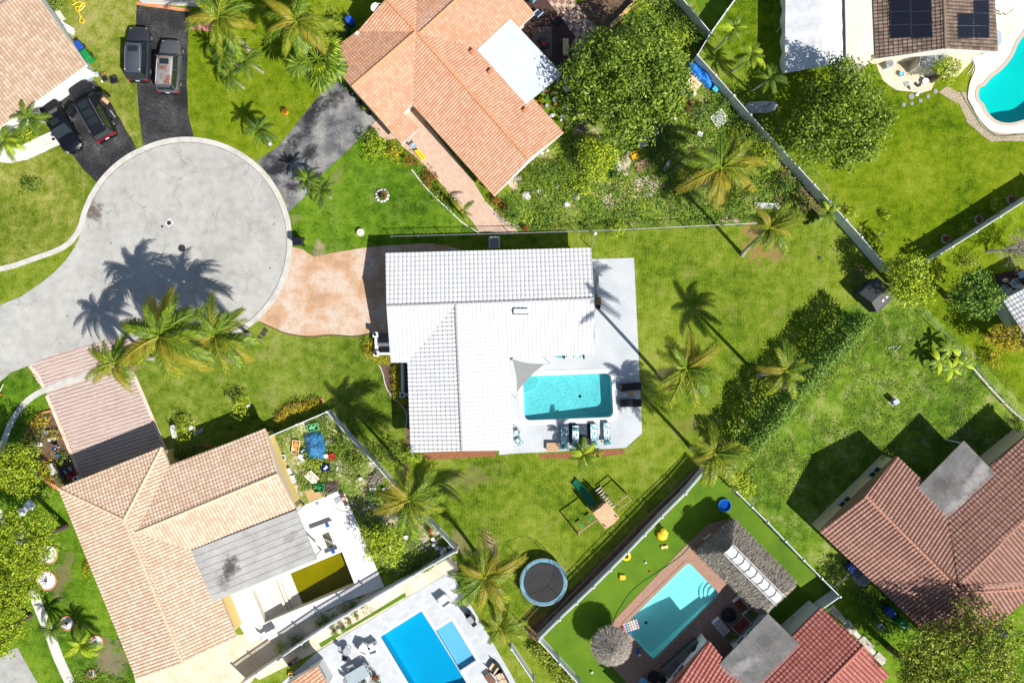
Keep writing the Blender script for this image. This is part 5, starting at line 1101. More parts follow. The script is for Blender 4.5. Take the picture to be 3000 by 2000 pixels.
BU = [('leafy green shrub mass at the lower left corner of the white house', (1150, 1340), (58, 42), 1.6, T_MID), ('yellow green shrub between mulch bed and white house corner', (1212, 1335), (28, 26), 1.2, T_LIME),
 ('rounded green shrub at the corner of the worn driveway and orange house', (1098, 435), (34, 42), 1.6, T_LIME), ('yellow croton shrub beside the rounded shrub by the orange house', (1155, 445), (26, 30), 1.2, T_GOLD), ('dark shrub against the end of the worn driveway', (1068, 400), (20, 20), 1.1, T_DEEP),
 ('bronze croton bush in the bed near the yellow bench', (1205, 470), (24, 20), 1.0, T_RED), ('red leaved croton midway along the peach paver path', (1258, 525), (22, 30), 1.0, T_RED), ('olive croton bush below the red leaved one on the path bed', (1292, 570), (24, 22), .9, T_OLIVE), ('dark green bush at the low end of the path bed', (1325, 600), (20, 22), .9, T_DEEP),
 ('red croton at the corner of the orange house by the path', (1455, 588), (18, 16), .8, T_RED), ('dense green shrub beside the path mouth below the orange house', (1495, 625), (36, 34), 1.3, T_DEEP), ('green shrub bed under the right eave of the orange house', (1560, 530), (44, 40), 1.5, T_MID), ('dark shrub behind the orange house gable', (1605, 500), (40, 36), 1.4, T_DEEP), ('leafy shrub between orange house gable and lime bush', (1655, 505), (44, 40), 1.5, T_MID), ('lime ground shrub in the middle of the garden', (1690, 545), (40, 34), 1.0, T_LIME),
 ('dark rambling bush along the white fence below the lattice panel', (2190, 390), (52, 45), 1.5, T_MID), ('bright bush against the white fence right of the yellow palm', (2240, 450), (40, 50), 1.6, T_LIME), ('dark bush in the garden corner near the fence', (2300, 545), (40, 36), 1.4, T_DEEP), ('olive bush near the green fence screen', (2345, 600), (42, 30), 1.2, T_MID), ('green bush in the shade between big tree and blue tarpaulin', (2060, 330), (44, 34), 1.4, T_DEEP), ('sunny shrub left of the yellow palm', (1990, 420), (40, 30), 1.0, T_MID), ('dark shrub among the garden clutter', (1930, 440), (34, 26), .9, T_DEEP), ('green vine bush climbing the wire mesh fence', (1805, 672), (26, 24), 1.3, T_LIME), ('olive scrub left of the fallen white planks', (2170, 560), (44, 34), 1.0, T_MID),
 ('tangle of green above the big round tree at the top', (1950, 60), (55, 45), 2.0, T_MID), ('yellow shrub along the white fence near the top', (1985, 120), (36, 44), 1.8, T_LIME), ('dark shrub at the foot of the white fence corner', (2035, 110), (24, 36), 1.5, T_DEEP), ('banana like clump at the end of the yellow wall', (1880, 25), (34, 28), 2.0, T_LIME),
 ('shrub beside the blue bin at the top left of the orange house', (985, 75), (34, 42), 1.6, T_MID), ('dark shrub at the top edge beside the tan house', (150, 8), (38, 20), 1.2, T_MID), ('yellow green bush below the tan house eave', (62, 390), (40, 26), 1.0, T_LIME), ('bronze bush under the tan house corner', (18, 380), (24, 18), .9, T_RED), ('low rosebush with pale flowers on the dry left lawn', (90, 545), (40, 28), .8, T_MID),
 ('white flowered frangipani by the white bench on the front lawn', q(0, 2, (1700, 800))[0], (26, 36), 2.0, T_LIME), ('bushy frangipani in the middle of the front lawn', q(0, 2, (2215, 585))[0], (30, 36), 2.0, T_LIME),
 ('yellow shrub in the brick edged flower bed', q(0, 2, (370, 740))[0], (34, 26), .9, T_GOLD), ('green shrub in the brick edged flower bed', q(0, 2, (310, 880))[0], (30, 34), .9, T_MID), ('green shrub at the foot of the brick edged bed beside the driveway', q(0, 2, (590, 1085))[0], (20, 24), .9, T_MID), ('yellow shrub row along the lower brick edging', q(0, 2, (430, 1180))[0], (26, 36), .7, T_GOLD), ('dark shrub at the tan house corner by the brick edging', q(0, 2, (575, 1270))[0], (22, 18), .8, T_DEEP), ('yellow bush beside the silver ball ornament', q(0, 2, (490, 850))[0], (16, 18), .7, T_GOLD),
 ('weedy bush in the fenced yard below the blue tarpaulin', q(1, 2, (530, 1120))[0], (32, 24), .8, T_LIME), ('weedy bush along the white fence in the fenced yard', q(1, 2, (900, 1080))[0], (44, 30), .7, T_MID), ('weeds between tarpaulin and fence in the fenced yard', q(1, 2, (740, 980))[0], (26, 34), .6, T_MID), ('dark weed patch below the dry branch pile', q(1, 2, (1090, 1420))[0], (40, 24), .7, T_DEEP), ('green weeds under the leaning white ladder', q(1, 2, (1220, 1440))[0], (32, 26), .8, T_LIME),
 ('dark weeds along the shaded foot of the lower white fence', q(1, 3, (1420, 500))[0], (70, 26), .7, T_DEEP), ('weed tuft by the plastic table on the sandy strip', q(1, 3, (215, 1235))[0], (18, 16), .7, T_LIME), ('dark weeds along the lattice shadow', q(1, 3, (880, 880))[0], (44, 22), .5, T_DEEP), ('weeds along the middle of the sandy strip', q(1, 3, (640, 990))[0], (40, 22), .5, T_DEEP), ('weed patch at the lower end of the sandy strip', q(1, 3, (380, 1180))[0], (36, 20), .5, T_DEEP),
 ('dark bush in the shade beside the red brown house', q(3, 3, (890, 770))[0], (36, 34), 1.2, T_DEEP), ('small green bush behind the concrete slabs in the shade', q(3, 3, (990, 940))[0], (24, 26), 1.0, T_DEEP), ('round bush at the beige corner of the red brown house', q(3, 2, (1075, 1070))[0], (20, 20), 1.2, T_OLIVE), ('leafy bush at the right edge above the red brown roof', q(3, 2, (2340, 830))[0], (26, 34), 1.4, T_MID), ('golden bush at the right edge near the mesh fence', q(3, 2, (2060, 150))[0], (26, 30), 1.2, T_GOLD), ('pale dry bush below the far white fence', q(3, 1, (1830, 830))[0], (36, 26), .9, T_OLIVE),
 ('green shrub against the solar house wall by the pool', q(3, 0, (1590, 560))[0], (18, 20), 1.0, T_MID), ('small yellow sapling right of the long white fence', q(3, 1, (1090, 410))[0], (10, 10), .8, T_LIME), ('yellow tuft on the bright lawn beside the fence', q(3, 1, (760, 390))[0], (18, 14), .9, T_LIME), ('yellow shrub in the shadow of the far white fence', q(3, 1, (2095, 345))[0], (16, 18), .8, T_LIME), ('small lime shrub in the fence shadow, nearest the hedge tree', q(3, 1, (1795, 545))[0], (14, 12), .7, T_LIME),
 ('low yellow shrub row along the tan house west wall', q(0, 3, (800, 500))[0], (10, 40), .5, T_GOLD), ('shrub at the left of the mulch bed under the patterned loungers', q(2, 2, (780, 1035))[0], (22, 12), .5, T_LIME), ('potted shrub by the red patio sofa', q(2, 3, (2040, 1130))[0], (16, 14), .8, T_MID), ('shrub beside the hut post behind the red sofa', q(2, 3, (2190, 920))[0], (18, 12), .9, T_DEEP)]
for i, (lb, p, rr, h, m) in enumerate(BU): bush(lb, p, rr, h, m, seed=i)
def banana(label, px, n, L, h, seed=0):
    random.seed(seed); b = W(*px, 0); t = thing('banana_plant', label, 'banana plant', b, 'banana plants'); MB().tube([b, b + Vector((0, 0, h))], [.12, .07], 8).build('stem', mat('banana_stem', [(.16, .18, .05), (.25, .26, .1)], 4), t)
    for i in range(n):
        a = i * 2.4 + U(-.3, .3); m = MB(); l = L * U(.8, 1.15); P = []
        for k in range(7):
            f = k / 6; c = Vector((math.cos(a) * l * f, math.sin(a) * l * f, h + l * (.55 * f - .75 * f * f))) + b; s = Vector((-math.sin(a), math.cos(a), -.25)) * l * .15 * math.sin(PI * min(1, .08 + .88 * f)); s2 = Vector((math.sin(a), -math.cos(a), -.25)) * l * .15 * math.sin(PI * min(1, .08 + .88 * f)); P += [c + s, c, c + s2]
        m.add(P, [(3 * k + j, 3 * k + j + 1, 3 * k + 4 + j, 3 * k + 3 + j) for k in range(6) for j in (0, 1)]); m.build('leaf', random.choice((T_LIME, T_MID, L_PALM)), t)
for i, (p, l) in enumerate(((q(3, 2, (1600, 60))[0], 'banana plant at the top of the clump by the wire fence on the rough lawn'), (q(3, 2, (1500, 170))[0], 'banana plant at the left of the clump, on the rough lawn'), (q(3, 2, (1610, 240))[0], 'banana plant with dark stump at the bottom of the clump by the wire fence'), (q(3, 2, (1720, 210))[0], 'banana plant at the right of the clump, touching the wire fence'))):
    banana(l, p, 8, 1.15, 1.3, i + 3)
def bare_tree():
    random.seed(5); c = W(*q(3, 1, (2010, 745))[0], 0); t = thing('bare_tree', 'leafless grey twiggy tree at the right edge below the far white fence', 'tree', c); m = MB()
    m.tube([c, c + Vector((.6, 0, 1.0)), c + Vector((1.6, -.1, 1.9))], [.14, .11, .08], 7); tw = MB()
    for i in range(60):
        s = c + Vector((U(.5, 2.2), U(-.3, .3), U(1.1, 2.0))); d = Vector((U(-.5, 1), U(-1, 1), U(.2, .7))).normalized(); e_ = s + d * U(.8, 1.9); m.tube([s, s.lerp(e_, .5) + Vector((0, 0, .1)), e_], [.035, .02, .008], 4)
        for k in range(9):
            p = s.lerp(e_, U(.3, 1)); x = (d + Vector((U(-.9, .9), U(-.9, .9), U(-.4, .7)))).normalized(); tw.leaf(p, x, Vector((U(-1, 1), U(-1, 1), 1)), U(.3, .8), .03)
    tk = m.build('trunk', mat('grey_bark', [(.25, .22, .19), (.4, .36, .32)], 4), t); tw.build('twigs', TWIG, tk)
bare_tree()
# ground cover
def cover(name, px, n, m, h=.25, leaf=.14, clump=5, seed=0):
    random.seed(seed); P = [v.to_2d() for v in Wp(px)]; x0, x1 = min(p.x for p in P), max(p.x for p in P); y0, y1 = min(p.y for p in P), max(p.y for p in P); f = MB(); k = 0
    while k < n:
        p = Vector((U(x0, x1), U(y0, y1)))
        if not inside(p, P): continue
        g = noise.noise(Vector((p.x * .45, p.y * .45, seed)))
        k += 1
        if g < U(-.35, .25): continue
        for j in range(clump):
            nb = Vector((U(-.7, .7), U(-.7, .7), 1)).normalized(); a = Vector((U(-1, 1), U(-1, 1), .2)); f.leaf(Vector((p.x + random.gauss(0, .14), p.y + random.gauss(0, .14), U(.03, h))), a, nb, leaf * U(.7, 1.4), leaf * .6)
    return structure(f.build(name, m), 'stuff')
YP = [(1470, 600), (1570, 480), (1665, 400), (1700, 430), (2020, 330), (2060, 220), (2440, 605), (2250, 640), (1790, 662), (1510, 674)]
cover('weeds', YP, 3600, T_MID, .3, .15, 6, 1); cover('weeds', YP, 2200, T_DEEP, .4, .16, 6, 2); cover('weeds', YP, 1300, T_LIME, .25, .13, 6, 3)
cover('weeds', [(1930, 10), (1980, 0), (2080, 110), (2040, 160), (2050, 220), (1900, 60)], 900, T_MID, .5, .16, 6, 4)
cover('weeds', q(1, 2, (160, 880), (640, 670), (1080, 1120), (1240, 1400), (1100, 1480), (800, 1200), (420, 1380)), 1700, T_MID, .2, .12, 6, 5)
cover('weeds', q(1, 2, (880, 1450), (1360, 1440), (1840, 1950), (1180, 2150), (1000, 1900)), 900, T_MID, .25, .13, 6, 6)
cover('weeds', [(2180, 1320), (2260, 1220), (2350, 1110), (2450, 1010), (2500, 960), (2520, 1010), (2420, 1110), (2300, 1220), (2230, 1330), (2190, 1420)], 3600, T_MID, .45, .15, 6, 7)
cover('weeds', [(2130, 1350), (2190, 1330), (2220, 1440), (2160, 1440)], 700, T_MID, .5, .15, 6, 8)
cover('weeds', q(0, 3, (900, 1450), (1250, 1560), (700, 1800), (620, 1500)), 350, T_MID, .2, .12, 6, 9)
cover('grass_tufts', [(2460, 940), (2700, 890), (3000, 1230), (3000, 1300), (2700, 1330), (2600, 1340), (2440, 1500), (2200, 1430), (2200, 1330)], 5200, leafmat('tuft', [(.05, .10, .006), (.11, .18, .012), (.2, .25, .05)], .3), .10, .10, 5, 10)
# ------------------------------------------------------------------ fences
def fence(label, pts, h, pitch=2.4, m=VINYL, name='vinyl_fence', post=.13, lat=0):
    """solid panel fence; pts are photo positions of its top"""
    P = [W(x, y, h).to_2d() for x, y in pts]; t = thing(name, label, 'fence', (P[0].x, P[0].y, 0))
    for a, b in zip(P[:-1], P[1:]):
        L = (b - a).length; d = (b - a) / L; n = max(1, round(L / pitch)); rz = math.atan2(d.y, d.x)
        for i in range(n + 1):
            p = a.lerp(b, i / n)
            if i < n or b is P[-1]: MB().box((p.x, p.y, h / 2 + .04), (post, post, h + .08), rz).box((p.x, p.y, h + .10), (post + .05, post + .05, .05), rz, .6).build('post', m, t)
            if i < n:
                e0 = p + d * post * .5; e1 = a.lerp(b, (i + 1) / n) - d * post * .5; c = (e0 + e1) / 2; l = (e1 - e0).length; g = MB()
                k = max(2, int(l / .18))
                for j in range(k):
                    o = e0.lerp(e1, (j + .5) / k); g.box((o.x, o.y, (h - lat) / 2), (l / k - .012, .03, h - lat - .2), rz)
                if lat:
                    w = MB(); kk = int(l / .13)
                    for j in range(kk):
                        o = e0.lerp(e1, (j + .5) / kk)
                        for s in (-1, 1):
                            v = Vector((d.x, d.y, 0)) * (lat * .45 * s); w.tube([Vector((o.x, o.y, h - lat + .02)) - v * .5, Vector((o.x, o.y, h - .08)) + v * .5], .016, 4, False)
                    w.build('lattice', m, t)
                g.box((c.x, c.y, h - .05), (l, .06, .10), rz).box((c.x, c.y, h - lat - .05), (l, .058, .08), rz).box((c.x, c.y, .1), (l, .06, .12), rz).build('panel', m, t)
    return t
def mesh_fence(label, pts, h, m=STEEL, pitch=2.6, cell=.16, wire=.008, name='wire_fence', rail=.025):
    P = [W(x, y, h).to_2d() for x, y in pts]; t = thing(name, label, 'fence', (P[0].x, P[0].y, 0)); tr = MB(); w = MB()
    for a, b in zip(P[:-1], P[1:]):
        L = (b - a).length; d = (b - a) / L; n = max(1, round(L / pitch)); nn = Vector((-d.y, d.x, 0))
        for i in range(n + 1):
            p = a.lerp(b, i / n)
            if i < n or b is P[-1]: MB().tube([(p.x, p.y, 0), (p.x, p.y, h + .05)], .035, 7).ell((p.x, p.y, h + .06), .045, 7, 5).build('post', m, t)
        tr.tube([(a.x, a.y, h), (b.x, b.y, h)], rail, 6); D3 = Vector((d.x, d.y, 0)); k = int((L + h) / cell)
        for i in range(k):
            for s in (1, -1):
                x0 = i * cell - (h if s > 0 else 0); x1 = x0 + h; z0, z1 = (.03, h) if s > 0 else (h, .03)
                if x0 < 0: z0 += (z1 - z0) * (-x0 / h); x0 = 0
                if x1 > L: z1 -= (z1 - z0) * (x1 - L) / max(.01, x1 - x0); x1 = L
                if x1 - x0 < .02: continue
                A = Vector((a.x, a.y, 0)) + D3 * x0 + Vector((0, 0, z0)); B = Vector((a.x, a.y, 0)) + D3 * x1 + Vector((0, 0, z1)); o = nn * wire
                up = Vector((0, 0, wire)); w.add([A - up, A + up, B + up, B - up], [(0, 1, 2, 3)])
    tr.build('top_rail', m, t); w.build('wire_mesh', m, t); return t
fence('long white vinyl fence between the cluttered garden and the bright lawns', [(1990, -15), (2083, 96), (2044, 161), (2150, 280), (2250, 394), (2340, 490), (2432, 592), (2525, 695), (2607, 790)], 1.8)
fence('white vinyl fence branching off at the top beside the slim palms', [(2083, 96), (2130, 30), (2170, -25)], 1.8)
fence('white vinyl fence on the right casting a broad shadow on the bright lawn', [(2719, 767), (2860, 680), (3000, 590), (3080, 540)], 1.9)
fence('white vinyl fence curving along the artificial turf from hedge to lower corner', [(2065, 1382), (2010, 1446), (1940, 1515), (1840, 1620), (1740, 1720), (1640, 1815), (1579, 1876), (1640, 1943), (1705, 2015)], 1.8, lat=.35)
fence('white vinyl fence on the right side of the artificial turf by the red brown house', [(2158, 1440), (2250, 1530), (2355, 1640), (2462, 1747), (2400, 1790), (2325, 1848)], 1.8)
fence('white vinyl fence round the junk filled yard of the long tan house', [(780, 1282), (957, 1206), (1025, 1283), (1094, 1353), (1150, 1420), (1230, 1498), (1337, 1614)], 1.6)
fence('long white fence between the sandy strip and the marble pool terrace', [(1337, 1616), (1150, 1722), (950, 1840), (750, 1975), (700, 2010)], 1.8, lat=.4)
fence('short white fence at the lower right edge of the marble terrace', [(1498, 1900), (1565, 2000)], 1.6)
mesh_fence('wire mesh fence with steel posts along the north side of the white house', [(1145, 692), (1300, 688), (1500, 683), (1790, 674), (2020, 663), (2250, 652), (2330, 640)], 1.25)
mesh_fence('short wire mesh fence across the side of the white house', [(1746, 682), (1735, 722)], 1.25)
mesh_fence('dark wire mesh fence beside the bark strip and the curved white fence', [(2050, 1362), (1980, 1432), (1905, 1503), (1760, 1650), (1640, 1775), (1552, 1866)], 1.3, DARKMET, 2.6, .14, .012)
mesh_fence('pale wire mesh fence along the stone edging on the rough lawn', [(2709, 913), (2760, 965), (2818, 1026), (2910, 1130), (3010, 1235)], 1.2)
mesh_fence('low wooden railed fence beside the trampoline corner', [(1508, 1815), (1572, 1878)], 1.0, WOOD, 1.5, .3, .01)
g = MB(); a, b = [W(*p, 1.3) for p in q(3, 1, (395, 485), (540, 400))]; d = (b - a).normalized(); n = Vector((-d.y, d.x, 0)); vs = []
for i in range(13):
    for z in (0.05, .7, 1.3): vs.append(a.lerp(b, i / 12) * 1 + n * .05 * math.sin(i * 1.7 + z) + Vector((0, 0, z - 1.3)))
g.add(vs, [(i * 3 + j, i * 3 + j + 1, i * 3 + 4 + j, i * 3 + 3 + j) for i in range(12) for j in (0, 1)]); tag(g.build('fence_screen', mat('green_netting', [(.02, .16, .10), (.06, .26, .18)], 4, 7), None, (a.x, a.y, 0)), 'green netting screen tied to the end of the wire fence', 'screen')
# yellow garden wall at the top
a, b = [W(*p, .6) for p in q(2, 0, (905, 245), (1140, 10))]; d = (b - a); MB_ = MB().box(((a.x + b.x) / 2, (a.y + b.y) / 2, .3), (d.length, .22, .6), math.atan2(d.y, d.x)).box(((a.x + b.x) / 2, (a.y + b.y) / 2, .63), (d.length, .30, .06), math.atan2(d.y, d.x))
tag(MB_.build('garden_wall', mat('ochre_wall', [(.45, .3, .1), (.6, .42, .18)], 2, 8), None, ((a.x + b.x) / 2, (a.y + b.y) / 2, 0)), 'low ochre garden wall at the top behind the big round tree', 'wall')

# ------------------------------------------------------------------ cars
def paint(name, c, rough=.3, metal=.3): return mat(name, [tuple(x * .85 for x in c), c, tuple(min(.9, x * 1.15) for x in c)], .8, 20, .4, rough, metal, .22, .0, .01, .12)
LAMP = mat('lamp_glass', [(.22, .23, .25), (.34, .35, .37)], 4, 4, .5, .15, 0, .6); TAIL = mat('tail_lamp', [(.35, .008, .01), (.5, .02, .02)], 4, 4, .5, .2); CHROME = mat('chrome', [(.6, .6, .6), (.7, .7, .7)], 4, 4, .5, .2, 1)
def car(label, px, rz, L, Wd, Ht, pm, kind='suv', roofm=None, sunroof=1, rails=True, doors=False, name='parked_car', hoodm=None, bar=None):
    t = thing(name, label, 'car'); x0, x1 = -L / 2, L / 2; hw = Wd / 2
    hood = .98 if kind == 'suv' else .86; trunk = 1.0 if kind == 'suv' else .92; belt = hood + .04
    # body stations along x: (x, half width, top height)
    if kind == 'suv': S = [(x0, .70, .72), (x0 + .08, .84, .98), (x0 + .4, .97, 1.02), (x0 + L * .35, 1, belt), (x0 + L * .62, 1, belt), (x0 + L * .70, .99, hood + .02), (x1 - .6, .95, hood - .06), (x1 - .28, .86, hood - .14), (x1 - .09, .70, hood - .25), (x1, .46, .56)]
    else: S = [(x0, .72, .70), (x0 + .1, .86, .9), (x0 + .55, .95, trunk), (x0 + L * .32, 1, belt), (x0 + L * .60, 1, belt), (x0 + L * .69, .98, hood), (x1 - .65, .92, hood - .08), (x1 - .3, .80, hood - .16), (x1 - .09, .64, hood - .28), (x1, .42, .5)]
    m = MB(); sec = []; n = 11
    for x, w, z in S:
        w *= hw; sec.append([(x, -w * .93, .22), (x, -w, .45), (x, -w, z * .72), (x, -w * .95, z - .05), (x, -w * .80, z), (x, 0, z + .035), (x, w * .80, z), (x, w * .95, z - .05), (x, w, z * .72), (x, w, .45), (x, w * .93, .22)])
    m.add([v for s in sec for v in s], [(i * n + j, i * n + j + 1, (i + 1) * n + j + 1, (i + 1) * n + j) for i in range(len(S) - 1) for j in range(n - 1)] + [tuple(range(n)), tuple(range(len(S) * n - 1, (len(S) - 1) * n - 1, -1))])
    b = m.build('body', pm, t, smooth=True)
    # glasshouse
    if kind == 'suv': xb, xrb, xrf, xf = x0 + .12, x0 + .42, x0 + L * .60, x0 + L * .71
    else: xb, xrb, xrf, xf = x0 + L * .17, x0 + L * .33, x0 + L * .55, x0 + L * .70
    wb, wr = hw * .93, hw * .74; zr = Ht - .05; g = MB()
    vs = [(xb, -wb * .9, belt - .03), (xb, wb * .9, belt - .03), (xf, wb * .92, belt - .05), (xf, -wb * .92, belt - .05), (xrb, -wr, zr), (xrb, wr, zr), (xrf, wr, zr), (xrf, -wr, zr), ((xb + xf) / 2, wb, belt), ((xb + xf) / 2, -wb, belt), ((xrb + xrf) / 2, wr * 1.04, zr), ((xrb + xrf) / 2, -wr * 1.04, zr)]
    g.add(vs, [(1, 0, 4, 5), (3, 2, 6, 7), (2, 8, 10, 6), (8, 1, 5, 10), (0, 9, 11, 4), (9, 3, 7, 11)]); g.build('windows', GLASS, t)
    rf = MB(); k = 9; vs = []
    for i in range(k + 1):
        f = i / k; x = xrb - .05 + (xrf - xrb + .1) * f; ww = wr * (1 + .04 * math.sin(PI * f)); z = zr + .05 * math.sin(PI * min(1, max(0, f * .9 + .08)))
        vs += [(x, -ww, zr - .015), (x, -ww * .9, z + .01), (x, 0, z + .035), (x, ww * .9, z + .01), (x, ww, zr - .015)]
    rf.add(vs, [(i * 5 + j, i * 5 + j + 1, i * 5 + 6 + j, i * 5 + 5 + j) for i in range(k) for j in range(4)]); rfo = rf.build('roof', roofm or pm, t, smooth=True)
    pl = MB()
    for s in (-1, 1):
        pl.tube([(xf, s * wb * .92, belt - .04), (xrf, s * wr, zr)], .045, 5).tube([(xb, s * wb * .9, belt - .02), (xrb, s * wr, zr)], .06, 5).tube([((xb + xf) / 2 + .1, s * wb * 1.0, belt), ((xrb + xrf) / 2 + .1, s * wr * 1.05, zr)], .04, 5)
    pl.build('pillars', pm, t)
    if sunroof:
        for i in range(sunroof):
            w_ = (.75 if sunroof == 1 else .62); xc = xrf - .42 - i * .78; z = zr + .085; MB().rbox((xc, 0, z), (w_ * .62 if sunroof == 1 else w_, wr * 1.15, .02), .06).build('sunroof', GLASS, rfo)
    if rails:
        for s in (-1, 1): MB().tube([(xrb + .15, s * wr * .88, zr + .03), (xrb + .25, s * wr * .88, zr + .10), (xrf - .3, s * wr * .88, zr + .10), (xrf - .2, s * wr * .88, zr + .03)], .022, 5).build('roof_rail', bar or STEEL, rfo)
    for s in (-1, 1):
        for x in (x0 + L * .19, x1 - L * .19):
            w = MB().lathe((0, 0, 0), [(.2, -.11), (.33, -.11), (.35, -.07), (.35, .07), (.33, .11), (.2, .11)], 18); w.v = [(vx + x, vz + s * (hw - .10), vy + .35) for vx, vy, vz in w.v]; wo = w.build('wheel', RUBBER, t)
            r_ = MB().lathe((0, 0, 0), [(.19, -.02), (.2, .02), (.06, .03)], 12); r_.v = [(vx + x, vz + s * (hw + .005), vy + .35) for vx, vy, vz in r_.v]; r_.build('rim', STEEL, wo)
        MB().rbox((xf - .22, s * (hw + .10), belt + .02), (.16, .24, .16), .05).build('mirror', pm, t)
        MB().rbox((x1 - .26, s * hw * .70, hood - .24), (.26, .16, .12), .05, -s * .6).build('headlight', LAMP, t)
        MB().rbox((x0 + .05, s * hw * .80, .80), (.12, .20, .24), .04).build('tail_light', TAIL, t)
    MB().rbox((x0 - .02, 0, .52), (.14, Wd * .86, .22), .05).build('bumper', BLACK if kind == 'suv' else pm, t)
    MB().box((x0 - .03, 0, .74), (.04, .32, .14)).build('licence_plate', WHITE, t)
    if doors:
        MB().rbox((x0 + .02, 0, .92), (.10, Wd * .8, .10), .04).build('tail_bar', mat('dark_red_lamp', [(.16, .006, .012), (.24, .01, .02)], 4, 4, .5, .25), t)
        for s in (-1, 1):
            hx = xf - .25; a = s * math.radians(62); dx, dy = -math.cos(a), math.sin(a) ; dv = Vector((-math.cos(math.radians(62)), s * math.sin(math.radians(62)), 0)); p0 = Vector((hx, s * hw, .68)); c = p0 + dv * .5
            d = MB().box((c.x, c.y, .62), (1.0, .12, .72), math.atan2(dv.y, dv.x)).build('open_door', pm, t); MB().box((c.x, c.y, 1.22), (.82, .04, .42), math.atan2(dv.y, dv.x)).build('window', GLASS, d)
    if kind == 'suv': MB().rbox((x0 + .3, 0, zr - .01), (.3, wr * 1.7, .04), .05).build('spoiler', pm, rfo)
    return put(t, *px, 0, rz)
car('dark grey sport utility car on the left of the asphalt driveway at the top', (417, 166), ang(.02, -1), 4.65, 1.9, 1.75, paint('grey_car_paint', (.05, .055, .07), .35, .5), roofm=paint('grey_car_roof_highlight', (.10, .115, .14), .35, .5), name='parked_car')  # roof paint lightened bluish to stand in for glossy highlights
car('silver sport utility car with rusty red roof patch on the asphalt driveway', (507, 202), ang(.06, -1), 4.55, 1.85, 1.75, paint('silver_car_paint', (.10, .105, .115), .4, .3), roofm=mat('rusted_roof', [(.26, .265, .27), (.25, .25, .25), (.17, .085, .065), (.12, .05, .035)], .6, 6, .3, .6, .1), name='parked_car', bar=WHITE)
car('black sedan parked facing the round turning area beside the tan house', (191, 376), ang(.50, .865), 4.9, 1.8, 1.46, paint('black_car_paint', (.005, .006, .010), .3, 0), 'sedan', sunroof=1, rails=False, name='parked_car')
car('large black sport utility car with both front doors open and three glass roof panels', (281, 330), ang(-.49, -.87), 5.5, 2.0, 1.85, paint('black_suv_paint', (.012, .013, .017), .35, .1), sunroof=3, doors=True, name='parked_car')
# ------------------------------------------------------------------ small things
for o in [o for o in bpy.data.objects if o.name.startswith('parked_car')]: o['group'] = 'parked cars'
def A(c, r, *p): return q(c, r, *p)[0] if len(p) == 1 else q(c, r, *p)
def wheelie(label, px, rz, m, lidm=None, group='wheelie bins', s=1):
    t = thing('wheelie_bin', label, 'bin', (0, 0, 0), group)
    MB().rbox((0, 0, .52), (.62, .56, .95), .06, 0, .82).build('body', m, t)
    l = MB().rbox((.02, 0, 1.03), (.72, .60, .06), .08).build('lid', lidm or m, t); MB().tube([(-.36, -.24, .98), (-.42, -.24, 1.0), (-.42, .24, 1.0), (-.36, .24, .98)], .02, 6).build('handle', m, t)
    for y in (-.26, .26):
        w = MB().lathe((0, 0, 0), [(.03, -.03), (.12, -.03), (.12, .03), (.03, .03)], 12); w.v = [(x - .28, z + y, yy + .12) for x, yy, z in w.v]; w.build('wheel', RUBBER, t)
    return put(t, *px, 0, rz, s)
wheelie('green wheelie bin beside the faded tan house at the top left', A(0, 0, (845, 550)), ang(.55, .85), GREENP, s=1.15)
wheelie('blue wheelie bin behind the green one beside the faded tan house', A(0, 0, (775, 460)), ang(.55, .85), BLUEP)
wheelie('blue bin in the shade at the orange house corner', A(1, 0, (885, 232)), ang(.7, .7), BLUEP); wheelie('dark green bin in the shade at the orange house corner', A(1, 0, (838, 308)), ang(.7, .7), flat_col('dark_green_plastic', (.006, .08, .03), .4))
wheelie('black bin standing on the grass by the kerb at the orange driveway', A(1, 1, (412, 664)), ang(-1, .05), flat_col('navy_black_plastic', (.01, .014, .022), .3), s=1.1)
wheelie('blue bin with white mark in the dark strip beside the red brown house', A(3, 3, (1080, 885)), ang(.6, .8), BLUEP); wheelie('blue drum bin by the white gate in the dark strip', A(3, 3, (730, 492)), ang(.6, .8), BLUEP); wheelie('green bin in the dark strip under the olive tree', A(3, 3, (1185, 985)), ang(.6, .8), GREENP, s=1.2)
def bucket(label, px, r, h, m, group=None, name='bucket', cat='bucket', lid=True, z=0):
    c = W(*px, z); t = thing(name, label, cat, c, group)
    MB().lathe(c, [(r * .82, 0), (r, h), (r * 1.06, h), (r * 1.06, h - .03), (r * 1.0, h - .03)] if 0 else [(r * .82, 0), (r * .98, h * .9), (r * 1.06, h * .9), (r * 1.06, h), (r * .95, h), (r * .93, h * .86), (.01, h * .86)], 16).build('body', m, t)
    if lid: MB().tube([(c.x + r * 1.05 * math.cos(a), c.y + r * 1.05 * math.sin(a), c.z + h * .92 + .02 * math.sin(a * 2)) for a in [PI * i / 8 for i in range(9)]], .008, 4).build('handle', STEEL, t)
    return t
def pot(label, px, r, h, potm, leafm, fol=1.5, group=None, z=0, seed=0):
    random.seed(seed + int(px[0] * 3)); c = W(*px, z); t = thing('plant_pot', label, 'plant pot', c, group)
    MB().lathe(c, [(r * .7, 0), (r, h * .85), (r * 1.12, h * .85), (r * 1.12, h), (r * .95, h), (r * .92, h * .85), (.01, h * .82)], 16).build('pot', potm, t)
    if leafm:
        f = MB(); crown(f, (c.x, c.y, c.z + h + r * fol * .5), (r * fol, r * fol, r * fol * .8), 26, .12, 6, -.2, .3, seed); f.build('foliage', leafm, t)
    return t
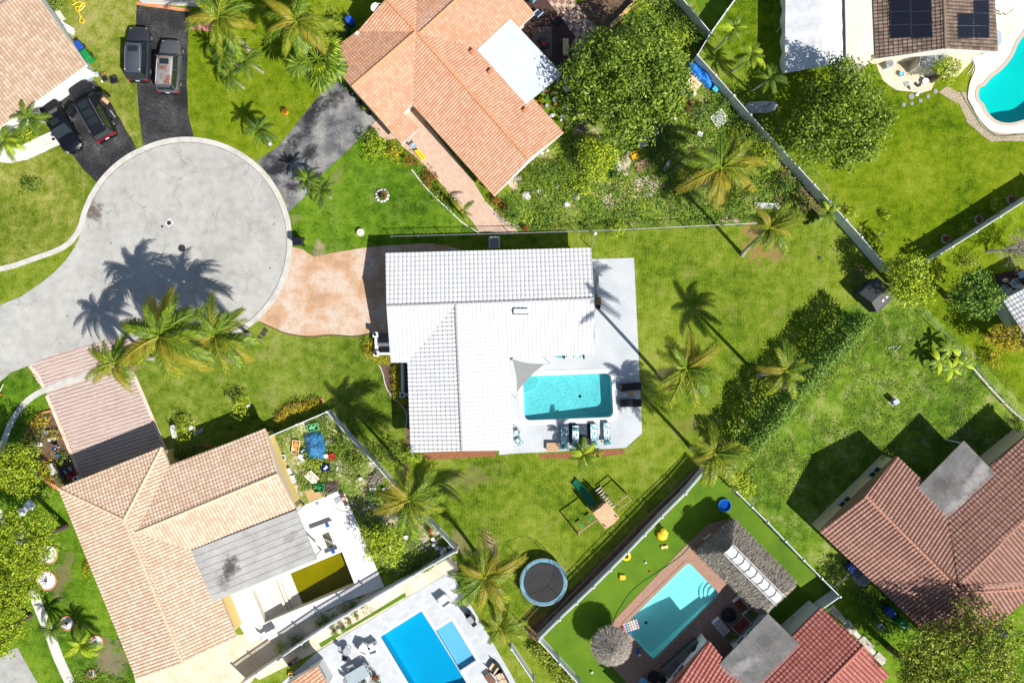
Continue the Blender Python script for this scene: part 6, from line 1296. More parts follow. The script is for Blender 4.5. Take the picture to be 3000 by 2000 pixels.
def rock(label, px, r, h, m=ROCKM, seed=1, group=None, z=0):
    c = W(*px, z); mb = MB().ell((c.x, c.y, c.z + h * .35), (r, r * U(.7, 1), h * .65), 12, 8, .5, seed); return tag(mb.build('rock', m, None, c, True), label, 'rock', group)
def box_open(label, px, d, rz, m, inner, name='crate', cat='crate', z=0):
    t = thing(name, label, cat); L, w_, h = d; b = MB()
    for s in (-1, 1): b.box((0, s * (w_ / 2 - .02), h / 2), (L, .04, h)); b.box((s * (L / 2 - .02), 0, h / 2), (.04, w_ - .08, h))
    b.box((0, 0, .02), (L - .08, w_ - .08, .04)); b.build('body', m, t); c = MB()
    for i in range(5): c.rbox((U(-.3, .3) * L, U(-.25, .25) * w_, h * .45 + i * .02), (U(.2, .4) * L, U(.2, .4) * w_, h * .4), .03, U(0, 3))
    c.build('contents', inner, t); return put(t, *px, z, rz)
def boards(label, px, d, rz, m, n=3, name='plank_pile', cat='planks', tilt=0, z=0):
    L, w_, h = d; b = MB()
    for i in range(n): b.rbox((U(-.06, .06) * L, (i - (n - 1) / 2) * w_ / n, h / 2 + .01 * i), (L * U(.85, 1), w_ / n * .86, h), .01, U(-.05, .05))
    o = tag(b.build(name, m), label, cat); put(o, *px, z, rz); o.rotation_euler = (0, tilt, rz); return o
def tarp(label, px, rx, ry, rz, h, m, seed=0, name='tarpaulin', lob=.18):
    mb = MB(); n = 26; vs = []
    for j in range(n + 1):
        for i in range(n + 1):
            u, v = i / n * 2 - 1, j / n * 2 - 1; k = 1 - .22 * (abs(u) * abs(v)) ** 1.5 + lob * noise.noise(Vector((u * 1.3, v * 1.3, seed)))
            e = max(abs(u), abs(v)); z = h * max(0, 1 - e ** 2.5) * (.7 + .5 * noise.noise(Vector((u * 1.8, v * 1.8, seed + 5)))) + .07 * abs(noise.noise(Vector((u * 5, v * 5, seed)))) + .06 * abs(noise.noise(Vector((u * 11, v * 4, seed + 2)))) + .02
            z += .13 * abs(noise.noise(Vector((u * 3.1, v * 7, seed + 8)))) * (1 - e ** 4); vs.append((u * rx * k, v * ry * k, z))
    mb.add(vs, [(j * (n + 1) + i, j * (n + 1) + i + 1, (j + 1) * (n + 1) + i + 1, (j + 1) * (n + 1) + i) for j in range(n) for i in range(n)])
    return put(tag(mb.build(name, m, None, None, False), label, 'tarpaulin'), *px, .04, rz)
def chair(label, px, rz, m, fm=None, group=None, s=1.0, name='patio_chair', arms=True, z=0):
    t = thing(name, label, 'chair', (0, 0, 0), group); fm = fm or m
    MB().rbox((0, 0, .43), (.52, .52, .07), .06).build('seat', m, t); b = MB().rbox((0, 0, 0), (.06, .52, .5), .03); Mx = Matrix.Translation((-.30, 0, .70)) @ Matrix.Rotation(-.22, 4, 'Y'); b.v = [tuple(Mx @ Vector(v)) for v in b.v]; b.build('backrest', m, t)
    for x in (-.22, .22):
        for y in (-.24, .24): MB().tube([(x * 1.15, y * 1.05, 0), (x, y, .42)], .02, 6).build('leg', fm, t)
    if arms:
        for y in (-.28, .28): MB().tube([(-.28, y, .62), (.2, y, .64), (.25, y, .42)], .022, 6).build('armrest', fm, t)
    return put(t, *px, z, rz, s)
def rtable(label, px, r, h, m, fm=None, name='round_table', z=0):
    c = W(*px, z); t = thing(name, label, 'table', c); MB().lathe((c.x, c.y, c.z + h - .05), [(r * .97, 0), (r, .015), (r, .04), (r * .97, .05)], 24).build('tabletop', m, t)
    for i in range(4): a = i * PI / 2 + .4; MB().tube([(c.x + r * .75 * math.cos(a), c.y + r * .75 * math.sin(a), c.z), (c.x + r * .5 * math.cos(a), c.y + r * .5 * math.sin(a), c.z + h - .05)], .025, 6).build('leg', fm or m, t)
    return t
def qtable(label, px, d, rz, m, fm=None, name='table', slats=0, z=0):
    t = thing(name, label, 'table'); L, w_, h = d
    if slats:
        b = MB()
        for i in range(slats): b.rbox((0, (i + .5) / slats * w_ - w_ / 2, h - .02), (L, w_ / slats * .88, .04), .01)
        b.build('tabletop', m, t)
    else: MB().rbox((0, 0, h - .025), (L, w_, .05), .05).build('tabletop', m, t)
    for x in (-1, 1):
        for y in (-1, 1): MB().tube([(x * L * .42, y * w_ * .4, 0), (x * L * .42, y * w_ * .4, h - .04)], .025, 6).build('leg', fm or m, t)
    return put(t, *px, z, rz)
def lounger(label, px, rz, m, fm, L=1.95, wd=.62, group=None, z=0, bend=.42, pil=None):
    t = thing('sun_lounger', label, 'sun lounger', (0, 0, 0), group); s = L * .62
    MB().rbox((L / 2 - s / 2, 0, .36), (s, wd, .10), .05).build('seat_cushion', m, t)
    b = MB().rbox((0, 0, 0), (L - s, wd, .10), .05); Mx = Matrix.Translation((-L / 2 + (L - s) / 2 + .03, 0, .36 + (L - s) / 2 * math.sin(bend))) @ Matrix.Rotation(bend, 4, 'Y'); b.v = [tuple(Mx @ Vector(v)) for v in b.v]; b.build('backrest', m, t)
    f = MB()
    for y in (-1, 1): f.tube([(-L / 2 + .05, y * wd * .52, .28), (L / 2 - .02, y * wd * .52, .28)], .025, 6)
    f.build('frame', fm, t)
    for x in (-1, 1):
        for y in (-1, 1): MB().tube([(x * L * .38, y * wd * .5, 0), (x * L * .38, y * wd * .5, .28)], .025, 6).build('leg', fm, t)
    return put(t, *px, z, rz)
def sofa(label, px, rz, L, m, fm, z=0, cush=None):
    t = thing('outdoor_sofa', label, 'sofa'); n = max(1, round(L / .65)); f = MB()
    f.box((-.36, 0, .45), (.06, L, .5)); f.box((0, -L / 2 + .03, .34), (.72, .06, .55)); f.box((0, L / 2 - .03, .34), (.72, .06, .55)); f.box((0, 0, .2), (.68, L - .12, .06)); f.build('frame', fm, t)
    for i in range(n):
        y = -L / 2 + .07 + (i + .5) * (L - .14) / n; MB().rbox((.03, y, .34), (.64, (L - .14) / n - .02, .16), .06).build('seat_cushion', m, t); MB().rbox((-.25, y, .54), (.16, (L - .14) / n - .03, .36), .06).build('back_cushion', cush or m, t)
    return put(t, *px, z, rz)
def hose(label, pts, r, m, name='garden_hose', z=.07): return tag(MB().tube([Vector((p[0], p[1], z)) for p in smoothline([tuple(v.to_2d()) for v in Wp(pts)], 7)], r, 5).build(name, m), label, 'hose')
def cover_plate(label, px, r, m, name='manhole_cover'):
    c = W(*px, .026); mb = MB().lathe(c, [(r * 1.0, 0), (r, .016), (r * .9, .016), (r * .88, .008), (.8 * r, .008), (.78 * r, .016), (.4 * r, .016), (.38 * r, .008), (.1 * r, .008), (.08 * r, .016)], 24); return tag(mb.build(name, m, None, c), label, 'manhole')
IRON = mat('cast_iron', [(.028, .022, .03), (.055, .048, .055)], 12, 4, .5, .6, .3)
cover_plate('large dark round manhole cover in the middle of the turning area', A(0, 1, (1670, 712)), .31, IRON); cover_plate('medium round valve cover above the large manhole', A(0, 1, (1553, 480)), .18, IRON); cover_plate('smallest round valve cover left of the medium one', A(0, 1, (1490, 512)), .10, IRON)
o = sheet('concrete_patch', A(0, 1, (1510, 485), (1560, 430), (1605, 480), (1550, 528)), .027, mat('patch_concrete', [(.42, .42, .4), (.55, .54, .52)], 2, 8))
GUY = [flat_col('dark_slab', (.045, .035, .032), .7), flat_col('grey_box_paint', (.32, .34, .36), .6), flat_col('charcoal_plastic', (.04, .045, .05), .5), flat_col('cream_plastic', (.66, .6, .48), .5), flat_col('brown_wicker', (.28, .17, .09), .8), flat_col('aqua_plastic', (.05, .4, .55), .5), flat_col('light_blue_plastic', (.16, .42, .66), .4), flat_col('pink_plastic', (.6, .3, .36), .5), flat_col('orange_plastic', (.7, .25, .04), .5)]
SLAB, GREYB, CHAR, CREAM, WICK, AQUA, LBLUE, PINK, ORNG = GUY
for i, (x, y, lb) in enumerate(((85, 1465, 'uppermost of three utility box lids in the front lawn'), (65, 1500, 'middle of three utility box lids in the front lawn'), (35, 1535, 'lowest of three utility box lids in the front lawn'))):
    c = A(1, 1, (x, y)); put(tag(MB().rbox((0, 0, .02), (.42, .34, .06), .03).rbox((0, 0, .055), (.34, .26, .015), .02).build('utility_lid', SLAB), lb, 'utility lid', 'utility box lids'), *c, 0, ang(.75, .65))
def acunit(label, px, rz, s=1.0):
    t = thing('air_conditioner', label, 'air conditioner'); MB().box((0, 0, .05), (1.0, 1.0, .1)).build('pad', CONC, t); MB().rbox((0, 0, .5), (.78, .78, .8), .05).build('casing', GREYB, t)
    g = MB().torus((0, 0, .91), .30, .02, 20, 5)
    for r in (.1, .2): g.torus((0, 0, .91), r, .008, 16, 4)
    for k in range(4): a = k * PI / 2; g.tube([(0, 0, .915), (.3 * math.cos(a), .3 * math.sin(a), .915)], .01, 4)
    g.build('fan_guard', DARKMET, t); return put(t, *px, 0, rz, s)
acunit('grey air conditioner on the grass strip north of the white house', A(1, 1, (2190, 660)), 0); acunit('air conditioner in the dark strip against the red brown house', A(3, 3, (845, 600)), .7); acunit('air conditioner behind the storage shed', A(3, 0, (1085, 605)), .2, .8)
# white house surroundings
PAT = None
def patternmat():
    m, nt, N, L = _new('leaf_print_fabric'); co = _co(nt); v = N.new('ShaderNodeTexVoronoi'); v.inputs['Scale'].default_value = 7.5; L.new(co, v.inputs['Vector'])
    n = _noise(nt, co, 9, 3); f = _math(nt, 'ADD', _math(nt, 'MULTIPLY', v.outputs['Distance'], .8), _math(nt, 'MULTIPLY', n, .5))
    _pbr(nt, _ramp(nt, f, [(.02, .05, .10), (.03, .25, .32), (.22, .5, .55), (.7, .74, .74)], .4, .72), .85, 0, .2, n, .1); return m
PAT = patternmat(); TEAL = mat('teal_cushion', [(.02, .16, .15), (.05, .28, .25)], 3, 6)
rug = A(2, 2, (500, 740), (780, 738), (790, 960), (515, 965)); c = W(*A(2, 2, (645, 850)), 0)
RP = Wp(rug); t = tag(MB().prism([(p.x, p.y) for p in offset(RP, -.14)], .052, .062).build('patio_rug', mat('navy_rug', [(.012, .018, .03), (.03, .045, .065), (.09, .12, .15)], 6, 4), None, c), 'dark navy rug with grey border under the patterned loungers', 'rug')
brd = MB()
for i in range(4):
    a, b = RP[i], RP[(i + 1) % 4]; ia, ib = offset(RP, -.13)[i], offset(RP, -.13)[(i + 1) % 4]; brd.prism([(a.x, a.y), (b.x, b.y), (ib[0], ib[1]), (ia[0], ia[1])], .05, .060 + .0006 * i)
brd.build('border', mat('rug_border', [(.3, .3, .31), (.42, .42, .43)], 5), t)
for x, y, a, lb in ((475, 882, -2, 'leaf print lounger at the left, half off the navy rug'), (580, 872, 0, 'leaf print lounger second from left on the navy rug'), (748, 858, 2, 'leaf print lounger with teal pillow on the right side of the navy rug'), (868, 848, 3, 'leaf print lounger standing alone right of the navy rug')):
    lg = lounger(lb, A(2, 2, (x, y)), math.radians(90 + a), PAT, DARKMET, 1.95, .56, 'leaf print loungers', .05)
    pi = MB().rbox((-.68, 0, .62), (.3, .46, .12), .06).build('pillow', TEAL, lg)
for x, y, a, lb in ((1080, 415, 5, 'black wicker lounger nearer the palm, on the right side of the white deck'), (1083, 562, 1, 'black wicker lounger nearer the rug, on the right side of the white deck')):
    lounger(lb, A(2, 2, (x, y)), math.radians(180 + a), mat('black_wicker', [(.016, .016, .018), (.035, .033, .033)], 10, 5), BLACK, 1.9, .60, 'black loungers', .05, .35)
qtable('small square wooden table between the two black loungers', A(2, 2, (1080, 472)), (.48, .48, .45), .1, mat('teak', [(.36, .2, .09), (.5, .3, .15)], 4, 6), None, 'side_table', 5, .04)
qtable('low brown woven table on the white deck beside the patterned loungers', A(2, 2, (370, 962)), (1.05, .72, .35), 0, mat('tan_weave', [(.36, .22, .12), (.48, .31, .18)], 8, 5), WICK, 'coffee_table', 0, .04)
qtable('small dark table between the middle loungers on the navy rug', A(2, 2, (665, 912)), (.8, .55, .4), 0, BLACK, None, 'side_table', 0, .06)
chair('leaf print chair against the white house wall, upper of two', A(2, 2, (52, 840)), 0, PAT, DARKMET, 'leaf print chairs', .95, z=.04); chair('leaf print chair turned to the corner, lower of two by the white house wall', A(2, 2, (66, 905)), math.radians(35), PAT, DARKMET, 'leaf print chairs', .95, z=.04)
sofa('leaf print sofa under the eave facing the aqua pool', A(2, 2, (568, 122)), -PI / 2, 1.75, PAT, DARKMET, .04); chair('pale blue chair half under the eave facing the aqua pool', A(2, 2, (430, 128)), -PI / 2, AQUA, WHITE, None, .8, z=.04)
# shade sail
def sail():
    pts = [W(*A(2, 2, (0, 160)), 2.9), W(*A(2, 2, (298, 206)), 2.2), W(*A(2, 2, (45, 465)), 2.2)]; c = sum(pts, Vector()) / 3; t = thing('shade_sail', 'grey triangular shade sail stretched between house corner and aqua pool', 'shade sail', (c.x, c.y, 0)); m = MB(); n = 12; ix = {}; vs = []
    for i in range(n + 1):
        for j in range(n + 1 - i):
            a, b = i / n, j / n; g = 1 - a - b; p = pts[0] * g + pts[1] * a + pts[2] * b; k = (a * b + b * g + g * a); e = 27 * a * b * g
            p = p + (c - p) * (.62 * (k - e * .33)) + Vector((0, 0, -.25 * k)); ix[(i, j)] = len(vs); vs.append(p)
    fs = []
    for i in range(n):
        for j in range(n - i):
            fs.append((ix[(i, j)], ix[(i + 1, j)], ix[(i, j + 1)]))
            if i + j < n - 1: fs.append((ix[(i + 1, j)], ix[(i + 1, j + 1)], ix[(i, j + 1)]))
    m.add(vs, fs).build('sail', mat('grey_sailcloth', [(.17, .175, .18), (.23, .235, .24)], 1, 30, .5, .8), t)
    for p, e in ((pts[1], Vector((.5, .05, 0))), (pts[2], Vector((-.12, -.6, 0)))):
        b = p + e; MB().tube([p, b + Vector((0, 0, .1))], .015, 5).build('rope', STEEL, t); MB().tube([(b.x, b.y, 0), (b.x, b.y, 2.4)], .025, 7).build('post', WHITE, t)
sail()
# folded parasol and grill on the east deck
p = W(*A(2, 1, (772, 1040)), .04); t = thing('folded_parasol', 'folded grey parasol lying on stands along the house east wall', 'parasol', p); MB().tube([p + Vector((0, 1.1, .5)), p + Vector((0, .3, .55)), p + Vector((0, -.9, .5))], [.05, .20, .14], 8).build('canopy', mat('grey_cloth', [(.3, .32, .33), (.45, .47, .48)], 3, 6), t); MB().tube([p + Vector((0, 1.15, .5)), p + Vector((0, -1.15, .5))], .03, 6).build('pole', BLACK, t)
for y in (1.05, -1.0): MB().tube([p + Vector((-.22, y, .45)), p + Vector((.22, y, .45))], .02, 5).tube([p + Vector((0, y, 0)), p + Vector((0, y, .47))], .025, 5).build('stand', DARKMET, t)
p = A(2, 1, (785, 1208)); t = thing('barbecue_grill', 'brown lidded barbecue at the house east wall below the folded parasol', 'barbecue'); MB().rbox((0, .05, .85), (.42, .62, .28), .08).build('lid', WICK, t); MB().rbox((0, 0, .45), (.40, .8, .55), .04).build('cabinet', BLACK, t); MB().box((0, -.5, .72), (.34, .24, .04)).build('side_shelf', BLACK, t)
for y in (-.3, .3):
    w = MB().lathe((0, 0, 0), [(.02, -.03), (.1, -.03), (.1, .03), (.02, .03)], 10); w.v = [(x, z + y, yy + .1) for x, yy, z in w.v]; w.build('wheel', RUBBER, t)
put(t, *p, .04, 0)
p = W(*A(2, 1, (745, 600)), 0); t = thing('garden_lamp', 'white globe lamp post by the wire fence at the white house corner', 'lamp', p); MB().tube([p, p + Vector((0, 0, 1.6))], .03, 7).build('post', WHITE, t); MB().ell((p.x, p.y, 1.7), .16, 12, 8).build('globe', WHITE, t)
# playset
def playset():
    S2 = lambda x, y, z: W(*A(2, 2, (x, y)), z); S3 = lambda x, y, z: W(*A(2, 3, (x, y)), z); c = W(*A(2, 3, (830, -30)), 0)
    t = thing('wooden_playset', 'wooden climbing frame with green slide, ladder and swings on the back lawn', 'playset', c)
    rz = ang(.62, .78); d = Vector((math.cos(rz), math.sin(rz), 0)); n = Vector((-d.y, d.x, 0))
    for a in (-.75, .75):
        for b in (-.62, .62): z = c + d * a + n * b; MB().box((z.x, z.y, 1.2), (.1, .1, 2.4), rz).build('post', WOOD, t)
    f = MB()
    for i in range(9): z = c + d * (-.75 + (i + .5) * .166); f.box((z.x, z.y, 1.2), (.15, 1.3, .05), rz)
    f.build('platform', WOOD, t)
    r = MB()
    for i in range(7): z = c + n * (-.75 + (i + .5) * .215) + d * .1; r.box((z.x, z.y, 2.42 - .10 * abs(i - 3)), (1.75, .205, .04), rz)
    r.build('canopy_roof', mat('canopy_boards', [(.40, .24, .13), (.54, .36, .22), (.60, .43, .28)], 2.5, 7), t)
    P = [S2(745, 1505, 1.25), S2(730, 1480, 1.2), S2(690, 1420, .85), S2(635, 1350, .40), S2(590, 1300, .22), S2(570, 1285, .2)]; m = MB(); vs = []
    for i, p in enumerate(P):
        dd = (P[min(5, i + 1)] - P[max(0, i - 1)]); dd.z = 0; dd.normalize(); s = Vector((-dd.y, dd.x, 0))
        for y, z in ((-.32, .14), (-.30, .16), (-.2, 0), (0, -.02), (.2, 0), (.30, .16), (.32, .14)): vs.append(p + s * y + Vector((0, 0, z)))
    m.add(vs, [(i * 7 + j, i * 7 + j + 1, i * 7 + 8 + j, i * 7 + 7 + j) for i in range(5) for j in range(6)]).build('slide', mat('green_slide', [(.006, .10, .05), (.012, .16, .08)], 2, 6, .5, .3), t)
    a, b = S2(785, 1345, .1), S2(925, 1540, 1.3); e = (b - a); s = Vector((-e.y, e.x, 0)).normalized() * .3
    for k in (-1, 1): MB().tube([a + s * k, b + s * k], .05, 6).build('ladder_rail', WOOD, t)
    for i in range(8): q_ = a.lerp(b, (i + .5) / 8); MB().box(tuple(q_), (.62, .14, .04), math.atan2(s.y, s.x)).build('rung', mat('pale_rung', [(.42, .36, .28), (.55, .48, .4)], 3), t)
    # monkey bars on the upper right
    T, Bt = [S2(1060, 1410, 2.0), S2(935, 1510, 2.0)], [S2(1095, 1455, 2.0), S2(975, 1548, 2.0)]
    for l in (T, Bt): MB().tube(l, .05, 6).build('top_beam', WOOD, t)
    for p in (T[0], Bt[0]): MB().tube([(p.x, p.y, 0), p], .05, 6).build('post', WOOD, t)
    MB().tube([T[0], Bt[0]], .04, 6).build('top_beam', WOOD, t)
    # swing beam on the lower left
    a, b = S3(785, 65, 2.1), S3(610, 190, 2.1); MB().tube([a, b], .06, 6).build('swing_beam', WOOD, t); e = (b - a).normalized(); s = Vector((-e.y, e.x, 0))
    for k in (-1, 1): MB().tube([b, Vector((b.x, b.y, 0)) + s * .75 * k + e * .25], .05, 6).build('swing_leg', WOOD, t)
    for f in (.25, .75):
        z = a.lerp(b, f); sw = MB().rbox((z.x, z.y, .5), (.44, .2, .05), .05, math.atan2(e.y, e.x)).build('swing_seat', GREENP, t); r = MB()
        for k in (-.2, .2): r.tube([z + e * k, Vector((z.x, z.y, .5)) + e * k], .01, 4)
        r.build('rope', YELP, sw)
playset()
def trampoline():
    c = W(*A(2, 3, (288, 628)), .45); t = thing('trampoline', 'round black trampoline with blue padding and safety poles', 'trampoline', (c.x, c.y, 0)); r = 1.98
    MB().lathe((c.x, c.y, .85), [(.01, 0), (r * .865, .0), (r * .865, .012), (.01, .012)], 40).build('mat', mat('black_mesh', [(.02, .02, .022), (.035, .035, .037)], 1.2, 20), t)
    MB().lathe((c.x, c.y, .85), [(r * .865, .01), (r * .865, .04), (r, .06), (r, 0), (r * .86, -.02)], 40).build('padding', mat('blue_padding', [(.06, .17, .25), (.12, .28, .37), (.18, .36, .45)], 2.5, 6), t)
    MB().torus((c.x, c.y, .85), r + .02, .04, 40, 6).build('frame', STEEL, t)
    for i in range(6):
        a = i * PI / 3 + .3; p = (c.x + (r + .05) * math.cos(a), c.y + (r + .05) * math.sin(a)); MB().tube([(*p, 0), (*p, .85)], .03, 6).build('leg', STEEL, t); MB().tube([(*p, .85), (p[0], p[1], 2.5)], .022, 6).build('net_pole', BLACK, t)
    MB().torus((c.x, c.y, 2.5), r + .04, .012, 40, 5).build('net_hoop', BLACK, t); w = MB()
    for i in range(90):
        a = 2 * PI * i / 90
        for s in (-1, 1):
            b = a + s * .35; w.tube([(c.x + (r + .03) * math.cos(a + (b - a) * k / 4), c.y + (r + .03) * math.sin(a + (b - a) * k / 4), .9 + 1.6 * k / 4) for k in range(5)], .003, 3, False)
    w.build('safety_net', BLACK, t)
trampoline()
c = W(*A(2, 2, (1948, 1500)), 0); t = thing('paddling_pool', 'round bright blue paddling pool on the artificial turf', 'paddling pool', c); MB().lathe(c, [(.50, 0), (.55, .08), (.56, .26), (.53, .30), (.49, .27), (.48, .06), (.01, .05)], 28).build('ring', flat_col('bright_blue_plastic', (.02, .22, .60), .35), t); MB().lathe((c.x, c.y, .18), [(.47, 0), (.01, .002)], 28).build('water_surface', MATS['pale_blue_water'], t)
# toys on the turf
def duck():
    c = W(*A(2, 3, (1375, 195)), 0); t = thing('inflatable_duck', 'big yellow inflatable duck on the artificial turf by the white fence', 'inflatable', c); MB().ell((c.x, c.y - .12, .28), (.46, .40, .28), 16, 10, .12, 3).ell((c.x + .28, c.y + .14, .42), (.22, .2, .16), 12, 8, .2, 2).build('body', YELP, t, smooth=True); h = MB().ell((c.x + .06, c.y + .34, .58), .26, 14, 9).build('head', YELP, t, smooth=True)
    MB().ell((c.x - .30, c.y + .04, .30), (.16, .12, .06), 10, 6).build('beak', ORNG, h)
duck()
c = W(*A(2, 3, (1048, 398)), 0); o = tag(MB().torus((c.x, c.y, .12), .29, .12, 28, 10).build('swim_ring', YELP, None, c, True), 'yellow swim ring with round hole leaning by the white fence', 'swim ring')
c = A(2, 3, (1398, 315)); t = thing('ride_on_toy', 'small cream and yellow ride on toy on the artificial turf', 'toy'); MB().rbox((0, 0, .16), (.62, .2, .1), .08).build('deck', flat_col('cream_yellow', (.7, .6, .25), .5), t)
for x in (-.2, .2):
    for y in (-.14, .14): MB().ell((x, y, .08), (.08, .05, .08), 10, 6).build('wheel', YELP, t)
put(t, *c, 0, ang(1, -.15))
c = A(2, 3, (1012, 592)); o = put(tag(MB().rbox((0, 0, .16), (.58, .42, .08), .1).rbox((-.12, 0, .24), (.2, .44, .1), .05).rbox((.2, -.17, .1), (.1, .08, .2), .02).rbox((.2, .17, .1), (.1, .08, .2), .02).build('toy_table', flat_col('amber_plastic', (.72, .4, .01), .5)), 'small amber plastic toy table on the artificial turf', 'toy table'), *c, 0, ang(1, .1))
def ball(label, px, r, m, stripes=None):
    c = W(*px, 0); t = thing('ball', label, 'ball', c, 'balls on the turf and paving'); MB().ell((c.x, c.y, r), r, 14, 10).build('shell', m, t, smooth=True); MB().torus((c.x, c.y, r), r * .995, r * .06, 18, 5).build('seam', stripes or m, t)
ball('white ball in the middle of the artificial turf', A(2, 3, (1225, 457)), .10, WHITE); ball('small red ball on the artificial turf', A(2, 3, (1265, 545)), .08, REDP); ball('yellowish ball near the lower end of the turf', A(2, 3, (732, 1462)), .12, CREAM, YELP); ball('white ball on the paving beside the thatched parasol', A(2, 3, (1170, 1307)), .12, WHITE, LBLUE)
def floatie():
    t = thing('pool_float', 'striped pink and blue pool float lounger in the turquoise pool corner', 'pool float'); ms = [PINK, flat_col('pale_pink', (.72, .55, .55), .5), LBLUE, WHITE, flat_col('peach_vinyl', (.72, .45, .32), .5)]
    for i in range(6):
        b = MB()
        for j in range(4): b.tube([(-.6 + i * .22, -.32 + j * .215, .06), (-.6 + i * .22, -.32 + (j + 1) * .215, .06)], .095, 8)
        b.build('air_tube', ms[(i * 2) % 5], t, smooth=True)
    MB().tube([(-.82, -.3, .10), (-.82, .3, .10)], .13, 8).build('pillow', REDP, t, smooth=True); return put(t, *A(2, 3, (1100, 1045)), -.06, ang(.93, -.3))
floatie()
m = MB().tube([(.25 * math.cos(a) * 1.2, .25 * math.sin(a), .03) for a in [i * .32 for i in range(14)]], .045, 7); put(tag(m.build('pool_noodle', BLUEP, None, None, True), 'curled dark blue pool noodle beside the striped float', 'pool noodle'), *A(2, 3, (1115, 1112)), -.09, .4)
hose('long green garden hose from parasol up along the turquoise pool edge', A(2, 3, (920, 1050), (960, 935), (1010, 850), (1085, 742), (1200, 640), (1330, 555), (1460, 465), (1560, 390), (1640, 300)), .022, GREENP)
t = put(tag(MB().rbox((0, 0, .08), (.45, .2, .14), .06).rbox((.1, 0, .2), (.16, .12, .12), .04).build('toy_boat', BLUEP), 'blue toy boat on the paving by the thatched parasol', 'toy'), *A(2, 3, (1155, 1268)), .04, 1.3)
# fire table and red sofas
c = W(*A(2, 3, (1982, 928)), .04); t = thing('fire_pit', 'black round fire pit table between the red sofas', 'fire pit', c); MB().lathe(c, [(.35, 0), (.38, .3), (.62, .34), (.64, .40), (.60, .42), (.25, .42), (.24, .38), (.01, .38)], 28).build('bowl', BLACK, t); MB().lathe((c.x, c.y, .46), [(.22, 0), (.20, .03), (.03, .06), (.02, .08)], 20).build('burner_lid', DARKMET, t)
RC = mat('rust_red_cushion', [(.16, .035, .022), (.26, .07, .04)], 2.5, 8)
sofa('red cushioned white sofa against the thatched hut', A(2, 3, (2090, 838)), ang(-.78, .62), 1.35, RC, WHITE, .04); sofa('red cushioned white sofa along the house wall by the fire pit', A(2, 3, (2095, 1022)), ang(-.72, -.7), 1.5, RC, WHITE, .04, flat_col('dark_red', (.2, .03, .03), .8)); sofa('white sofa with mixed red and blue towels nearest the turquoise pool', A(2, 3, (1908, 1030)), ang(.75, -.65), 1.4, mat('towel_mix', [(.5, .05, .05), (.6, .5, .48), (.03, .12, .45)], 1.6, 3), WHITE, .04)
t = thing('outdoor_kitchen', 'grey outdoor kitchen counter with round black grill along the red house wall', 'kitchen counter'); MB().box((0, 0, .42), (3.9, .75, .84)).build('cabinet', CHAR, t)
for x, l in ((-1.25, 1.35), (.1, 1.3), (1.35, 1.1)): MB().rbox((x, 0, .88), (l - .02, .85, .08), .02).build('worktop', mat('granite', [(.10, .085, .08), (.2, .17, .16)], 6, 4), t)
MB().ell((1.35, 0, 1.0), (.3, .27, .22), 14, 9).build('grill', BLACK, t, smooth=True); put(t, *A(2, 3, (1545, 1310)), .04, ang(.68, -.6))
c = W(*A(2, 3, (1290, 1478)), .04); rtable('round black table by the red house corner', A(2, 3, (1290, 1478)), .55, .74, BLACK, None, 'round_table', .04); chair('dark chair tucked at the round black table', A(2, 3, (1372, 1515)), 2.4, BLACK, None, None, 1, z=.04); t = bucket('pale blue ice tub at the bottom beside the round black table', A(2, 3, (1200, 1545)), .34, .4, LBLUE, None, 'tub', 'tub')
chair('pale wicker egg chair beside the thatched hut', A(2, 3, (1800, 235)), ang(.6, .8), mat('pale_wicker', [(.3, .26, .2), (.45, .4, .32)], 7, 5), None, None, 1.5, 'wicker_chair', z=.04)
bucket('small blue bucket by the thatched hut corner', A(2, 3, (1745, 312)), .14, .25, BLUEP); pot('small potted plant by the thatched hut corner', A(2, 3, (1700, 345)), .15, .25, WHITE, T_DEEP, z=.04)
# marble terrace
MAR = flat_col('white_resin', (.74, .74, .74), .5)
def bigchair(label, px, rz): 
    t = thing('lounge_chair', label, 'lounge chair', (0, 0, 0), 'white lounge chairs'); MB().rbox((0, 0, .3), (.85, .75, .22), .12).build('seat', MAR, t); MB().rbox((-.42, 0, .58), (.2, .75, .6), .08).build('backrest', MAR, t)
    for y in (-.42, .42): MB().rbox((-.05, y, .42), (.8, .12, .44), .05).build('armrest', MAR, t)
    return put(t, *px, .04, rz)
bigchair('white lounge chair at the top corner of the marble terrace', A(1, 3, (1735, 800)), ang(.8, -.6)); bigchair('white lounge chair at the left of the deep blue pool', A(1, 3, (1010, 1240)), ang(.9, .35)); bigchair('white armchair beside it, nearer the deep blue pool', A(1, 3, (1080, 1235)), ang(-.9, .35))
t = thing('gas_barbecue', 'stainless barbecue cart at the right edge of the marble terrace', 'barbecue'); MB().rbox((0, 0, .45), (.8, .5, .8), .04).build('cabinet', DARKMET, t); MB().rbox((0, 0, 1.0), (.62, .48, .3), .12).build('lid', STEEL, t)
for x in (-.55, .55): MB().box((x, 0, .84), (.3, .42, .04)).build('side_shelf', BLACK, t)
put(t, *A(1, 3, (1975, 950)), .04, ang(.6, .85))
rtable('round grey bistro table on the marble terrace', A(1, 3, (850, 1250)), .34, .72, GREYB, None, 'bistro_table', .04); chair('grey bistro chair above the round bistro table', A(1, 3, (800, 1235)), ang(.9, .2), GREYB, DARKMET, 'bistro chairs', .8, z=.04); chair('dark bistro chair below the round bistro table', A(1, 3, (830, 1300)), ang(.2, -1), CHAR, DARKMET, 'bistro chairs', .8, z=.04)
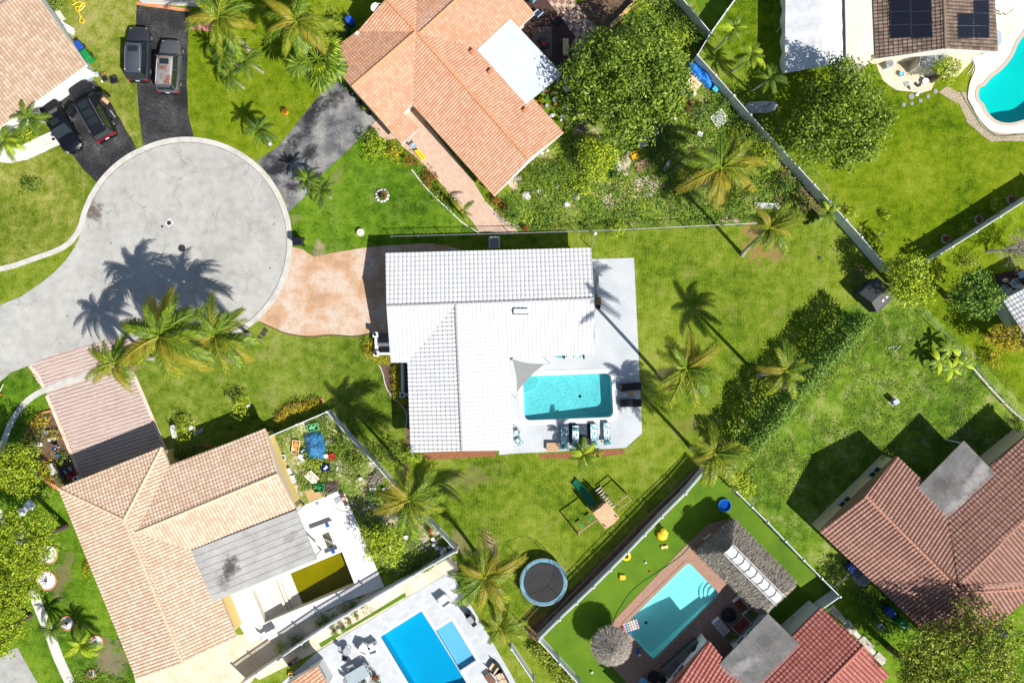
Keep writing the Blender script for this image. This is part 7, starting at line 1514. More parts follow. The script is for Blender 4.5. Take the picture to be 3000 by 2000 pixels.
qtable('long glass dining table in the shade on the marble terrace', A(1, 3, (945, 1465)), (1.9, 1.1, .74), ang(.85, -.5), mat('table_glass', [(.28, .34, .36), (.38, .44, .46)], 1, 6, .5, .15, 0, .7), STEEL, 'dining_table', 0, .04)
for i, (x, y, a, lb) in enumerate(((885, 1405, (.4, .9), 'top of the dining table'), (1010, 1395, (-.5, .8), 'top right of the dining table'), (1040, 1440, (-.9, .3), 'right end of the dining table'), (860, 1510, (.9, -.3), 'left end of the dining table'), (940, 1535, (-.3, -.9), 'bottom of the dining table'))): chair('slim grey mesh chair at the ' + lb, A(1, 3, (x, y)), ang(*a), mat('grey_mesh', [(.25, .26, .27), (.36, .37, .38)], 6), STEEL, 'chairs round the dining table', .95, z=.04)
BEI = flat_col('beige_cushion', (.52, .40, .27), .85)
sofa('beige cushioned dark wicker chair at the right of the pale blue shelf', A(1, 3, (2185, 1410)), ang(-.8, -.55), .85, BEI, BLACK, .04); sofa('beige cushioned dark wicker sofa at the bottom right of the marble terrace', A(1, 3, (2260, 1510)), ang(-.85, .45), 1.3, BEI, BLACK, .04); qtable('brown slatted table in front of the beige sofa', A(1, 3, (2150, 1515)), (1.0, .6, .38), ang(.6, .8), flat_col('dark_teak', (.16, .075, .04), .7), None, 'coffee_table', 5, .04)
for i, (x, y, lb) in enumerate(((1095, 1500, 'pot of red flowers on the terrace near the bottom edge'), (1130, 1545, 'planter with leafy plant at the bottom edge of the terrace'), (1000, 1560, 'planter at the bottom edge beside the mesh chairs'))): pot(lb, A(1, 3, (x, y)), .22, .35, (CHAR, WHITE, GREYB)[i], (T_RED, T_MID, T_MID)[i], z=.04, seed=i)
for i, (x, y, r, mm, lb) in enumerate(((725, 1085, .16, BLACK, 'black pot at the left end of the turf strip pots'), (777, 1082, .2, CREAM, 'pot with wide pale rim on the turf strip'), (805, 1048, .16, BLACK, 'black pot above the pale rimmed pot'), (862, 995, .15, TERRA, 'terracotta pot with spiky plant on the turf strip'), (935, 965, .12, TERRA, 'small bare terracotta pot at the right of the turf strip pots'))): pot(lb, A(1, 3, (x, y)), r, .3, mm, None if i in (1, 4) else T_MID, group='pots on the turf strip', z=.05, seed=i)
for i, (x, y, mm, lb) in enumerate(((440, 1455, WHITE, 'white bucket among clutter under the lower left fence'), (495, 1420, CREAM, 'cream bucket among clutter under the lower left fence'), (582, 1408, BLACK, 'black round tub beside the orange roof corner'))): bucket(lb, A(1, 3, (x, y)), .17, .32, mm)
box_open('brown wooden shelf box under the lower left fence', A(1, 3, (350, 1360)), (.9, .4, .5), ang(.85, -.5), WOOD, GREYB, 'shelf', 'shelf'); box_open('grey storage box left of the small orange roof', A(1, 3, (350, 1510)), (.6, .45, .5), ang(.8, .5), GREYB, WHITE, 'storage_box', 'box'); box_open('yellow topped box left of the small orange roof', A(1, 3, (325, 1475)), (.35, .3, .35), 0, YELP, WHITE, 'storage_box', 'box'); box_open('white box cabinet right of the small orange roof', A(1, 3, (645, 1462)), (.6, .5, .7), ang(.8, -.5), WHITE, WHITE, 'storage_box', 'box')
# sandy strip, spa, drained pool yard
def spa():
    P = Wp(A(1, 3, (510, 140), (700, 70), (815, 325), (625, 405))); I = Wp(A(1, 3, (570, 192), (690, 140), (762, 322), (645, 365))); c = sum(P, Vector()) / 4
    t = thing('spa_tub', 'raised white spa with dark empty basin above the drained pool', 'spa', (c.x, c.y, 0)); m = MB(); h = .45
    vs = [(p.x, p.y, h) for p in P] + [(p.x, p.y, h) for p in I] + [(p.x, p.y, 0) for p in P] + [(p.x, p.y, .05) for p in I]
    fs = []
    for i in range(4): j = (i + 1) % 4; fs += [(i, 4 + i, 4 + j, j), (8 + i, i, j, 8 + j), (4 + i, 12 + i, 12 + j, 4 + j)]
    m.add(vs, fs + [(12, 13, 14, 15)]).build('shell', mat('spa_plaster', [(.70, .69, .66), (.78, .77, .75)], 1, 8), t)
    MB().prism([(p.x, p.y) for p in offset(I, -.30)], .055, .14).build('basin_floor', mat('murky_floor', [(.05, .05, .03), (.12, .12, .08)], 2, 6), t); a, b = I[0].lerp(I[3], .05), I[1].lerp(I[2], .8); MB().tube([a + Vector((0, 0, .5)), b + Vector((0, 0, .5))], .03, 6).build('pole', WHITE, t)
    for p, lb in (((655, 118), 'a'), ((708, 360), 'b')): w = W(*A(1, 3, p), .48); MB().rbox((w.x, w.y, .47), (.3, .36, .08), .03, .4).build('blue_pad', BLUEP, t)
spa()
for i, (x, y, lb) in enumerate(((1630, 240, 'topmost white tub in the corner of the white fence'), (1657, 263, 'white tub right under the topmost one'), (1635, 290, 'white tub third from the top in the fence corner'), (1665, 321, 'leftmost white tub of the middle row in the fence corner'), (1700, 323, 'middle tub of the middle row in the fence corner'), (1733, 328, 'right tub of the middle row in the fence corner'), (1710, 356, 'tub below the middle row in the fence corner'), (1743, 360, 'open dark rimmed tub nearest the fence corner'), (1716, 390, 'lowest white tub in the fence corner'), (1778, 308, 'half hidden tub against the fence'))): bucket(lb, A(1, 3, (x, y)), .16, .36, (MAR, GREYB, MAR)[i % 3], 'white tubs in the fence corner', 'tub', 'tub', False)
bucket('white bucket beside the citrus tree', A(1, 3, (1382, 225)), .19, .36, MAR); pot('red leaved pot plant by the white fence near the tubs', A(1, 3, (1600, 165)), .15, .3, TERRA, T_RED)
qtable('white plastic table standing on the sandy strip', A(1, 3, (165, 1095)), (.9, .7, .7), .5, MAR); chair('white plastic chair at the white table on the sandy strip', A(1, 3, (90, 1110)), .6, MAR, None, None, .9)
for i, (x, y, lb) in enumerate(((795, 1405, 'upper brown drum on the coral deck corner'), (812, 1440, 'pale brown drum on the coral deck corner'), (832, 1482, 'lower brown drum on the coral deck corner'))): bucket(lb, A(1, 2, (x, y)), .17, .35, (flat_col('plum_plastic', (.12, .06, .06), .5), flat_col('clay_plastic', (.5, .33, .26), .5), MATS['plum_plastic'])[i], 'brown drums on the coral deck', 'drum', 'drum', False)
o = boards('grey board lying on the coral deck near the drums', A(1, 2, (765, 1450)), (.9, .5, .06), .5, GREYB, 1, 'board', 'board', 0, .05); boards('small grey vent plate on the coral deck', A(1, 2, (565, 1488)), (.3, .2, .06), .3, GREYB, 2, 'vent_plate', 'vent plate', 0, .05); hose('dark cable looping across the coral deck', A(1, 2, (660, 1405), (700, 1470), (740, 1530), (800, 1555), (860, 1550), (880, 1520)), .012, BLACK, 'cable')
# fenced junk yard
TB = mat('blue_tarp', [(.012, .07, .18), (.025, .14, .30), (.05, .2, .38)], 2, 7, .5, .5); TB2 = mat('bright_blue_tarp', [(.01, .10, .5), (.02, .2, .72), (.06, .3, .8)], 2, 7, .5, .45)
tarp('crumpled blue tarpaulin over a heap in the fenced junk yard', A(1, 2, (545, 950)), .92, 1.25, .15, .9, TB, 3)
box_open('upturned pale green tub above the blue tarpaulin', A(1, 2, (530, 785)), (.95, .6, .45), .25, flat_col('pale_green_plastic', (.13, .42, .2), .5), MATS['pale_green_plastic'], 'tub', 'tub')
box_open('wooden tray with orange clutter left of the blue tarpaulin', A(1, 2, (370, 965)), (1.15, .62, .3), PI / 2 - .1, PALEWOOD, ORNG, 'tray', 'tray'); boards('cream board right of the blue tarpaulin', A(1, 2, (668, 926)), (.8, .5, .08), .05, CREAM, 1, 'board', 'board')
for x, y, r, mm, lb in ((418, 1053, .2, MAR, 'white lidded bucket below the wooden tray'), (437, 1090, .17, MAR, 'tilted white bucket below the wooden tray'), (652, 1050, .2, CREAM, 'cream bucket beside the red tub'), (968, 1257, .15, MAR, 'white bucket alone on the dirt by the branch pile'), (1065, 1352, .14, MAR, 'left white bucket below the branch pile'), (1097, 1352, .14, MAR, 'middle white bucket below the branch pile'), (1180, 1352, .14, GREYB, 'right bucket by the ladder fence')): bucket(lb, A(1, 2, (x, y)), r, .36, mm, 'buckets in the junk yard')
bucket('red round tub below the blue tarpaulin', A(1, 2, (705, 1056)), .3, .35, REDP, None, 'tub', 'tub'); box_open('dark blue storage tub with white things inside', A(1, 2, (647, 1155)), (.72, .55, .4), .1, flat_col('navy_plastic', (.01, .035, .2), .4), WHITE, 'tub', 'tub'); box_open('small dark green tub at the tarpaulin edge', A(1, 2, (437, 1003)), (.45, .38, .3), .4, flat_col('forest_plastic', (.01, .1, .06), .4), WHITE, 'tub', 'tub'); box_open('bright green crate on the wooden sheet', A(1, 2, (580, 1340)), (.8, .65, .35), .15, GREENP, GREENP, 'crate', 'crate')
boards('sheet of yellow brown board lying beside the green crate', A(1, 2, (530, 1400)), (1.4, 1.1, .05), .35, mat('osb_sheet', [(.38, .24, .1), (.52, .34, .16)], 6, 4), 1, 'board', 'board'); boards('white tray lying on the grass right of the blue storage tub', A(1, 2, (755, 1165)), (.45, .42, .08), .5, WHITE, 1, 'board', 'board'); boards('long brown plank against the white fence', A(1, 2, (780, 855)), (1.9, .14, .08), ang(.82, .55), PALEWOOD, 1, 'plank', 'plank'); boards('white pipe against the white fence', A(1, 2, (800, 815)), (.9, .07, .07), ang(.75, .66), WHITE, 1, 'pipe', 'pipe'); boards('short white post upright in the fence corner', A(1, 2, (658, 738)), (.6, .07, .07), ang(.1, 1), WHITE, 1, 'pipe', 'pipe'); boards('brown planks dropped below the blue storage tub', A(1, 2, (640, 1230)), (1.6, .3, .08), ang(.75, .65), WOOD, 2)
boards('pile of white and orange planks right of the tan house wall', A(1, 2, (520, 1245)), (1.2, .8, .2), ang(.7, .7), mat('painted_plank', [(.45, .28, .14), (.68, .62, .55), (.76, .75, .72)], 1.6, 3), 4); boards('white panels stacked against the tan house wall', A(1, 2, (290, 1200)), (.8, .6, .3), .5, WHITE, 2, 'panel_stack', 'panels'); boards('white shelf pieces beside the tan house wall', A(1, 2, (330, 1260)), (.7, .65, .3), .2, WHITE, 3, 'panel_stack', 'panels'); boards('long white lengths stacked along the tan house wall', A(1, 2, (285, 1350)), (1.8, .5, .25), ang(.5, .9), mat('mixed_lengths', [(.6, .45, .28), (.74, .72, .68), (.78, .78, .76)], 1.2, 4), 4); boards('white metal bits at the end of the tan house wall', A(1, 2, (360, 1430)), (1.2, .5, .2), ang(.5, .9), GREYB, 4, 'scrap_pile', 'scrap')
box_open('white framed crate with green inside by the tan house wall', A(1, 2, (245, 1060)), (.55, .45, .25), .1, WHITE, flat_col('forest_plastic', (0, 0, 0)), 'crate', 'crate')
def logs(label, px, n, L, r, m, rz=0, seed=0):
    random.seed(seed); b = MB()
    for i in range(n): a = U(-.6, .6); p = Vector((U(-.5, .5), U(-.4, .4), U(.04, .3))); d = Vector((math.cos(a), math.sin(a), U(-.15, .15))) * L * U(.3, .6); b.tube([p - d, p + Vector((0, 0, .04)), p + d], [r, r * .8, r * .3], 5)
    return put(tag(b.build('branch_pile', m), label, 'branches'), *px, 0, rz)
GB = mat('dry_branch', [(.16, .12, .10), (.3, .25, .21), (.4, .35, .3)], 4); logs('heap of dark cut branches beside the green crate', A(1, 2, (700, 1340)), 40, 1.0, .035, mat('dark_branch', [(.08, .06, .05), (.18, .14, .12)], 4), .4, 1); logs('pale brown heap of dry branches by the white fence', A(1, 2, (1110, 1255)), 70, 1.2, .025, GB, .8, 2); logs('dry palm frond heap on the lawn beside the tall palm shadow', A(1, 3, (2130, 230)), 14, 1.2, .03, mat('dead_frond', [(.3, .2, .12), (.45, .33, .2)], 4), 2.3, 3); logs('dead twigs on the ground below the fan of the tan house', A(2, 0, (640, 1170)), 30, .8, .03, GB, .2, 4)
def ladder(label, px, L, w_, rz, m, z=.1, tilt=0):
    t = thing('ladder', label, 'ladder')
    for y in (-1, 1): MB().box((0, y * w_ / 2, .05), (L, .06, .09)).build('rail', m, t)
    n = int(L / .32)
    for i in range(n): MB().box((-L / 2 + (i + .5) * L / n, 0, .05), (.07, w_ - .06, .03)).build('rung', m, t)
    put(t, *px, z, rz); t.rotation_euler = (0, tilt, rz); return t
ladder('white ladder lying along the foot of the white fence', A(1, 2, (1290, 1385)), 1.9, .42, ang(.78, .62), WHITE)
# flower bed clutter
c = W(*A(0, 2, (548, 968)), .0); t = thing('gazing_ball', 'silver mirror ball on a white stand in the flower bed', 'garden ornament', c); MB().ell((c.x, c.y, .75), .27, 18, 12).build('ball', mat('mirror_silver', [(.4, .45, .5), (.5, .55, .6)], 2, 3, .5, .08, 1), t, smooth=True); MB().tube([(c.x, c.y, 0), (c.x, c.y, .5)], .05, 7).build('pedestal', WHITE, t)
qtable('pale green table in the flower bed', A(0, 2, (505, 1165)), (.95, .5, .5), ang(.45, .85), flat_col('sage_plastic', (.42, .47, .4), .6)); 
t = thing('wheelbarrow', 'navy wheelbarrow in the flower bed by the driveway', 'wheelbarrow'); MB().rbox((0, 0, .45), (.85, .6, .25), .1, 0, 1).build('tray', flat_col('navy_metal', (.015, .025, .06), .4), t)
for y in (-.22, .22): MB().tube([(.45, y * .4, .25), (-.3, y, .4), (-.85, y * 1.2, .5)], .02, 5).build('handle', WOOD, t)
w = MB().lathe((0, 0, 0), [(.04, -.04), (.18, -.04), (.18, .04), (.04, .04)], 14); w.v = [(x + .5, z, y + .18) for x, y, z in w.v]; w.build('wheel', RUBBER, t); put(t, *A(0, 2, (622, 1185)), 0, ang(.7, .6))
chair('dark red garden chair at the driveway edge of the flower bed', A(0, 2, (700, 1205)), .8, flat_col('wine_plastic', (.22, .015, .02), .5), None, None, .9, 'garden_chair'); chair('pale grey chair behind the wheelbarrow', A(0, 2, (655, 1172)), .6, flat_col('pale_grey_plastic', (.42, .46, .5), .5), None, None, .7, 'garden_chair')
c = W(*A(0, 2, (700, 1257)), 0); tag(MB().torus((c.x, c.y, .09), .2, .085, 24, 8).build('painted_tyre', MAR, None, c, True), 'white painted tyre at the house corner of the flower bed', 'tyre')
for x, y, d, mm, lb in ((447, 830, (.4, .3, .3), GREYB, 'grey box in the flower bed under the yellow shrub'), (487, 897, (.55, .28, .3), MAR, 'white box in the middle of the flower bed')): box_open(lb, A(0, 2, (x, y)), d, .1, mm, mm, 'planter_box', 'planter')
rock('white stone in the flower bed', A(0, 2, (365, 940)), .3, .25, MAR, 3); rock('small white stone at the top of the flower bed', A(0, 2, (415, 695)), .14, .14, MAR, 4); bucket('blue watering pot beside the mirror ball', A(0, 2, (540, 1047)), .14, .22, AQUA, None, 'watering_pot', 'pot')
def bench(label, px, rz, m, L=1.1):
    t = thing('garden_bench', label, 'bench'); MB().rbox((0, 0, .42), (.42, L, .06), .04).build('seat', m, t); MB().rbox((-.2, 0, .66), (.05, L, .34), .02).build('backrest', m, t)
    for y in (-1, 1): MB().rbox((0, y * L * .4, .2), (.36, .08, .4), .02).build('leg', m, t)
    return put(t, *px, 0, rz)
bench('white bench on the front lawn beside the frangipani', A(0, 2, (1612, 820)), ang(-1, .2), MAR); rock('white stone pile at the frangipani beside the bench', A(0, 2, (1762, 790)), .32, .3, MAR, 5); rock('white stone at the frangipani in the middle of the front lawn', A(0, 2, (2280, 590)), .2, .2, MAR, 6); boards('two pale poles lying by the frangipani', A(0, 2, (1820, 830)), (1.0, .35, .05), ang(.85, -.45), GREYB, 2, 'poles', 'poles')
t = thing('goal_frame', 'small orange edged sign frame with white pole at the left edge', 'sign'); MB().box((0, 0, .4), (.5, .06, .5)).build('panel', ORNG, t); MB().tube([(.1, 0, .5), (.75, .75, .5)], .03, 6).build('pole', WHITE, t); t.name = 'lawn_sign'; put(t, *A(0, 2, (10, 490)), 0, .3)
# round white ring planters on the left edge
for i, (c_, r, lb) in enumerate((((620, 1015), .60, 'grey gravel ring planter in the shade below the left edge trees'), ((887, 1188), .56, 'red rimmed white gravel ring planter near the tan house wall'), ((845, 1480), .38, 'smallest gravel ring planter near the bottom edge'), ((430, 625), .82, 'white gravel ring planter half under the left edge trees, lower'), ((445, 385), .80, 'white gravel ring planter half under the left edge trees, upper'))):
    c = W(*A(0, 3, c_), 0); t = thing('ring_planter', lb, 'planter', c, 'gravel ring planters'); MB().torus((c.x, c.y, .06), r, .06, 28, 6).build('rim', TERRA, t); MB().lathe((c.x, c.y, .03), [(r * .98, 0), (r * .8, .05), (.02, .08)], 24).build('gravel', mat('white_gravel', [(.42, .44, .46), (.66, .67, .68), (.78, .78, .78)], 9, 3, .5, .9, bstr=1), t); s = MB()
    for k in range(6): a = k * 1.05; s.tube([(c.x, c.y, .05), (c.x + .25 * math.cos(a), c.y + .25 * math.sin(a), .4), (c.x + .42 * math.cos(a + .3), c.y + .42 * math.sin(a + .3), .65)], [.04, .025, .01], 5)
    s.build('stems', TBARK, t)
for i, (c_, r, lb) in enumerate((((275, 1500), .55, 'white stone ring at the foot of the upper left edge tree'), ((210, 1560), .4, 'white stones against the left edge path'))):
    rock(lb, A(0, 2, c_), r, .25, MAR, 7 + i)
# orange house garden items
pot('yellow pot with red bloom on the front lawn under the fan palm', A(1, 0, (275, 1040)), .26, .3, YELP, T_RED, .9); rock('white stone at the lone dark palm', A(1, 0, (125, 1325)), .18, .2, MAR, 9); rock('white stone at the dark double palm', A(1, 1, (605, 235)), .2, .2, MAR, 10)
c = W(*A(1, 1, (1160, 230)), 0); t = thing('stone_ring_planter', 'stone ringed planter with black pot and red flowers on the green front lawn', 'planter', c); s = MB()
for k in range(11): a = k * .571; s.ell((c.x + .5 * math.cos(a), c.y + .5 * math.sin(a), .08), (.16, .13, .13), 8, 6, .4, k)
s.build('stone_ring', ROCKM, t); MB().lathe((c.x - .03, c.y - .03, .05), [(.14, 0), (.2, .35), (.23, .35), (.2, .36), (.15, .3), (.01, .3)], 14).build('pot', BLACK, t); f = MB(); crown(f, (c.x + .22, c.y + .1, .25), (.3, .3, .2), 30, .1, 6); f.build('foliage', T_RED, t)
c = W(*A(1, 1, (967, 572)), 0); t = thing('round_planter', 'round white pebble planter standing on the green front lawn', 'planter', c); MB().lathe(c, [(.22, 0), (.3, .28), (.33, .34), (.28, .35), (.26, .3), (.01, .28)], 20).build('bowl', CREAM, t); s = MB()
for k in range(14): a = k * 2.4; s.ell((c.x + .06 * math.sqrt(k) * math.cos(a), c.y + .06 * math.sqrt(k) * math.sin(a), .34), (.06, .05, .05), 6, 5)
s.build('pebbles', MAR, t)
boards('yellow bench board at the side of the peach paver path', A(1, 0, (1508, 1425)), (1.0, .42, .4), ang(.65, .76), YELP, 2, 'yellow_bench', 'bench', 0, .04); chair('pale blue metal chair on the peach paver path', A(1, 0, (1455, 1345)), .7, flat_col('ice_blue', (.35, .45, .55), .5), None, None, .8, z=.04); chair('second pale chair under the orange eave by the path', A(1, 0, (1405, 1280)), .7, MATS['ice_blue'], None, None, .7, z=.04)
c = W(*A(1, 0, (890, 865)), .03); t = thing('car_wheel', 'loose car wheel lying at the top of the worn driveway', 'wheel', c); MB().torus((c.x, c.y, .12), .2, .08, 22, 8, 1.3).build('tyre', RUBBER, t); MB().lathe((c.x, c.y, .1), [(.14, 0), (.14, .06), (.04, .08)], 12).build('rim', STEEL, t)
for i, (x, y, r, lm, lb) in enumerate(((850, 815, .22, T_DEEP, 'pot plant beside the loose wheel'), (955, 950, .18, None, 'pots along the shaded garage front, upper'), (1000, 1010, .18, T_DEEP, 'pots along the shaded garage front, middle'), (1045, 1050, .16, None, 'pots along the shaded garage front, lower'), (1085, 1215, .16, T_DEEP, 'spiky pot at the garage corner'))): pot('dark ' + lb, A(1, 0, (x, y)), r, .32, BLACK, lm, seed=i, group='pots by the orange house garage')
for i in range(12):
    f = i / 11; x, y = 1590 + (2560 - 1590) * f, 1130 + (2200 - 1130) * f
    pot('dark pot in the row under the long orange eave, ' + ('upper end' if i < 4 else 'middle' if i < 8 else 'lower end'), A(1, 0, (x, y)), U(.14, .2), .3, (BLACK, TERRA, CHAR)[i % 3], T_DEEP if i % 2 else T_RED, 1.1, 'pots under the long orange eave', .03, i)
# back patio and garden clutter
c = A(2, 0, (492, 438)); t = thing('rolled_mat', 'rolled straw mat lying on the dark brown patio', 'mat', (0, 0, 0)); m = MB()
for k in range(3): m.tube([(-.7, (k - 1) * .14, .12), (.7, (k - 1) * .14, .12)], .11, 10)
m.build('roll', PALEWOOD, t); MB().torus((0, 0, 0), .2, .01, 12, 4).build('tie', DARKMET, t); put(t, *c, .04, PI / 2)
for x, y, a, lb in ((425, 200, .75, 'upper black door mat on the dark brown patio'), (490, 600, .75, 'lower black door mat on the dark brown patio by the tree')): put(tag(MB().rbox((0, 0, .015), (.85, .6, .03), .02).rbox((0, 0, .033), (.72, .48, .008), .02).build('door_mat', BLACK), lb, 'mat'), *A(2, 0, (x, y)), .04, a)
put(tag(MB().rbox((0, 0, .012), (2.6, 1.7, .02), .03).build('patio_rug', mat('taupe_rug', [(.12, .085, .07), (.19, .14, .11)], 5, 5)), 'long taupe rug on the dark brown patio', 'rug'), *A(2, 0, (278, 390)), .036, PI / 2)
chair('chair draped with a pale blue towel on the dark brown patio', A(2, 0, (230, 150)), 2.3, MATS['ice_blue'], DARKMET, None, 1.2, z=.04); chair('striped cushioned chair at the top of the patio', A(2, 0, (185, 15)), 2.3, PAT, DARKMET, None, 1.2, z=.04)
t = thing('ride_on_mower', 'red and black ride on toy car at the patio edge by the white roof', 'toy car'); MB().rbox((0, 0, .3), (1.0, .5, .3), .12).build('body', CHAR, t); MB().rbox((.15, 0, .5), (.36, .36, .12), .08).build('seat', REDP, t)
for x in (-.34, .34):
    for y in (-.27, .27): MB().ell((x, y, .17), (.17, .08, .17), 12, 8).build('wheel', RUBBER, t)
t.name = 'ride_on_car'; put(t, *A(2, 0, (285, 405)), .05, -1.1)
qtable('pale plywood table by the blue tarpaulin at the white fence', A(2, 0, (1650, 795)), (1.15, 1.0, .7), ang(.75, .65), PALEWOOD, WOOD, 'work_table', 3); tarp('bright blue tarpaulin draped along the white fence', A(2, 0, (1735, 690)), 1.65, .55, ang(.72, .69), .9, TB2, 8); tarp('silver grey tarpaulin over something in the shade by the white fence', A(2, 0, (2290, 985)), 1.35, .55, .05, .8, mat('silver_tarp', [(.36, .38, .4), (.55, .57, .6)], 2, 6), 11)
qtable('small teal table at the lower end of the blue tarpaulin', A(2, 0, (1862, 830)), (.6, .5, .6), .9, AQUA, STEEL); box_open('pale box beside the plywood table', A(2, 0, (1690, 720)), (.55, .5, .5), .5, GREYB, WHITE, 'box', 'box'); box_open('cream box beside the plywood table', A(2, 0, (1645, 695)), (.6, .4, .4), .6, CREAM, TERRA, 'box', 'box')
for i, (x, y, r, mm, lm, lb) in enumerate(((1578, 940, .15, TERRA, None, 'empty terracotta pot left of pair under the plywood table'), (1650, 957, .16, TERRA, None, 'empty terracotta pot right of pair under the plywood table'), (1625, 880, .2, BLACK, T_DEEP, 'black pot below the plywood table'), (1675, 875, .14, CREAM, None, 'cream pot below the plywood table'), (1575, 850, .18, WHITE, None, 'white pot left of the plywood table'), (1540, 1010, .2, BLACK, T_GOLD, 'yellow leaved pot at the round tree edge'), (1600, 1020, .2, TERRA, T_RED, 'red leaved pot at the round tree edge'), (1490, 1060, .2, BLACK, T_RED, 'dark red pot plant at the round tree edge'), (1465, 1005, .1, AQUA, None, 'turquoise pot at the round tree edge'), (1497, 1095, .12, MAR, None, 'white pot at the lower round tree edge'), (1370, 1180, .16, TERRA, T_MID, 'orange pot right of the grey stand'), (1395, 1165, .14, PINK, None, 'pink pot right of the grey stand'), (2165, 205 + 1568, .16, BLACK, None, 'black pot near the yellow palm trunk'), (940, 1610, .22, BLACK, T_DEEP, 'large black pot beside the lime tree'), (1560, 1750, .24, BLACK, None, 'round black tub at the garden fence end of the shade'), (1945, 825, .14, TERRA, T_RED, 'pot of red bromeliads at the white fence'), (1935, 950, .24, CHAR, T_DEEP, 'dark pot plant under the white fence'), (1990, 900, .2, BLACK, T_RED, 'bronze pot plant under the white fence'))): pot(lb, A(2, 0, (x, y)), r, .3, mm, lm, 1.3, 'pots in the cluttered garden', 0, i)
for x, y, mm, lb in ((498, 750, MAR, 'upper white stool under the big round tree'), (500, 832, MAR, 'lower white stool under the big round tree')): qtable(lb, A(2, 0, (x, y)), (.5, .5, .45), .6, mm, None, 'stool')
chair('pale blue plastic chair in the shade of the round tree', A(2, 0, (510, 1000)), .3, flat_col('sky_plastic', (.25, .42, .7), .5), None, None, .9, 'garden_chair'); chair('white plastic chair below the lime tree shade', A(2, 0, (1190, 1330)), 2.0, MAR, None, None, 1, 'garden_chair'); chair('white chair beside the lime tree top', A(2, 0, (865, 1310)), 1.2, MAR, None, None, .8, 'garden_chair'); chair('white chair in the cluttered garden beside the yellow palm', A(2, 0, (1715, 1240)), 1.2, MAR, None, None, .8, 'garden_chair')
qtable('grey metal stand among the garden clutter', A(2, 0, (1290, 1215)), (.55, .6, .7), .05, GREYB, STEEL, 'metal_stand'); box_open('bright yellow crate on the bare soil', A(2, 0, (1120, 1430)), (.6, .62, .35), .35, YELP, YELP, 'crate', 'crate'); bucket('white lidded tub beside the yellow crate', A(2, 0, (1070, 1410)), .17, .3, MAR, None, 'tub', 'tub'); bucket('white tub by the grey metal stand', A(2, 0, (1230, 1278)), .17, .3, MAR, None, 'tub', 'tub'); bucket('small white tub left of the grey stand', A(2, 0, (1225, 1220)), .12, .3, MAR, None, 'tub', 'tub')
boards('brown log lying beside the garden clutter', A(2, 0, (1140, 1265)), (1.0, .12, .1), ang(.9, .4), WOOD, 1, 'log', 'log'); boards('broken brown boards heap below the yellow crate', A(2, 0, (1195, 1525)), (1.2, .9, .15), .4, WOOD, 5); boards('white plank and bits at the lime tree edge', A(2, 0, (975, 1530)), (.9, .4, .12), ang(.4, .9), WHITE, 2); logs('tangle of grey pipes and frames in the garden clutter', A(2, 0, (1310, 1270)), 18, .9, .025, GREYB, .2, 7)
boards('grey scooter like frame near the middle of the garden', A(2, 0, (1420, 1520)), (1.1, .25, .3), ang(.5, -.8), GREYB, 2, 'cart_frame', 'cart'); t = boards('framed white window leaning in the garden by the yellow palm', A(2, 1, (1620, 100)), (1.2, .55, .1), ang(.5, -.8), GREYB, 2, 'old_window', 'window frame')
boards('pile of white planks at the garden end by the leaning palm', A(2, 1, (2345, 325)), (2.4, .5, .14), .0, WHITE, 4); 
t = thing('lattice_panel', 'white lattice panel leaning in the garden under the white fence', 'lattice'); m = MB()
for i in range(-6, 7):
    for s in (-1, 1):
        a = Vector((i * .14, -.55, 0)); b = a + Vector((s * 1.1, 1.1, 0)); 
        f0 = 0; x0, x1 = -.55, .55
        pts = []
        for k in range(12):
            p = a.lerp(b, k / 11)
            if -.56 < p.x < .56: pts.append(p)
        if len(pts) > 1: m.tube([pts[0] + Vector((0, 0, .01 * s)), pts[-1] + Vector((0, 0, .01 * s))], .018, 4)
m.build('slats', MAR, t); f = MB()
for s in (-1, 1): f.box((s * .57, 0, 0), (.05, 1.19, .05)); f.box((0, s * .57, .001), (1.09, .05, .048))
f.build('frame', MAR, t); put(t, *A(2, 0, (1905, 1090)), .35, .7); t.rotation_euler = (.35, 0, .7)
for i, (x, y, r, lb) in enumerate(((370, 1062, .26, 'white boulder at the orange house corner bed, left'), (462, 1065, .2, 'white boulder at the orange house corner bed, upper right'), (455, 1105, .18, 'white boulder at the orange house corner bed, lower right'), (130, 1800, .42, 'large grey white boulder in the shrubs below the orange house'), (500, 1880, .3, 'flat pale boulder left in the weeds'), (590, 1815, .28, 'tan boulder right in the weeds'), (60, 1640, .3, 'pale boulder under the orange gable'), (420, 1715, .2, 'small pale boulder in the shrubs'), (240, 1760, .22, 'whitish boulder between the shrubs'), (275, 1410, .2, 'white stone under the orange gable corner'), (325, 1385, .16, 'small white stone under the orange gable corner'))): rock(lb, A(2, 0, (x, y)), r, r * .9, ROCKM if i not in (0, 1, 2) else MAR, 20 + i, 'boulders in the garden beds')
for i in range(9): bucket('pale pot among the clutter stacked under the white patio roof edge, ' + ('upper part' if i < 3 else 'middle' if i < 6 else 'lower part'), A(2, 0, (270 + (i % 3) * 60 + U(-12, 12), 850 + (i // 3) * 62 + U(-12, 12))), U(.12, .19), .3, (MAR, TERRA, GREYB, YELP, GREENP)[i % 5], 'pots under the white patio roof', 'bucket', 'bucket')
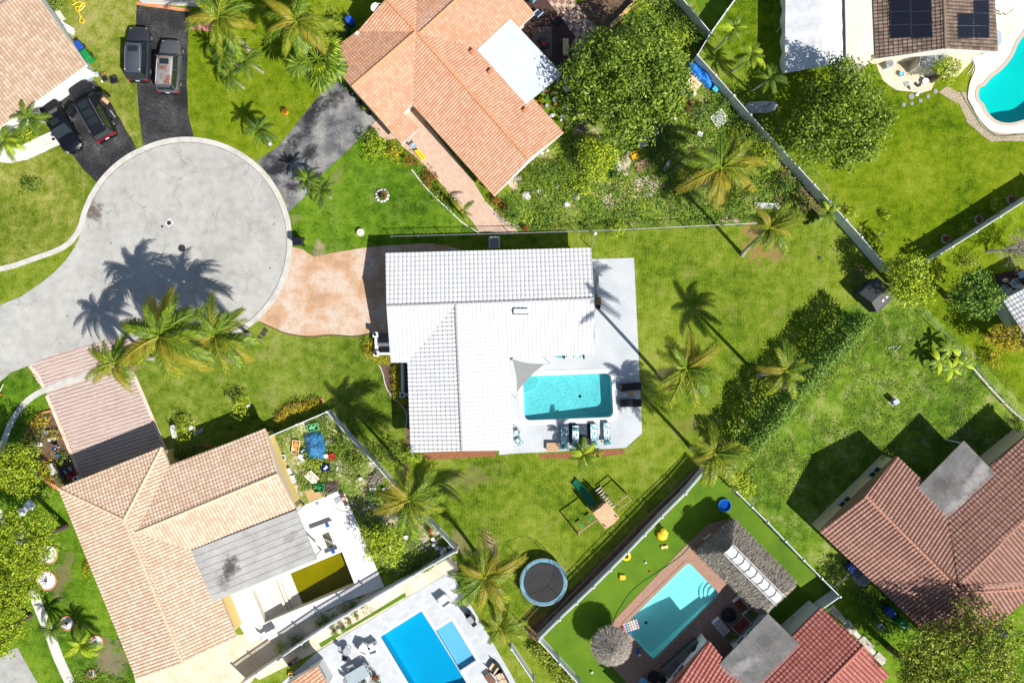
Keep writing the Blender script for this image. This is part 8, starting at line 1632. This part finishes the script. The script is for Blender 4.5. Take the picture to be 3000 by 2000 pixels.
# top left bits
boards('white boards leaning against the tan house gable', A(0, 0, (610, 255)), (1.5, .6, .1), ang(.85, .5), WHITE, 3, 'plank_pile', 'planks', .15, .2); boards('grey concrete slab beside the tan house gable', A(0, 0, (555, 160)), (1.1, .75, .2), ang(.6, .8), CONC, 1, 'slab', 'slab'); boards('white panel against the tan house gable end', A(0, 0, (455, 90)), (.9, .3, .6), ang(.6, .8), WHITE, 1, 'panel', 'panel')
boards('orange brown board in front of the tan house garage', A(0, 0, (465, 825)), (1.1, .35, .06), ang(.9, -.45), PALEWOOD, 1, 'board', 'board', 0, .02); boards('cream board in front of the tan house garage', A(0, 0, (585, 845)), (.6, .35, .1), .1, CREAM, 1, 'board', 'board', 0, .02); boards('tan cardboard sheets at the garage corner', A(0, 0, (790, 650)), (1.0, .7, .1), ang(.8, -.5), mat('cardboard', [(.42, .27, .14), (.56, .4, .25)], 2, 5), 2, 'cardboard', 'cardboard'); boards('tan board lying beside the open car door', A(0, 0, (970, 925)), (.7, .4, .05), ang(.7, .6), MATS['cardboard'], 1, 'cardboard', 'cardboard', 0, .02)
for x, y, d, mm, lb in ((1052, 738, (.62, .62, .2), CHAR, 'larger black crate on the dry lawn'), (968, 727, (.42, .4, .18), CHAR, 'smaller black crate on the dry lawn'), (893, 690, (.3, .3, .3), WHITE, 'white bin with blue bag on the dry lawn'), (830, 725, (.5, .45, .3), GREYB, 'grey box by the car front')): box_open(lb, A(0, 0, (x, y)), d, .3, mm, BLACK if mm is CHAR else LBLUE, 'crate', 'crate')
c = W(*A(0, 0, (977, 680)), 0); tag(MB().torus((c.x, c.y, .03), .16, .03, 20, 6).build('hoop', TERRA, None, c), 'small brown hoop on the dry lawn', 'hoop'); boards('dark narrow board on the dry lawn', A(0, 0, (925, 678)), (.5, .12, .05), 1.4, CHAR, 1, 'board', 'board'); rock('white rag bundle on the dry lawn', A(0, 0, (940, 750)), .14, .12, MAR, 31)
hose('tangled yellow hose at the top of the dry lawn', A(0, 0, (660, -5), (700, 30), (670, 50), (740, 20), (760, 60), (700, 70), (720, 110), (780, 60), (770, 30), (730, 90), (740, 150), (775, 190), (765, 215), (735, 195), (755, 150)), .045, YELP)
hose('bits of shop rags and cans on the driveway by the black car', A(0, 0, (1015, 1015), (1040, 1050), (1060, 1080)), .05, GREYB, 'rag_line', .05)
# solar house garden bits
for i, (x, y, r, lb) in enumerate(((1316, 886, .28, 'largest round stepping stone'), (1400, 925, .2, 'stepping stone right of centre'), (1322, 953, .17, 'stepping stone lower middle'), (1247, 963, .2, 'leftmost stepping stone'), (1470, 886, .2, 'stepping stone upper right'), (1537, 840, .22, 'stepping stone nearest the golden tree'))):
    c = W(*A(3, 0, (x, y)), 0); tag(MB().lathe(c, [(r, 0), (r, .03), (r * .93, .045), (r * .3, .05)], 6).build('stepping_stone', mat('grey_stone', [(.2, .19, .18), (.32, .31, .3)], 5), None, c), lb + ' in the grass by the storage shed', 'stepping stone', 'stepping stones')
for x, y, r, mm, lb in ((1435, 760, .28, MAR, 'large white planter tub in front of the storage shed'), (1375, 790, .14, CHAR, 'small dark pot in front of the storage shed'), (1310, 820, .13, MAR, 'small white pot in front of the storage shed'), (1215, 690, .2, LBLUE, 'pale blue tub beside the storage shed')): bucket(lb, A(3, 0, (x, y)), r, .3, mm, None, 'tub', 'tub', False, .03)
rock('white stone by the stepping stones', A(3, 0, (1365, 868)), .18, .15, MAR, 33); boards('grey slab in front of the storage shed', A(3, 0, (1270, 775)), (.5, .4, .06), .3, GREYB, 1, 'slab', 'slab', 0, .03); hose('dark hose following the deck edge of the curvy pool', A(3, 0, (1880, 560), (1895, 640), (1850, 760), (1830, 900), (1870, 990), (1930, 1090), (2020, 1190), (2120, 1250), (2352, 1230)), .025, BLACK); hose('green hose in the stones below the curvy pool', A(3, 0, (1760, 830), (1810, 930), (1880, 1040), (1960, 1160), (2080, 1255), (2200, 1270)), .02, GREENP); hose('long pole skimmer lying on the curvy pool deck', A(3, 0, (1980, 480), (1880, 540), (1880, 610), (1820, 690)), .025, WHITE, 'skimmer_pole')
for i, (x, y, lb) in enumerate(((2232, 268, 'rock ringed red leaf planter highest along the far white fence'), (1932, 452, 'rock ringed red leaf planter midway along the far white fence'), (1628, 630, 'rock ringed red leaf planter lowest along the far white fence'))):
    c = W(*A(3, 1, (x, y)), 0); t = thing('rock_planter', lb, 'planter', c, 'rock planters by the far fence'); s = MB()
    for k in range(9): a = k * .7; s.ell((c.x + .32 * math.cos(a), c.y + .32 * math.sin(a), .07), (.12, .1, .1), 7, 5, .4, k)
    s.build('rocks', ROCKM, t); f = MB(); crown(f, (c.x, c.y, .25), (.3, .3, .25), 30, .12, 6, seed=i); f.build('foliage', T_RED, t)
chair('grey chair on the dark patio above the grey ribbed roof, right', A(3, 1, (2225, 1040)), 2.2, GREYB, WHITE, 'chairs on the right edge patio', 1.1); chair('grey chair on the dark patio above the grey ribbed roof, left', A(3, 1, (2140, 1090)), 2.4, GREYB, WHITE, 'chairs on the right edge patio', 1.0); qtable('pale blue table at the right edge patio', A(3, 1, (2310, 955)), (.9, .5, .6), .4, MATS['ice_blue'], WHITE); rock('tan bag on the right edge patio', A(3, 1, (2170, 1010)), .25, .4, SAND, 35)
t = thing('meter_box', 'small grey utility box on a rough patch of the right lawn', 'utility box'); MB().rbox((0, 0, .35), (.42, .36, .7), .03).build('cabinet', GREYB, t); MB().rbox((0, 0, .73), (.48, .42, .06), .03).build('lid', MATS['ice_blue'], t); put(t, *A(3, 2, (1142, 548)), 0, .6); sheet('dirt', A(3, 2, (1100, 560), (1160, 490), (1205, 540), (1150, 600)), .018, DIRT, rag=.08)
c = W(*A(3, 2, (1388, 902)), 0); tag(MB().torus((c.x, c.y, .04), .18, .03, 18, 6).build('sprinkler_ring', flat_col('dull_green', (.1, .16, .12), .7), None, c), 'small pale ring lying in the shadow above the grey felt roof', 'sprinkler')
for a, b in (((1160, 90), (1220, 30)), ((1095, 62), (1180, 35))): hose('thin white pipe on the rough lawn by the banana plants' if a[0] > 1100 else 'second thin white pipe on the rough lawn', A(3, 2, a, ((a[0] + b[0]) / 2, (a[1] + b[1]) / 2), b), .03, WHITE, 'pipe', .06)
# between red and red brown houses
for i, (x, y, lb) in enumerate(((617, 918, 'top concrete slab in the row beside the red roof'), (745, 1045, 'second concrete slab in the row beside the red roof'), (905, 1205, 'third concrete slab in the row beside the red roof'), (1030, 1340, 'lowest concrete slab in the row beside the red roof'))): boards(lb, A(3, 3, (x, y)), (1.35 if i < 3 else 1.0, .75, .08), ang(.68, .73), mat('stained_slab', [(.22, .21, .17), (.40, .38, .32), (.5, .48, .42)], 1.5, 6), 1, 'paving_slab', 'paving slab', 0, .03)
box_open('grey box planter in the dark strip between the houses', A(3, 3, (1015, 1035)), (.5, .5, .45), .6, GREYB, WHITE, 'planter_box', 'planter'); bench('pale wooden bench in the shade of the red house wall', A(3, 3, (245, 1000)), ang(-.7, .7), mat('grey_teak', [(.3, .26, .22), (.42, .38, .33)], 4), 1.2); mesh_fence('short pale wire gate between turf fence and red brown house', A(3, 3, (600, 690), (780, 540)), 1.4, STEEL, 1.0, .12, .008, 'wire_gate')
put(tag(MB().lathe((0, 0, .01), [(.16, 0), (.16, .02), (.05, .03)], 18).build('drain_cover', IRON), 'round drain lid in the lawn near the lower end of the long white fence', 'drain lid'), *A(3, 1, (470, 800)), 0, 0)
tarp('dark covered boat shape by the red brown house corner', A(3, 3, (2110, 1095)), .9, .5, -.5, .7, CHAR, 15, 'covered_boat')
